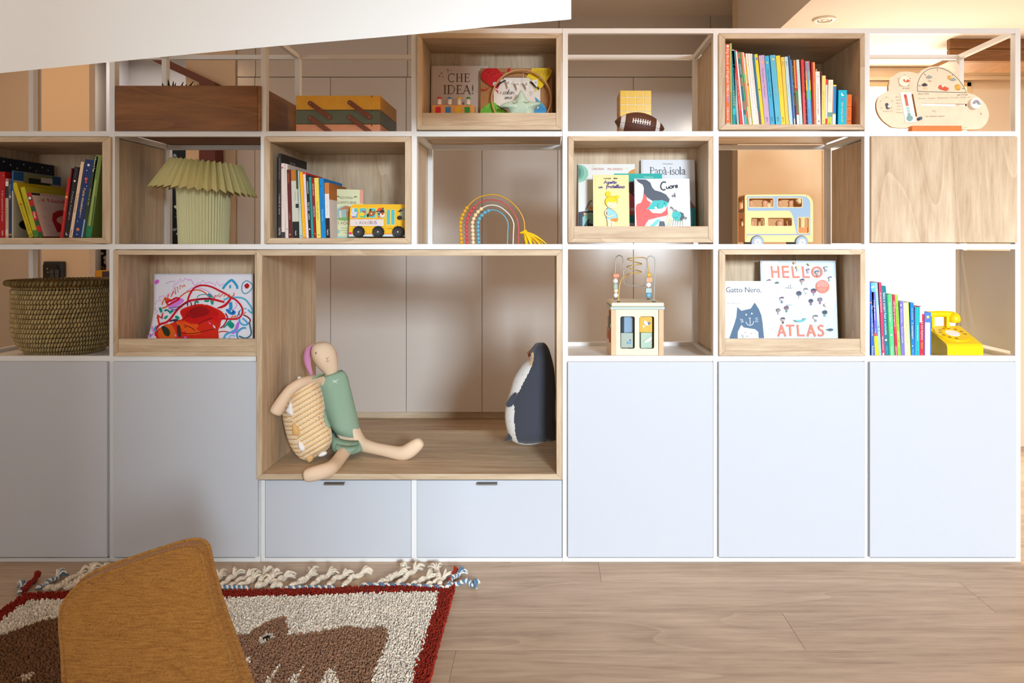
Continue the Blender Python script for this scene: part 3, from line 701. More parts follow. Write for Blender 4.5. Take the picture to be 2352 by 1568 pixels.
# ---- the long row, top right ----
def series(box, zb, origin, k, rows, Yf, where, yb):
    for i, r in enumerate(rows):
        b0, b1, t0, yt, col, dp, desc, pr = r
        book(where, f"{desc}, {ORD[i]} from left in {box}", zb, yb, origin[0]+b0/k, origin[0]+b1/k, origin[0]+t0/k, origin[1]+yt/k, col, Yf+(.004 if i % 3 == 1 else 0), dp, pr)
K = 7.13; DK = (40, 36, 34); WT = (248, 248, 246)
Wh = (246, 240, 234)
T1 = [
 (88, 160, 80, 128, (244, 112, 62), .27, 'tall orange book with white lettering down its spine', [('t', 'Big Book of English Words', .36, .6, .5, WT), ('o', .5, .56, .3, (250, 190, 170)), ('r', .3, .64, .7, .72, (190, 140, 190)), ('t', 'Usborne', .86, .16, .45, WT), ('b', .975, 1, (200, 190, 180)), ('o', .5, .03, .3, WT)]),
 (168, 196, 155, 115, (200, 206, 110), .26, 'thin tall lime green book', [('b', .6, 1, (150, 190, 90))]),
 (200, 252, 186, 240, (0, 150, 172), .25, 'teal book with small orange dots on the spine', [('o', .5, .55+.035*i, .2, (250, 170, 60)) for i in range(6)]+[('b', .78, .86, (40, 190, 210))]),
 (270, 306, 185, 220, (160, 190, 190), .25, 'grey blue book', [('t', 'I grandi libri', .4, .4, .45, (90, 120, 130))]),
 (318, 366, 222, 228, (232, 62, 58), .25, 'red book with a slim spine', [('t', 'storie da leggere', .6, .4, .4, (255, 200, 190))]),
 (370, 392, 248, 253, WT, .24, 'very thin white book', []),
 (396, 430, 275, 253, (44, 110, 120), .24, 'dark teal book with orange striped bands', [('s', .02, .1, 5, (250, 140, 50)), ('s', .36, .48, 7, (250, 120, 40)), ('s', .68, .8, 7, (250, 120, 40)), ('t', 'AMICI', .24, .14, .5, WT), ('b', .86, 1, (90, 180, 200))]),
 (434, 460, 306, 262, (110, 190, 110), .24, 'slim green book', [('b', .0, .2, (90, 170, 90)), ('b', .55, .8, (90, 190, 130)), ('b', .8, .9, (240, 120, 90))]),
 (462, 490, 332, 264, (240, 128, 100), .24, 'salmon pink book', [('b', .3, .42, (120, 190, 130)), ('b', .75, 1, (240, 200, 150))]),
 (492, 512, 362, 268, Wh, .24, 'white book with orange edging', [('b', .3, .9, (250, 214, 160))]),
 (514, 532, 386, 280, (250, 184, 40), .23, 'thin amber book', [('b', .0, .05, (200, 80, 30)), ('b', .42, .45, (190, 60, 30)), ('b', .6, 1, (190, 200, 60))]),
 (534, 562, 410, 286, (250, 244, 230), .23, 'cream book with small black marks', [('o', .6, .15, .15, DK), ('o', .5, .95, .2, DK)]),
 (564, 596, 444, 286, (244, 238, 232), .23, 'off white book with a grey dot pattern', [('o', .5, .3+.1*i, .12, (170, 160, 160)) for i in range(6)]),
 (598, 640, 478, 288, (240, 226, 216), .23, 'pale pink picture book with blue edging', [('r', .8, .05, 1, .8, (90, 160, 210)), ('o', .4, .35, .14, (120, 110, 120)), ('o', .5, .75, .12, (160, 90, 80))]),
 (643, 672, 528, 300, (52, 122, 148), .23, 'dark blue teal book with plain spine', [('b', .8, 1, (110, 92, 100))]),
 (675, 724, 556, 298, (250, 214, 30), .23, 'yellow book with little blue birds', [('r', .3, .05, .8, .08, (90, 130, 160)), ('r', .2, .49, .7, .51, (100, 130, 140))]),
 (728, 820, 624, 315, (203, 170, 208), .22, 'thick lilac book with handwritten title', [('t', "Humphrey's Monsters", .4, .42, .36, (140, 104, 160)), ('o', .45, .1, .2, (250, 190, 90)), ('t', 'igloo', .92, .07, .32, (110, 90, 120))]),
 (822, 890, 724, 325, (66, 176, 218), .22, 'sky blue book with handwritten title', [('t', "Harold's Lost Its", .4, .4, .4, (30, 100, 150)), ('o', .45, .1, .22, (250, 200, 90)), ('t', 'igloo', .92, .07, .36, (40, 90, 120))]),
 (910, 998, 808, 315, (96, 186, 216), .22, 'wide pale blue book leaning beside a navy gap', [('t', 'Little bear', .48, .3, .34, (130, 170, 200)), ('o', .55, .06, .2, (250, 210, 120)), ('t', 'igloo', .92, .07, .3, (50, 80, 100))]),
 (1000, 1070, 904, 320, (255, 216, 56), .22, 'wide bright yellow book', [('t', 'The sunny day', .4, .34, .3, (238, 180, 50)), ('o', .5, .05, .16, (255, 180, 120)), ('t', 'igloo', .92, .07, .34, (70, 70, 60))]),
 (1072, 1122, 990, 345, (255, 204, 92), .22, 'orange yellow book a little shorter than its neighbour', [('t', 'igloo', .1, .07, .4, (90, 80, 70)), ('o', .5, .8, .12, (230, 160, 60))]),
 (1130, 1184, 1046, 340, (188, 220, 226), .22, 'pale aqua book', [('t', 'igloo', .1, .07, .36, (60, 80, 90)), ('t', 'Winter', .5, .2, .3, (150, 190, 200))]),
 (1187, 1204, 1114, 315, (70, 110, 190), .21, 'thin royal blue book', []),
 (1206, 1226, 1140, 388, (92, 146, 206), .21, 'thin light blue book', [('b', .9, 1, (210, 220, 230))]),
 (1229, 1250, 1164, 386, (40, 36, 34), .20, 'thin black book with gold lettering', [('t', 'Racconti della notte', .4, .6, .6, (240, 190, 90))]),
 (1252, 1296, 1194, 390, (250, 170, 50), .20, 'orange book with red and green panels', [('r', .4, 0, 1, .42, (236, 60, 50)), ('b', .43, .47, (210, 40, 50)), ('r', .2, .47, .8, .82, (60, 140, 60)), ('r', 0, .5, .2, .82, (200, 70, 140)), ('b', .82, .84, (210, 40, 40)), ('b', .84, 1, WT)]),
 (1300, 1346, 1240, 388, (196, 228, 224), .20, 'pale mint book', [('t', 'Che animale', .3, .3, .36, (130, 180, 180)), ('o', .5, .75, .12, (190, 60, 50))]),
 (1358, 1400, 1318, 385, (214, 66, 62), .20, 'thin red book beside the mint one', [('b', .5, 1, (226, 90, 100))]),
 (1403, 1424, 1346, 372, (66, 26, 24), .20, 'dark brown book dotted with white', [('o', .5, .04+.1*i, .22, (230, 210, 200)) for i in range(10)]),
 (1428, 1506, 1380, 410, (236, 74, 60), .20, 'rainbow striped book with a blue title strip', [('b', .16, .3, (250, 140, 60)), ('b', .3, .46, (252, 200, 50)), ('b', .46, .6, (70, 190, 90)), ('b', .6, 1, (84, 130, 200)), ('r', .25, .01, .72, .99, (104, 186, 226)), ('t', 'Impara a contare', .22, .36, .28, (30, 80, 130)), ('t', 'giochi e lettere', .85, .2, .2, (40, 80, 120)), ('o', .5, .96, .08, (30, 60, 90))]),
 (1509, 1536, 1482, 430, (160, 24, 24), .20, 'thin dark red book', []),
 (1539, 1575, 1508, 425, (255, 152, 84), .20, 'peach orange book', [('t', 'La scuola', .22, .2, .4, (170, 80, 40)), ('o', .6, .9, .18, (90, 60, 40))]),
]
series('top right box', zb_big, (1655, 80), K, T1, .006, 'bright books in the top right box', 284.2)
T2 = [
 (437, 460, 417, 522, (206, 160, 110), .18, 'small tan book set behind the white one', []),
 (430, 500, 414, 580, (240, 234, 230), .17, 'white paperback with a black title down its spine', [('t', 'Le mie prime parole in inglese', .52, .56, .24, (60, 50, 54)), ('r', .3, .08, .75, .11, (220, 205, 200)), ('o', .55, .93, .16, (40, 40, 40))]),
 (502, 514, 502, 580, (120, 40, 44), .17, 'very thin wine red book', []),
 (515, 574, 522, 647, (252, 220, 124), .16, 'pale yellow alphabet book', [('t', 'ABC La fattoria', .5, .4, .32, (226, 150, 60)), ('o', .5, .92, .14, (240, 140, 70)), ('b', .975, .985, (140, 150, 170))]),
 (576, 606, 584, 705, (228, 220, 218), .16, 'grey white book with red ends', [('b', 0, .12, (238, 54, 36)), ('b', .86, 1, (226, 50, 40))]),
 (608, 684, 628, 716, (250, 236, 210), .16, 'cream book with a green picture at its foot', [('t', 'Nina e il Drago', .28, .46, .3, (200, 180, 150)), ('b', .72, .86, (110, 160, 150)), ('b', .82, 1, (196, 210, 70)), ('o', .4, .97, .12, (40, 60, 60))]),
 (688, 742, 702, 798, (20, 130, 206), .15, 'small blue book with yellow bands', [('b', 0, .04, (252, 214, 60)), ('r', .05, .05, .28, .7, (240, 110, 60)), ('b', .72, .75, (252, 214, 60)), ('b', .75, 1, WT)]),
 (783, 920, 792, 885, (0, 184, 212), .14, 'thick turquoise board book with orange lettering', [('t', 'the noisy book', .64, .58, .26, (250, 190, 110)), ('o', .5, .12, .2, WT), ('o', .6, .1, .17, (0, 184, 212)), ('r', .2, .23, .85, .25, (140, 130, 210)), ('r', .35, .26, .7, .29, (120, 140, 220))]),
 (921, 1000, 928, 958, (255, 110, 24), .13, 'small bright orange book at the right end', [('t', 'I STINK!', .62, .26, .24, (130, 50, 10)), ('t', 'la mia storia', .2, .2, .2, (120, 40, 10)), ('r', 0, .4, 1, .415, (120, 40, 10)), ('r', 0, .86, 1, .875, (120, 40, 10)), ('r', 0, .43, 1, .44, (255, 170, 40))]),
]
for i, r in enumerate(T2): 
    b0, b1, t0, yt, col, dp, desc, pr = r
    book('bright books in the top right box', f"{desc}, {ORD[len(T1)+i]} from left in top right box", zb_big, 284.2, 1815+b0/K, 1815+b1/K, 1815+t0/K, 80+yt/K, col, .006 if i not in (0,) else .03, dp, pr)
# ---- second row, books box with the bus book ----
K = 7.127
def cp1(p): p.text('storie', .42, .09, .025, (200, 200, 200), width=.2)
def cp_red(p): p.rect(.01, 0.005, .99, .05, (226, 40, 44))
T3 = [
 (131, 184, 134, 85, (46, 40, 40), .29, 'tall black book with cover showing above the others', [('t', 'I mondi di carta', .6, .24, .5, (190, 180, 180)), ('t', 'racconti per bambini', .18, .26, .3, (150, 140, 140)), ('t', 'TUTTO', .92, .09, .5, WT)], cp1),
 (190, 250, 186, 245, (232, 214, 208), .30, 'pinkish white book with a black foot', [('b', .92, 1, (60, 54, 56)), ('r', .1, .05, .5, .07, (210, 50, 40)), ('t', 'la grande storia', .5, .2, .2, (190, 160, 160))], None),
 (257, 302, 242, 258, (226, 216, 208), .29, 'white book with a green mark near its foot', [('t', 'L ALBERO ROSSO', .42, .2, .3, (190, 170, 170)), ('o', .5, .88, .2, (60, 130, 100))], None),
 (306, 366, 277, 350, (100, 32, 34), .23, 'dark maroon book', [('t', 'i colori', .68, .1, .4, (190, 150, 150)), ('o', .4, .95, .18, (240, 200, 140)), ('r', .2, .05, .5, .2, (150, 80, 50))], None),
 (372, 486, 344, 355, (206, 206, 190), .22, 'cream and black picture book with an ochre corner', [('r', .0, 0, .7, .16, (190, 116, 30)), ('r', .7, 0, 1, .28, (70, 66, 50)), ('b', .76, 1, (28, 26, 26)), ('t', 'TOPIPITTORI', .38, .14, .12, (120, 120, 110)), ('r', .55, .5, 1, .56, (40, 44, 34)), ('t', 'lapis', .93, .07, .2, WT)], None),
 (490, 535, 428, 370, (186, 210, 205), .22, 'pale aqua book', [('t', 'NEL BLU DI NOTTE', .12, .16, .3, (110, 150, 150)), ('t', 'la luna', .5, .2, .3, (130, 170, 170)), ('o', .6, .97, .2, (60, 80, 90))], None),
 (540, 590, 486, 390, (250, 186, 24), .22, 'orange yellow book', [('o', .5, .88, .16, (230, 100, 30)), ('b', .98, 1, (230, 150, 20))], None),
 (590, 636, 534, 392, (230, 220, 226), .22, 'white book with a red top', [('b', 0, .03, (226, 40, 44)), ('r', 0, .03, .12, 1, (224, 60, 50)), ('t', 'il principe', .3, .2, .3, (200, 190, 200))], cp_red),
 (638, 676, 590, 440, (34, 32, 34), .20, 'black book with bold white words', [('t', 'CRISTINA', .2, .2, .5, WT), ('t', 'TOC TOC', .5, .14, .7, WT), ('t', 'CARTE', .66, .1, .5, WT), ('o', .5, .86, .3, WT)], None),
 (680, 718, 636, 470, (46, 152, 152), .20, 'teal book with fine dark lettering', [('t', 'una casa per te', .45, .5, .4, (20, 90, 96)), ('o', .4, .07, .25, (20, 60, 70)), ('o', .5, .95, .2, (20, 60, 70))], None),
 (722, 762, 680, 480, (152, 14, 24), .20, 'dark red book with white title', [('t', 'GRANDE ROSSO', .2, .2, .4, WT), ('t', 'ASCOLTA', .56, .18, .5, WT), ('o', .5, .93, .2, (250, 200, 60))], None),
 (766, 836, 724, 485, (236, 216, 92), .20, 'pale yellow book', [('t', 'Favole gialle', .55, .3, .34, (150, 140, 50)), ('o', .5, .95, .14, (90, 100, 50)), ('o', .5, .06, .14, (250, 240, 180))], None),
 (842, 916, 804, 492, (0, 132, 208), .25, 'bright blue book with its cover reaching back', [('t', 'Il libro delle', .4, .26, .3, (0, 90, 160)), ('t', 'Sono molto', .62, .2, .34, (120, 210, 250)), ('o', .35, .13, .14, (20, 60, 100))], None),
 (918, 988, 892, 565, (232, 228, 226), .24, 'white book with an ochre top and black foot', [('b', 0, .2, (206, 122, 34)), ('b', .64, 1, (26, 24, 26)), ('t', 'i giorni del vento', .42, .36, .24, (190, 180, 190)), ('t', 'lapis', .9, .1, .34, WT)], lambda p: p.rect(.0, .0, .995, .3, (190, 110, 40))),
]
for i, r in enumerate(T3):
    b0, b1, t0, yt, col, dp, desc, pr, cpf = r
    book('picture books beside the bus book', f"{desc}, {ORD[i]} from left beside the bus book", zb_bk2, 545.9, 620+b0/K, 620+b1/K, 620+t0/K, 340+yt/K, col, .012, dp, pr, coverprint=cpf)
def indovina(p):
    cg = (222, 224, 180)
    p.rect(758.2, 434.2, 763, 580, (176, 214, 164)); p.rect(763, 434.2, 820, 580, cg); p.rect(820.2, 434.2, 826.8, 466, (236, 156, 136))
    p.text('INDOVINA', 792, 456.5, 6, (90, 92, 74), width=27); p.text('QUANTO BENE', 792, 467.5, 6, (90, 92, 74), width=41)
    p.stroke([(772, 452), (775, 450), (777, 453)], 2, (60, 80, 50)); p.stroke([(808, 453), (811, 450), (814, 451)], 2, (60, 80, 50))
    p.oval(791, 489, 21, 17, (150, 190, 186)); p.poly([(775, 483), (790, 472), (806, 476), (811, 492), (800, 500), (800, 484), (790, 480)], (196, 120, 70)); p.poly([(777, 484), (781, 484), (782, 502), (778, 502)], (226, 214, 190)); p.poly([(791, 484), (798, 484), (797, 502), (792, 502)], (200, 130, 80)); p.oval(791, 503, 19, 4, (130, 170, 100))
    p.text('TI VOGLIO', 791, 516, 7, (150, 80, 60), width=44)
    for k in range(3): p.text(('Sam McBratney', 'illustrato da', 'Anita Jeram')[k].replace('Sam McBratney', 'una storia').replace('Anita Jeram', 'colori'), 790, 525+k*5.5, 3, (150, 160, 130))
    p.oval(773, 532, 5, 5, (150, 196, 186)); p.rect(759, 543, 826, 580, (160, 204, 190))
cover_book('picture books beside the bus book', 'pale green picture book about loving each other, turned cover outwards behind the bus book', 758, 827, 434, 546, .10, zb_bk2, .014, (214, 218, 176), indovina, yaw=24, spine=(150, 206, 160), lean=2)
# ---- second row, dark box at the left edge ----
K = 6.03
def book0(i, desc, b0, b1, t0, yt, col, dp, pr, cpf=None, cover=None, Yf=.01):
    book('books in the dark box at the left edge', desc+' in dark box at left edge', zb_dark, 545.6, b0/K, b1/K, t0/K, 310+yt/K, col, Yf, dp, pr, coverprint=cpf, cover=cover)
book0(0, 'tall red book standing upright', 0, 70, 0, 506, (176, 16, 18), .25, [('t', 'Il libro pianoforte di Natale', .52, .46, .3, (240, 190, 190)), ('t', 'DAMI', .93, .07, .3, WT), ('o', .7, .06, .1, (240, 160, 60))])
def forest(p):
    p.rect(.01, .005, .99, .3, (20, 60, 110)); p.rect(.2, .02, .99, .2, (120, 130, 90)); p.rect(.3, .04, .8, .3, (24, 34, 30)); p.rect(.5, .02, .72, .1, (220, 214, 210))
book0(1, 'pale spined book with a pink top', 76, 118, 76, 600, (206, 176, 150), .2, [('b', 0, .05, (190, 120, 130)), ('b', .05, .13, (236, 220, 206)), ('b', .13, .33, (54, 40, 40)), ('t', 'fiabe', .6, .2, .4, (160, 130, 110)), ('b', .86, .96, (230, 200, 190))])
book0(2, 'narrow navy book', 121, 163, 121, 632, (40, 56, 90), .2, [('t', 'Paul e Pierre', .2, .26, .5, (160, 180, 200)), ('r', .2, .26, .7, .3, (220, 214, 200)), ('b', .93, .96, (190, 150, 60))])
book0(3, 'big picture book with a snowy forest cover, upright', 166, 184, 166, 490, (190, 190, 180), .27, [('b', .0, .3, (30, 90, 140))], lambda p: (p.rect(.005, .005, .99, .14, (26, 88, 150)), p.rect(.2, .01, .8, .2, (130, 140, 100)), p.rect(.3, .08, .75, .22, (26, 34, 30)), p.rect(.55, .05, .8, .13, (220, 210, 206)), p.rect(.0, .3, .99, .99, (206, 206, 200)), p.oval(.2, .5, .1, .05, (30, 30, 30)), p.oval(.5, .62, .22, .05, (30, 30, 30)), p.oval(.3, .8, .2, .08, (30, 30, 34))))
book('books in the dark box at the left edge', 'dark navy book with starry cover standing tallest at the far left of the dark box', zb_dark, 545.6, -14, -6, -14, 359, (18, 26, 48), .03, .32, [], coverprint=lambda p: [p.oval(.1+.11*i, .05+.03*(i % 3), .01, .01, (200, 210, 230)) for i in range(8)])
def ygold(p): p.text('Natale', .5, .09, .03, (130, 120, 30), width=.2)
book0(4, 'mustard yellow book leaning left', 404, 470, 165, 668, (206, 184, 20), .27, [('t', 'LA GRANDE STORIA', .6, .5, .4, (150, 120, 20)), ('o', .5, .4, .2, (190, 60, 20)), ('b', .93, .935, (60, 60, 40)), ('b', .96, .97, (60, 60, 40)), ('o', .5, .87, .16, (190, 70, 30))], ygold)
book0(5, 'yellow green book leaning left', 474, 540, 278, 728, (190, 186, 40), .26, [('t', 'i pulcini', .4, .3, .4, (120, 120, 30)), ('b', .86, 1, (70, 130, 50))])
def natale(p):
    p.rect(.004, .004, .996, .996, (226, 216, 208)); p.rect(.01, .01, .2, .06, (30, 28, 28)); p.text('BIMBI A CASA', .42, .055, .03, (190, 30, 40), width=.36)
    p.text('il Natale', .5, .2, .085, (190, 24, 40), width=.62)
    p.poly([(.34, .9), (.3, .62), (.36, .46), (.5, .38), (.75, .36), (.95, .4), (.99, .6), (.6, .6), (.46, .64), (.5, .86)], (176, 20, 34))
    p.oval(.66, .62, .26, .12, (236, 222, 210)); p.oval(.72, .72, .22, .13, (240, 200, 180)); p.oval(.6, .7, .03, .02, (30, 20, 20)); p.oval(.8, .7, .03, .02, (30, 20, 20)); p.oval(.7, .76, .05, .03, (230, 120, 100)); p.rect(.5, .88, .99, .995, (176, 20, 34))
    for a, b in ((.12, .2), (.22, .34), (.15, .55), (.2, .75), (.3, .9), (.85, .3)): p.oval(a, b, .03, .02, (190, 200, 190))
book0(6, 'white Christmas book with bearded man in red hat', 545, 606, 364, 806, (190, 26, 34), .25, [('b', .0, .05, (190, 26, 34)), ('b', .08, .17, (70, 40, 40)), ('o', .5, .12, .36, (236, 220, 210)), ('b', .3, .42, (30, 90, 50)), ('b', .42, .6, (200, 30, 36)), ('t', 'il Natale', .5, .14, .5, WT), ('b', .62, .74, (30, 90, 50)), ('b', .74, .86, (200, 30, 36)), ('b', .88, 1, (30, 90, 50))], natale)
book0(7, 'slim red book leaning right', 832, 866, 938, 596, (196, 30, 26), .2, [('t', 'Le storie', .4, .3, .4, (240, 180, 120)), ('b', .3, .34, (240, 180, 60))])
book0(8, 'thin dark red book leaning right between red and black', 868, 884, 988, 456, (120, 16, 20), .22, [])
book0(9, 'black book with a white moon mark leaning right', 886, 952, 1030, 444, (30, 26, 30), .24, [('t', 'Fiabe lunghe', .55, .4, .3, (170, 160, 170)), ('o', .5, .2, .22, WT), ('t', 'una storia', .08, .14, .16, (150, 140, 150)), ('o', .5, .95, .3, (210, 200, 200)), ('o', .6, .945, .22, (30, 26, 30))])
book0(10, 'thin cream book leaning right', 955, 1000, 1122, 372, (238, 206, 174), .26, [('t', 'Il re Nocciola', .55, .24, .5, (130, 90, 70)), ('t', 'storie', .94, .08, .5, (110, 80, 60))])
book0(11, 'wide dark blue book with star and fox leaning right', 1004, 1116, 1182, 348, (30, 52, 110), .27, [('t', 'IL GRANDE LIBRO', .6, .3, .16, (210, 210, 230)), ('r', .2, .4, .21, .401, WT), ('t', 'Fiabe classiche', .52, .3, .3, (246, 200, 90)), ('o', .5, .07, .16, WT), ('o', .5, .25, .2, (220, 90, 40)), ('o', .55, .29, .14, (220, 90, 40)), ('o', .5, .9, .2, (220, 130, 60)), ('o', .4, .14, .07, (210, 220, 240)), ('o', .7, .34, .06, (210, 220, 240)), ('o', .3, .8, .06, (210, 220, 240)), ('o', .5, .965, .07, (210, 220, 240))])
book0(12, 'dark green book with white lettering leaning right', 1120, 1178, 1300, 300, (50, 66, 40), .27, [('t', 'Il Bosco di Tagu', .1, .18, .4, WT), ('t', 'storie di elfi', .5, .2, .3, (200, 200, 170)), ('r', .05, .78, .4, 1, (140, 190, 220))])
book0(13, 'olive and emerald book leaning against the right side', 1182, 1262, 1334, 283, (120, 140, 64), .27, [('b', .86, 1, (30, 130, 80)), ('r', .3, .3, .6, .86, (160, 186, 100)), ('r', .6, .5, .9, .86, (80, 110, 50))])
# ---- third row, right ----
K = 7.467
T5 = [
 (118, 180, 96, 150, (44, 104, 206), .22, 'royal blue book about discovering the world', [('t', 'Alla scoperta della parola', .5, .4, .34, WT), ('t', 'Edizioni', .9, .14, .4, WT), ('o', .15, .26, .22, (250, 150, 90)), ('r', .3, .0, .98, .1, (110, 190, 240)), ('o', .6, .06, .26, WT)]),
 (186, 254, 120, 152, (112, 104, 210), .22, 'violet book with a yellow foot', [('b', 0, .12, (110, 190, 240)), ('o', .55, .05, .26, WT), ('t', 'Il drago dei numeri', .36, .26, .34, WT), ('t', 'Cigni', .64, .08, .4, (180, 200, 240)), ('o', .4, .68, .4, (240, 90, 60)), ('b', .7, 1, (252, 220, 30)), ('t', 'libri gioco', .86, .16, .3, (220, 160, 20))]),
 (258, 300, 184, 150, (150, 214, 246), .22, 'light blue book with small animals', [('o', .5, .1, .3, (250, 200, 120)), ('o', .5, .58, .25, (60, 70, 90)), ('o', .5, .63, .2, (60, 70, 90)), ('o', .6, .7, .22, (250, 200, 110)), ('b', .3, .5, (190, 232, 250))]),
 (310, 358, 248, 145, (204, 62, 102), .22, 'crimson book with thin white lettering', [('t', 'Gli segreti del parola', .26, .26, .4, WT), ('t', 'libro nuovo', .8, .18, .4, WT), ('r', .2, .92, .7, .97, WT)]),
 (360, 432, 300, 207, (0, 122, 142), .22, 'dark teal book about jumping and facts', [('t', 'Salva e scopri', .22, .26, .5, WT), ('t', 'Fatti e curiosita', .52, .3, .46, WT), ('o', .4, .74, .25, WT), ('t', 'libri', .88, .1, .5, (80, 180, 190))]),
 (436, 524, 386, 350, (92, 212, 134), .2, 'mint green book with white title', [('r', 0, 0, .25, 1, (70, 170, 90)), ('t', '50 cose da fare', .28, .3, .3, WT), ('o', .6, .52, .16, (230, 200, 80)), ('o', .55, .63, .18, WT), ('t', 'Natura', .88, .14, .34, WT)]),
 (534, 580, 480, 360, (226, 26, 76), .2, 'crimson red book of names', [('t', '199 Mezzi di trasporto', .3, .4, .5, WT), ('t', 'con noi', .55, .1, .3, (250, 190, 200)), ('t', 'Usborne', .88, .16, .5, WT)]),
 (582, 632, 526, 357, (156, 214, 64), .2, 'lime green book', [('t', '1001 domande sulla natura', .36, .46, .4, (70, 120, 30)), ('t', 'gioca', .62, .1, .4, (240, 250, 200)), ('o', .5, .72, .2, (200, 90, 60)), ('t', 'libri', .88, .1, .4, (90, 150, 40))]),
 (636, 702, 602, 476, (124, 116, 206), .18, 'periwinkle book of small and big', [('t', 'Dov e il mio...', .26, .26, .36, WT), ('o', .4, .06, .2, WT), ('t', 'Piccolo e grande', .58, .28, .34, WT)]),
 (704, 800, 664, 492, (250, 246, 170), .18, 'wide cream yellow farm book', [('t', 'La fattoria', .52, .24, .34, (160, 160, 140)), ('t', 'Un anno insieme', .2, .26, .2, (226, 200, 110)), ('o', .5, .4, .12, (240, 190, 50)), ('o', .5, .7, .12, (240, 190, 50)), ('r', .9, 0, 1, 1, (200, 214, 30))]),
 (808, 870, 788, 492, (0, 128, 226), .17, 'blue book about building sites', [('t', 'I cantieri', .5, .28, .44, WT), ('t', 'Un animali', .2, .2, .26, WT), ('o', .4, .77, .16, WT), ('t', 'libri', .88, .1, .3, (150, 200, 250))]),
 (874, 888, 868, 556, (130, 130, 196), .16, 'very thin lavender book', []),
 (890, 946, 888, 566, (0, 184, 184), .16, 'turquoise book with small white words', [('t', 'FIABE COLORATE', .5, .3, .24, WT), ('t', 'giunti', .9, .1, .24, (0, 110, 120))]),
 (948, 1028, 950, 560, (228, 32, 64), .16, 'red and white book about a telephone', [('r', .0, 0, .98, .14, (224, 222, 226)), ('r', .0, .14, .5, .3, (224, 222, 226)), ('t', 'E IL SUO TELEFONO', .46, .36, .34, WT), ('t', 'TEDDY', .74, .14, .34, (252, 214, 40)), ('o', .5, .9, .12, (250, 120, 130))]),
 (1034, 1146, 1036, 656, (72, 126, 226), .14, 'thick blue book of opposites with a white panel', [('r', .08, .22, .82, .92, WT), ('t', 'GLI OPPOSTI', .56, .44, .3, (150, 170, 190)), ('o', .5, .1, .22, (250, 230, 120)), ('o', .35, .13, .12, (240, 120, 60)), ('o', .3, .98, .16, WT)]),
]
for i, r in enumerate(T5):
    b0, b1, t0, yt, col, dp, desc, pr = r
    book('books beside the yellow telephone', f"{desc}, {ORD[i]} from left beside the yellow telephone", ZS3, 815, 1985+b0/K, 1985+b1/K, 1985+t0/K, 620+yt/K, col, .024, dp, pr)
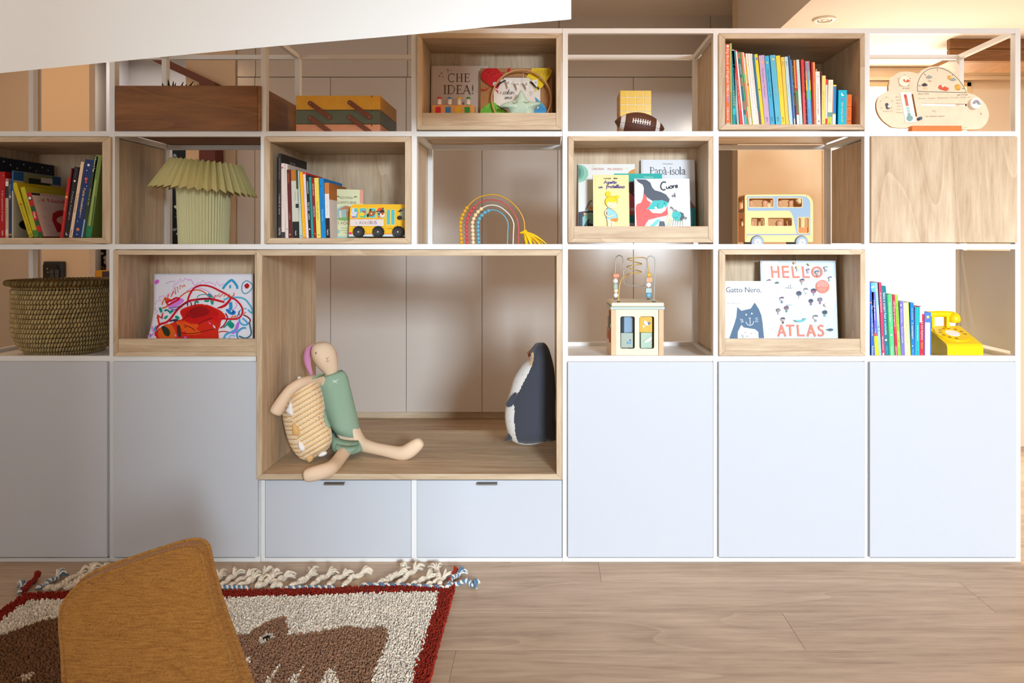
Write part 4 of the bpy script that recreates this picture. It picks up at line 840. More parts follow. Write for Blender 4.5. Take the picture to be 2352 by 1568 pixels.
# ================= display books =================
GRP = 'picture books standing in the display boxes'
def che(p):
    p.rect(989.6, 150.5, 993, 300, (214, 196, 178))
    g = (92, 82, 72)
    serif(p, 'CHE', 1027, 187.5, 20, g, 1.0); serif(p, 'IDEA!', 1017, 216, 21, g, .98)
    for a, b, c, d in ((1006, 173, 1011, 174.5), (1011, 166, 1015, 169), (1026, 158, 1030, 161), (1027, 165, 1029, 164), (1016, 175, 1018, 177), (1034, 161, 1036, 162)): p.stroke([(a, b), (c, d)], 1.6, g, taper=True)
    p.oval(1064, 238.5, 2.6, 1.6, (120, 110, 100)); p.stroke([(1062, 238), (1065, 233), (1068, 236)], .7, g)
cover_book(GRP, 'pinkish white book with the title Che idea in grey capitals, top row', 989, 1120, 149.5, 262, .16, zb_che, .012, (226, 206, 190), che, lean=4)
def colori(p):
    kraft = (186, 128, 76)
    p.rect(1103, 156, 1268, 300, kraft); r = random.Random(4)
    for i in range(90): a, b = r.uniform(1104, 1266), r.uniform(158, 262); p.oval(a, b, .8, .6, (70, 44, 26), 6)
    p.rect(1133, 179, 1241, 300, (236, 222, 208)); p.stroke([(1133, 178.5), (1241, 178.5)], 1.2, (40, 30, 24)); p.stroke([(1133, 178.5), (1133, 262)], 1, (60, 40, 30))
    red = (206, 24, 28)
    p.poly([(1104, 172), (1110, 162), (1118, 157), (1140, 157), (1152, 168), (1158, 181), (1150, 192), (1143, 206), (1128, 200), (1114, 190), (1106, 182)], red)
    for i in range(16): a = 1108+i*3; p.stroke([(a, 176-i % 4*3), (a+9, 166+i % 3*4)], 1.1, [(232, 60, 60), (176, 10, 16)][i % 2], taper=True)
    p.stroke([(1104, 206), (1110, 209), (1118, 207), (1123, 202)], 2.4, red); p.poly([(1136, 206), (1145, 218), (1144, 210)], (220, 70, 70)); p.rect(1167, 157, 1172, 166, red)
    p.oval(1137, 195, 5.5, 5, (226, 224, 220), rot=30); p.oval(1151, 186, 5, 3.6, (226, 224, 220), rot=20)
    for i in range(9): p.stroke([(1137+i*2.4, 203-i*1.9), (1141+i*2.6, 196-i*1.2)], 2.6, (40, 24, 22), taper=True)
    yl = (244, 204, 30)
    p.poly([(1222, 158), (1262, 157), (1268, 164), (1264, 176), (1254, 190), (1246, 202), (1226, 214), (1232, 204), (1228, 192), (1216, 180), (1208, 180)], yl)
    for i in range(14): p.stroke([(1224+i*2.9, 172+i % 3*3), (1230+i*2.6, 160+i % 2*3)], 1, (196, 150, 14), taper=True)
    for i in range(8): p.stroke([(1217+i*2.6, 188+i*2), (1221+i*2.4, 193+i*2.2)], 3, (60, 46, 24), taper=True)
    gr = (120, 190, 60)
    p.poly([(1104, 256), (1116, 246), (1130, 236), (1138, 240), (1146, 248), (1166, 262), (1170, 300), (1104, 300)], gr)
    for i in range(10): p.stroke([(1108+i*5, 262), (1114+i*4, 248+i % 3*3)], 1.3, (70, 150, 40), taper=True)
    for i in range(8): p.stroke([(1142+i*2.6, 246+i*1.6), (1148+i*2.4, 250+i*1.4)], 2.4, (60, 60, 40), taper=True)
    bl = (70, 160, 204)
    p.poly([(1229, 226), (1240, 236), (1250, 246), (1256, 256), (1246, 300), (1226, 300), (1228, 256), (1236, 244)], bl)
    for i in range(7): p.stroke([(1232+i*3, 260), (1238+i*2.4, 242+i*2)], 1, (40, 110, 170), taper=True)
    p.oval(1234, 250, 4, 4, (230, 232, 232)); p.oval(1224, 262, 3, 3, (230, 232, 232))
    ink = (46, 40, 36)
    hand(p, 'i colori', 1149, 219.5, 6.2, .9, ink, rot=2, slant=.2); hand(p, 'emo', 1160, 231, 5, .9, ink)
    for i in range(3): p.stroke([(1216, 213), (1224, 218)], .6, ink)
    p.stroke([(1217, 220), (1222, 222)], .5, ink)
cover_book(GRP, 'kraft brown book with scribbled red, yellow, green and blue shapes, top row', 1102.5, 1268.5, 155, 262, .12, zb_che, .02, (150, 98, 56), colori, lean=6)
# papa-isola box
def canran(p):
    p.rect(1329, 376.5, 1460, 600, (240, 238, 232)); p.rect(1329.3, 376.5, 1333, 600, (228, 232, 222))
    p.oval(1329, 398, 23, 21, (150, 206, 180), 24, -90, 90); p.oval(1329, 396, 13, 17, (120, 176, 156), 20, -90, 90); p.oval(1329, 396, 6, 12, (84, 140, 128), 16, -90, 90)
    p.text('CAN RAN', 1374, 390, 5.2, (196, 84, 74), width=27.5); p.text('MA DAISHU', 1414, 390.4, 5.2, (196, 84, 74), width=34.5)
    p.poly([(1444, 396), (1452, 390), (1460, 387), (1460, 402), (1446, 402)], (226, 150, 70)); p.oval(1363, 381, 2, 1.6, (240, 220, 170)); p.oval(1442, 386, 2, 2, (240, 226, 180))
    p.poly([(1329, 488), (1345, 485), (1364, 484), (1364, 600), (1329, 600)], (74, 76, 98)); p.rect(1329.3, 488, 1333, 600, (60, 60, 84))
    p.poly([(1338, 519), (1338, 500), (1346, 491), (1358, 488), (1364, 492), (1364, 516), (1350, 512), (1344, 530)], (150, 204, 190)); r = random.Random(2)
    for i in range(44): p.oval(r.uniform(1340, 1363), r.uniform(491, 517), .8, .6, (60, 100, 104), 6)
    p.poly([(1342, 519), (1349, 507), (1354, 504), (1352, 512), (1345, 522)], (70, 74, 92)); p.poly([(1343, 489), (1345, 492), (1348, 490), (1346, 493), (1347, 496), (1343, 494), (1340, 496), (1341, 492), (1339, 490), (1342, 490)], (250, 190, 120))
    p.stroke([(1346, 483), (1351, 470), (1356, 463), (1360, 462)], 2.6, (110, 110, 116)); p.stroke([(1349, 480), (1355, 470), (1358, 478)], 1.6, (160, 160, 164)); p.rect(1353, 476, 1364, 482, (240, 160, 70))
cover_book(GRP, 'white picture book with a green disc and red author names behind the yellow book', 1328.6, 1460, 376, 519, .165, zb_papa, .012, (240, 238, 232), canran, spine=(140, 96, 64), lean=5)
def papa(p):
    p.rect(1474.6, 366.4, 1598, 600, (232, 232, 236)); p.rect(1474.6, 366.4, 1480, 600, (216, 218, 224))
    ink = (58, 62, 70)
    p.text('Emile Jadoul'.replace('Emile Jadoul', 'Emile Jadoul'), 1536, 377, 3.6, (80, 84, 92), width=22)
    serif(p, 'Papà-isola', 1493, 400.6, 17.5, ink, .93)
    p.poly([(1584, 456), (1592, 470), (1600, 478), (1598, 479), (1584, 479)], (150, 120, 110)); p.rect(1560, 479, 1598, 600, (70, 176, 186)); p.stroke([(1588, 484), (1592, 500), (1587, 516)], 1, (140, 210, 214))
cover_book(GRP, 'tall pale grey book with the large title Papà-isola at the back', 1474, 1598.5, 366, 519, .16, zb_papa, .012, (232, 232, 236), papa, spine=(52, 48, 46), lean=5)
def teal(p):
    p.rect(1412, 398.4, 1522, 600, (40, 176, 164)); p.text('fatatrac', 1492, 408, 4.2, (180, 224, 216), width=21)
    p.poly([(1444, 420), (1452, 416), (1461, 414), (1466, 420), (1466, 460), (1456, 452), (1444, 440)], (110, 76, 80)); p.oval(1458, 443, 2, 3, (150, 200, 196))
    p.poly([(1444, 440), (1456, 450), (1466, 462), (1468, 500), (1444, 494)], (244, 110, 132)); p.rect(1449, 478, 1460, 485, (250, 214, 226)); p.rect(1446, 494, 1464, 512, (60, 150, 150)); p.rect(1446, 513, 1464, 600, (246, 200, 224))
cover_book(GRP, 'teal picture book mostly hidden behind the yellow book and the white one', 1412, 1523, 398, 519, .125, zb_papa, .011, (40, 176, 164), teal, spine=(150, 60, 70), lean=6)
def aspetto(p):
    bg = (246, 226, 162)
    p.rect(1363.4, 401.4, 1444, 600, bg); p.rect(1363.4, 401.4, 1367, 600, (250, 232, 160)); p.stroke([(1368, 402), (1369, 560)], .8, (226, 206, 140))
    bl = (58, 56, 150); ink = (60, 56, 60)
    hand(p, 'mariane', 1387.5, 411.2, 2.6, .7, ink); hand(p, 'ulcer', 1410, 411.2, 2.6, .7, ink)
    hand(p, 'Aspetto', 1388, 422, 4.1, 1.4, bl, slant=.15, space=1.15); hand(p, 'un', 1376, 432.6, 3.9, 1.3, bl, space=1.2); hand(p, 'fratellino', 1393, 432, 4.4, 1.4, bl, rot=1, space=1.32)
    yl, ol, sk, sky = (248, 208, 20), (120, 96, 50), (250, 226, 184), (150, 206, 236)
    p.oval(1397.5, 446.5, 6, 7, yl, rot=-20); p.oval(1416.5, 453.5, 6.4, 4.4, yl, rot=-6)
    p.oval(1404.5, 464.5, 14.5, 13.5, ol, 26); p.oval(1404.5, 464.5, 13.9, 12.9, yl, 26); p.oval(1406, 471, 11.6, 9.2, sk, 24); p.poly([(1391, 466), (1396, 458), (1410, 456), (1418, 466), (1410, 465), (1402, 466), (1396, 463), (1394, 470)], yl)
    p.poly([(1392, 484), (1396, 478), (1402, 480), (1412, 486), (1418, 494), (1419, 504), (1404, 506), (1392, 503), (1394, 494)], ol); p.poly([(1393, 484), (1397, 479), (1402, 481), (1411.5, 486.5), (1417, 494), (1418, 503), (1404, 505), (1393, 502), (1395, 494)], sky)
    p.stroke([(1393.5, 483), (1390.5, 489), (1391.5, 495), (1397, 499), (1404, 498), (1409, 496)], 4, ol); p.stroke([(1393.5, 483), (1390.5, 489), (1391.5, 495), (1397, 499), (1404, 498), (1409, 496)], 3, sk)
    p.poly([(1393, 503), (1407, 505), (1406, 511), (1395, 508)], (180, 216, 240)); p.poly([(1402, 504), (1420, 502), (1419, 510), (1408, 511), (1402, 508)], (228, 140, 56)); p.rect(1395, 508, 1404, 560, sk); p.rect(1404.8, 510, 1411, 560, sk); p.stroke([(1404.4, 510), (1404.6, 530)], .8, ol); p.stroke([(1395, 508), (1396, 530)], .7, ol)
    p.oval(1402, 475.5, 1, .8, (210, 120, 110), 8); p.stroke([(1408, 467.5), (1410, 468)], .6, ol)
cover_book(GRP, 'pale yellow book with a drawn blonde girl, front left of the lip', 1363, 1446, 401, 519, .075, zb_papa, .013, (246, 226, 162), aspetto, spine=(150, 120, 70), lean=7)
def cuore(p):
    p.rect(1459.4, 410.4, 1586, 600, (240, 241, 246)); p.rect(1459.4, 410.4, 1463.4, 600, (214, 220, 230))
    hair, tl, co, ink = (84, 92, 106), (70, 190, 190), (240, 100, 98), (58, 62, 70)
    p.poly([(1463, 411), (1486, 412), (1496, 419), (1500, 430), (1506, 437), (1520, 441), (1532, 447), (1540, 458), (1538, 466), (1530, 468), (1522, 461), (1508, 461), (1500, 462), (1488, 454), (1480, 444), (1481, 432), (1478, 424), (1468, 418)], hair)
    p.poly([(1480, 444), (1486, 450), (1488, 460), (1497, 466), (1490, 480), (1500, 490), (1520, 491), (1530, 484), (1535, 472), (1535, 494), (1530, 497), (1512, 500), (1490, 506), (1482, 519), (1478, 600), (1464, 600), (1462, 500), (1461, 478), (1464, 470), (1474, 466), (1478, 456)], co)
    p.poly([(1501, 462), (1522, 460), (1538, 466), (1532, 476), (1526, 480), (1514, 481), (1486, 482), (1496, 470)], tl); p.stroke([(1514, 468), (1511, 473), (1514, 479)], 1, ink); p.stroke([(1527, 466), (1530, 468)], 1, ink); p.oval(1528, 467.5, 2, 1.6, (40, 120, 130))
    p.poly([(1504, 478), (1508, 475), (1512, 481), (1522, 480), (1528, 474), (1531, 482), (1524, 488), (1510, 485)], (244, 244, 248))
    hand(p, 'C', 1518, 436, 9.5, 3.2, ink, rot=4, slant=.05, space=1.0); hand(p, 'uore', 1533, 434.5, 6.6, 2.4, ink, rot=-7, slant=.1, space=1.16)
    hand(p, 'di', 1545, 452.6, 5.2, 1.5, ink, rot=4, space=1.3); hand(p, 'mamma', 1539, 479, 5.6, 1.5, ink, rot=36, space=1.28)
    p.poly([(1536, 488), (1546, 487), (1548, 504), (1538, 519), (1526, 519), (1532, 505)], (214, 216, 190)); p.poly([(1546, 487), (1562, 487), (1569, 494), (1568, 504), (1560, 510), (1548, 506), (1544, 498)], tl); p.poly([(1562, 487), (1571, 491), (1573, 502), (1564, 510), (1562, 504), (1566, 496)], hair); p.stroke([(1548, 500), (1554, 502), (1558, 499)], .8, ink); p.oval(1560, 494, .9, .9, ink, 8)
    for i in range(7): p.stroke([(1533+i*6, 520), (1539+i*5, 504+i % 2*2)], .9, (150, 170, 140))
    p.poly([(1493, 521), (1509, 506), (1518, 504), (1510, 516), (1500, 524)], (120, 206, 204)); p.poly([(1516, 509), (1526, 510), (1528, 521), (1514, 521)], (80, 96, 116)); p.stroke([(1482, 515), (1492, 507), (1504, 503), (1520, 500)], .7, (150, 156, 164))
cover_book(GRP, 'white picture book Cuore di mamma with a dark haired teal face, in front', 1459, 1587, 410, 519, .06, zb_papa, .012, (240, 241, 246), cuore, spine=(200, 70, 76), lean=8)
# hello atlas box
def atlas(p):
    p.rect(1751.6, 600.4, 1926, 830, (214, 232, 244)); p.poly([(1751.6, 601), (1790, 600.6), (1800, 610), (1926, 640), (1926, 690), (1905, 716), (1880, 700), (1850, 690), (1836, 680), (1790, 668), (1766, 650)], (236, 242, 248)); p.poly([(1784, 690), (1806, 706), (1812, 730), (1804, 745), (1788, 760), (1760, 760), (1760, 690)], (238, 243, 249)); p.poly([(1858, 712), (1890, 700), (1888, 726), (1876, 748), (1864, 740), (1856, 726)], (238, 243, 249)); p.poly([(1826, 676), (1866, 664), (1880, 690), (1850, 700), (1832, 694)], (238, 243, 249))
    p.rect(1752, 601, 1755, 660, (196, 206, 216))
    c = (244, 130, 108)
    w_ = 4.6
    for pts in ([(1776.5, 612.5), (1778.5, 640)], [(1792, 612.5), (1793, 640)], [(1777.5, 626), (1792.5, 626)], [(1802, 612), (1804, 640)], [(1801, 614.2), (1816.5, 614.2)], [(1803, 626), (1817, 626)], [(1802, 638), (1817.5, 638)], [(1824.5, 612.8), (1827, 640)], [(1825.5, 638), (1841, 638)], [(1848.5, 613), (1850.5, 640)], [(1849, 638), (1864.8, 638)],
                [(1788, 774), (1796, 747)], [(1795, 747), (1805, 774)], [(1791, 765), (1802, 765)], [(1806.5, 749), (1825.5, 749)], [(1815.5, 749), (1815.8, 773)], [(1833, 747), (1834, 773)], [(1833, 771.5), (1848.5, 771.5)], [(1855, 774), (1864, 747)], [(1863, 747), (1873, 774)], [(1858, 765), (1869, 765)]): p.stroke(pts, w_, c)
    p.stroke(arc(1881.5, 626.5, 10.8, 11.2, 0, 360, 22), w_, c); p.stroke([(1892, 751), (1886, 748.5), (1881, 752), (1882, 757), (1889, 761), (1892, 766), (1889, 771.5), (1883, 772), (1879.5, 769)], w_, c)
    p.oval(1893, 660, 15.8, 15.4, c, 26); p.text('SCARICA LA', 1893, 651, 2.6, (250, 240, 236), width=20); p.text('APP GRATUITA', 1893, 655.4, 2.6, (250, 240, 236), width=24); p.text('PER PAROLE', 1893, 659.8, 2.6, (250, 240, 236), width=24)
    for k in range(3): p.text(('tutto il mondo', '100 lingue', 'e tanti amici')[k], 1893, 664+k*3.4, 1.8, (250, 224, 216), width=18-k*3)
    def kid(x, y, r_, hairc, skin, body, h=9):
        p.oval(x, y, r_, r_*.85, skin, 12); p.oval(x, y-r_*.15, r_, r_*.85, hairc, 12, 180, 360); p.stroke([(x, y+r_*.8), (x, y+r_*.8+h)], 2.2, body); p.stroke([(x-3.4, y+r_+3), (x, y+r_+1), (x+3.4, y+r_+3)], .9, body)
    navy, grey, plum = (62, 76, 100), (120, 124, 136), (110, 80, 108)
    for a in ((1838, 676, 6, navy, (90, 96, 116), (210, 190, 200)), (1854, 668, 5.4, grey, (236, 226, 222), (190, 204, 196)), (1872, 670, 6, navy, (150, 100, 130), (150, 180, 190)), (1865, 693, 5, navy, (80, 92, 112), (170, 120, 160)), (1886, 690, 5.4, grey, (130, 130, 146), (150, 110, 150)), (1798, 688, 5, plum, (246, 228, 220), (120, 140, 130)), (1808, 709, 5, plum, (140, 112, 120), (90, 150, 140)), (1789, 714, 4.6, grey, (160, 140, 134), (190, 180, 180)), (1799, 735, 5, navy, (200, 176, 170), (70, 80, 80)), (1896, 719, 5, navy, (70, 82, 92), (120, 180, 180)), (1874, 730, 6, grey, (240, 234, 232), (120, 120, 130)), (1846, 646, 4.6, navy, (190, 160, 160), (190, 200, 200)), (1860, 622, 3.4, plum, (200, 190, 220), (180, 160, 210)), (1881, 627, 5, grey, (196, 170, 170), (130, 130, 134)), (1901, 617, 4, (150, 150, 156), (220, 214, 210), (150, 156, 160)), (1910, 640, 3.4, navy, (250, 240, 236), (200, 210, 220)), (1836, 616, 4, (240, 214, 150), (246, 232, 190), (170, 200, 180)), (1769, 647, 4, plum, (240, 228, 230), (180, 160, 180))): kid(*a, h=6)
    p.poly([(1823, 735), (1832, 737), (1844, 735), (1848, 731), (1852, 733), (1845, 740), (1836, 741), (1828, 740)], (110, 186, 190)); p.poly([(1897, 758), (1906, 755), (1913, 757), (1909, 762), (1904, 760)], (70, 96, 116)); p.poly([(1784, 648), (1790, 650), (1792, 647), (1790, 653), (1785, 653)], (50, 100, 110)); p.stroke([(1809, 662), (1824, 663)], 1.6, (170, 190, 206)); p.stroke([(1816, 660), (1817, 656)], 1.8, (90, 80, 90)); p.stroke([(1810, 702), (1820, 701.6)], 1.8, (180, 190, 204)); p.oval(1900, 702, 6, 4, (244, 247, 250)); p.poly([(1826, 604), (1829, 602), (1832, 607), (1828, 609)], (246, 170, 120)); p.poly([(1858, 607), (1864, 605), (1868, 611), (1862, 612)], (240, 208, 170))
cover_book(GRP, 'large pale blue atlas with coral letters Hello Atlas and small drawn children', 1751, 1925.6, 600, 778, .125, zb_hello, .016, (226, 238, 246), atlas, spine=(150, 140, 146), lean=5)
def gatto(p):
    p.rect(1666.4, 648.4, 1786, 830, (244, 246, 250)); nv = (74, 104, 134); ink = (70, 84, 104)
    p.text('Gatto Nero,', 1672.5, 674, 12.5, ink, 'l', width=82, sh=0); p.text('Gatto Nero', 1672.8, 674, 12.5, ink, 'l', width=78.5)
    p.text('Silvia Borando', 1673, 700.5, 3.6, (90, 104, 124), 'l', width=34)
    p.poly([(1676, 778), (1689, 745), (1694, 730), (1697, 707), (1706, 716), (1728, 711), (1738, 697), (1747, 712), (1752, 726), (1754, 742), (1756, 778), (1742, 778), (1741, 762), (1736, 758), (1710, 754), (1705, 748), (1696, 764), (1694, 830), (1676, 830)], nv)
    p.poly([(1695, 830), (1697, 764), (1705, 750), (1711, 757), (1736, 761), (1743, 764), (1744, 830)], (240, 244, 248))
    wt = (244, 246, 250)
    for a, b in ((1717, 725), (1730, 722.5)): p.oval(a, b, 1.8, 1.8, wt, 10)
    p.poly([(1722, 732.4), (1727.5, 732), (1725, 735)], wt); p.stroke([(1725, 734), (1725.2, 747)], 1.1, wt); p.stroke([(1715, 741), (1719, 747.5), (1725, 749.6), (1731, 747), (1734, 739.6)], 1.2, wt)
    for a, b, c, d in ((1702, 735, 1709, 736.5), (1703, 739, 1709.6, 739), (1704, 743, 1710, 741), (1737, 734, 1743, 731.6), (1737.6, 737.4, 1744, 736.4), (1737, 740.6, 1744, 741)): p.stroke([(a, b), (c, d)], .9, wt)
    for a, b in ((1713, 765), (1727, 768)): p.oval(a, b, 1.1, 1.1, nv, 8)
    p.stroke([(1703, 770), (1707, 778)], .8, nv); p.stroke([(1706, 769), (1709, 777)], .8, nv); p.poly([(1715, 773), (1719, 772.6), (1717, 775.4)], nv)
cover_book(GRP, 'white square book Gatto Nero with a dark blue cat head', 1666, 1785, 648, 778, .055, zb_hello, .010, (244, 246, 250), gatto, spine=(200, 204, 210), lean=9)
# bus shaped board book with rubber wheels
Yb = .07
s_ = sc(Yb)
bb = thing('bus_book', 'yellow bus shaped board book on three black wheels with animal passengers', 'book', (px(801, Yb), Yb, zb_bk2), 'picture books beside the bus book')
def rrect(x0, y0, x1, y1, r, n=5):
    pts = []
    for cx_, cy_, a in ((x1-r, y1-r, 0), (x0+r, y1-r, 90), (x0+r, y0+r, 180), (x1-r, y0+r, 270)):
        for i in range(n+1): t = R(a+90*i/n); pts.append((cx_+r*math.cos(t), cy_+r*math.sin(t)))
    return pts
def P2(pts, Y): return [(px(a, Y), pz(b, Y)) for a, b in pts]
outl = [(801, 543), (804, 478), (808, 471), (815, 469), (934, 469), (938, 474), (939, 543)]
m = MB((240, 184, 24)).prism(P2(outl, Yb), Yb, Yb+.018); fixn(build('pages', m, PRINT, bb, bevel=.0008, seg=1))
p = Print(lambda x, y, l: (px(x, Yb), Yb-l, pz(y, Yb)), .00008)
p.poly([(801.3, 538), (938, 538), (938, 543), (801.2, 543)], (196, 214, 220)); p.rect(801.6, 535.5, 938, 538, (240, 140, 30)); p.oval(804.5, 535.5, 3.4, 2.6, (236, 30, 110))
tq = (90, 186, 186)
for x0, x1 in ((807.5, 822), (826.4, 842), (847, 862.5), (866, 883)):
    p.poly(rrect(x0-1, 477, x1+1, 501, 3), (250, 214, 90)); p.poly(rrect(x0, 478, x1, 500, 2.6), tq)
for x0, x1 in ((888.5, 896), (899, 906.5)): p.poly(rrect(x0-1, 480, x1+1, 518, 3), (250, 214, 90)); p.poly(rrect(x0, 481, x1, 516, 2.4), (84, 184, 190))
p.poly(rrect(919, 478, 936, 505, 3), (150, 160, 120)); p.oval(930, 492, 8, 9, (170, 176, 150)); p.poly([(913, 486), (920, 481), (926, 482), (920, 487)], (60, 30, 24)); p.oval(918, 500, 6, 5, (50, 34, 34))
p.oval(812.5, 491.5, 6.5, 6, (214, 218, 228)); p.poly([(808, 486), (809.5, 478.4), (814.5, 478.4), (813.5, 487)], (214, 218, 228)); p.oval(819, 488.6, 3, 1.6, (236, 206, 216)); p.oval(812.5, 498, 3.6, 1.8, (190, 80, 170)); p.oval(811, 490, .7, .7, (40, 40, 50), 8); p.oval(823, 488.3, .9, .8, (40, 30, 30), 8)
p.oval(832, 492, 5.6, 4.6, (246, 206, 50)); p.poly([(834, 487), (832, 484), (838, 484.5), (842, 486.5), (838, 488)], (214, 50, 70)); p.poly([(836, 490), (841, 488.5), (838.5, 493.5)], (244, 140, 40)); p.oval(832.6, 498, 4, 2, (130, 190, 60)); p.oval(831.6, 491, .7, .7, (40, 40, 50), 8)
p.oval(853.6, 490.5, 7.2, 6.2, (164, 92, 36)); p.oval(858.5, 488.4, 5, 3, (164, 92, 36)); p.poly([(848.6, 486), (850, 480), (854, 479.6), (853, 484)], (60, 34, 24)); p.oval(845.4, 494.6, 2.8, 4, (60, 34, 24)); p.oval(853.4, 490.4, 1.8, 1.8, (244, 220, 210)); p.oval(862, 484.6, 1.2, 1.2, (30, 20, 20))
p.oval(876, 488, 7.4, 8, (60, 36, 30)); p.oval(878.5, 493.4, 6, 5.6, (240, 214, 200)); p.poly([(867.6, 481), (870, 477.6), (873, 478), (873.6, 475.6), (876, 478), (879, 477), (877, 482), (872, 484.6), (868.6, 484)], (236, 70, 30)); p.oval(879, 490.6, 3, 3, (190, 80, 40)); p.oval(877.4, 489.6, 1, 1, (20, 16, 16)); p.oval(866.4, 485.5, 1.8, 1.4, (60, 36, 30)); p.oval(880, 478.4, 1.6, 1.6, (60, 36, 30)); p.oval(871, 488, 1.4, 1.4, (236, 230, 220)); p.oval(871, 498, 3, 2, (230, 110, 40))
p.rect(805, 503.5, 882, 519, (226, 214, 206)); p.stroke([(804.6, 502.6), (883, 502.6)], .8, (244, 150, 40))
p.text('la', 819.4, 513.4, 5.4, (180, 170, 176)); 
for ch, x, c in (('A', 828, (112, 80, 150)), ('U', 834.4, (160, 90, 130)), ('t', 840.6, (160, 110, 120)), ('O', 846.6, (150, 110, 140)), ('B', 852.8, (120, 76, 120)), ('U', 858.6, (150, 100, 150)), ('S', 863.8, (120, 80, 150))): p.text(ch, x, 514.6, 7.6, c, width=5)
p.text('IL LIBRO', 895.5, 525.5, 1.8, (70, 50, 30), width=10)
build('cover_print', p.m, PRINT, bb)
for cx_, cy_ in ((825, 533.6), (869.6, 533.6), (915.2, 533.0)):
    rw = 14*s_; c = (px(cx_, Yb), Yb-.012, zb_bk2+rw+.0008)
    wob = lambda j, i, rw=rw: 1.0+(.05 if j % 4 < 2 else 0)
    wh = fixn(build('wheel', MB((24, 22, 24)).lathe([(0, 0), (.62*rw, -.001), (.7*rw, .001), (.85*rw, .0005), (.93*rw, .003), (.93*rw, .010), (0, .0105)], c, 48, axis='y', rf=lambda j, i: (1.05 if (j % 4 < 2 and i in (4, 5)) else 1.0)), SATIN, bb))
    build('hub', MB((206, 200, 190)).lathe([(0, -.0025), (.11*rw, -.0022), (.14*rw, 0), (0, .001)], c, 14, axis='y'), SATIN, wh)
# ================= lamp, toys =================
def Z(pts, org, k): return [(org[0]+a/k, org[1]+b/k) for a, b in pts]
def seg_near(p, axis):
    best = None
    for a, b in zip(axis[:-1], axis[1:]):
        d = (b[0]-a[0], b[1]-a[1]); l = d[0]*d[0]+d[1]*d[1] or 1
        t = max(0, min(1, ((p[0]-a[0])*d[0]+(p[1]-a[1])*d[1])/l)); q = (a[0]+d[0]*t, a[1]+d[1]*t)
        e = math.hypot(p[0]-q[0], p[1]-q[1])
        if best is None or e < best[0]: best = (e, q)
    return best[1]
def smoothloop(pts, n):
    # closed Catmull-Rom resample
    m = len(pts); out = []
    for i in range(n):
        u = i*m/n; k = int(u); t = u-k
        p0, p1, p2, p3 = pts[(k-1) % m], pts[k % m], pts[(k+1) % m], pts[(k+2) % m]
        out.append(tuple(.5*(2*p1[j]+(-p0[j]+p2[j])*t+(2*p0[j]-5*p1[j]+4*p2[j]-p3[j])*t*t+(-p0[j]+3*p1[j]-3*p2[j]+p3[j])*t**3) for j in range(2)))
    return out
def smoothpath(pts, n):
    m = len(pts)-1; out = []
    for i in range(n+1):
        u = i*m/n; k = min(int(u), m-1); t = u-k
        p0, p1, p2, p3 = pts[max(k-1, 0)], pts[k], pts[k+1], pts[min(k+2, m)]
        out.append(tuple(.5*(2*p1[j]+(-p0[j]+p2[j])*t+(2*p0[j]-5*p1[j]+4*p2[j]-p3[j])*t*t+(-p0[j]+3*p1[j]-3*p2[j]+p3[j])*t**3) for j in range(len(p0))))
    return out
def pillow(outline, axis, Yc, T, colf, n=96, rings=14, disp=None, tilt=0.0):
    """stuffed shape: pixel outline swelling to half thickness T about depth Yc (tilt: metres of depth per pixel of height)"""
    ol = smoothloop(outline, n); m = MB(); cs = [seg_near(p, axis) for p in ol]
    for side in (-1, 1):
        vs = []; pxs = []
        for r in range(rings+1):
            s_ = math.sin(math.pi/2*r/rings) if r else 0
            for p, c in zip(ol, cs):
                q = (c[0]+(p[0]-c[0])*s_, c[1]+(p[1]-c[1])*s_); d = T*math.sqrt(max(0, 1-s_*s_))**.9
                if disp: d += disp(q)*min(1, (1-s_)*6)
                Yq = Yc+tilt*(q[1]-ol[0][1])
                P = P3(q[0], q[1], Yq); vs.append((P[0], P[1]+side*d, P[2])); pxs.append(q)
        base = len(m.v); m.v += vs
        for r in range(rings):
            for j in range(n):
                k = (j+1) % n; f = [r*n+j, r*n+k, (r+1)*n+k, (r+1)*n+j]
                if side > 0: f.reverse()
                c = (sum(pxs[i][0] for i in f)/4, sum(pxs[i][1] for i in f)/4)
                m.f.append([base+i for i in f]); m.c.append(colf(c, side))
    return m
def inpoly(p, poly):
    r = False; x, y = p; j = len(poly)-1
    for i in range(len(poly)):
        xi, yi = poly[i]; xj, yj = poly[j]
        if (yi > y) != (yj > y) and x < (xj-xi)*(y-yi)/(yj-yi)+xi: r = not r
        j = i
    return r
def weld(o, d=1e-5):
    import bmesh
    bm = bmesh.new(); bm.from_mesh(o.data); bmesh.ops.remove_doubles(bm, verts=bm.verts[:], dist=d); bmesh.ops.recalc_face_normals(bm, faces=bm.faces[:]); bm.to_mesh(o.data); bm.free(); return o
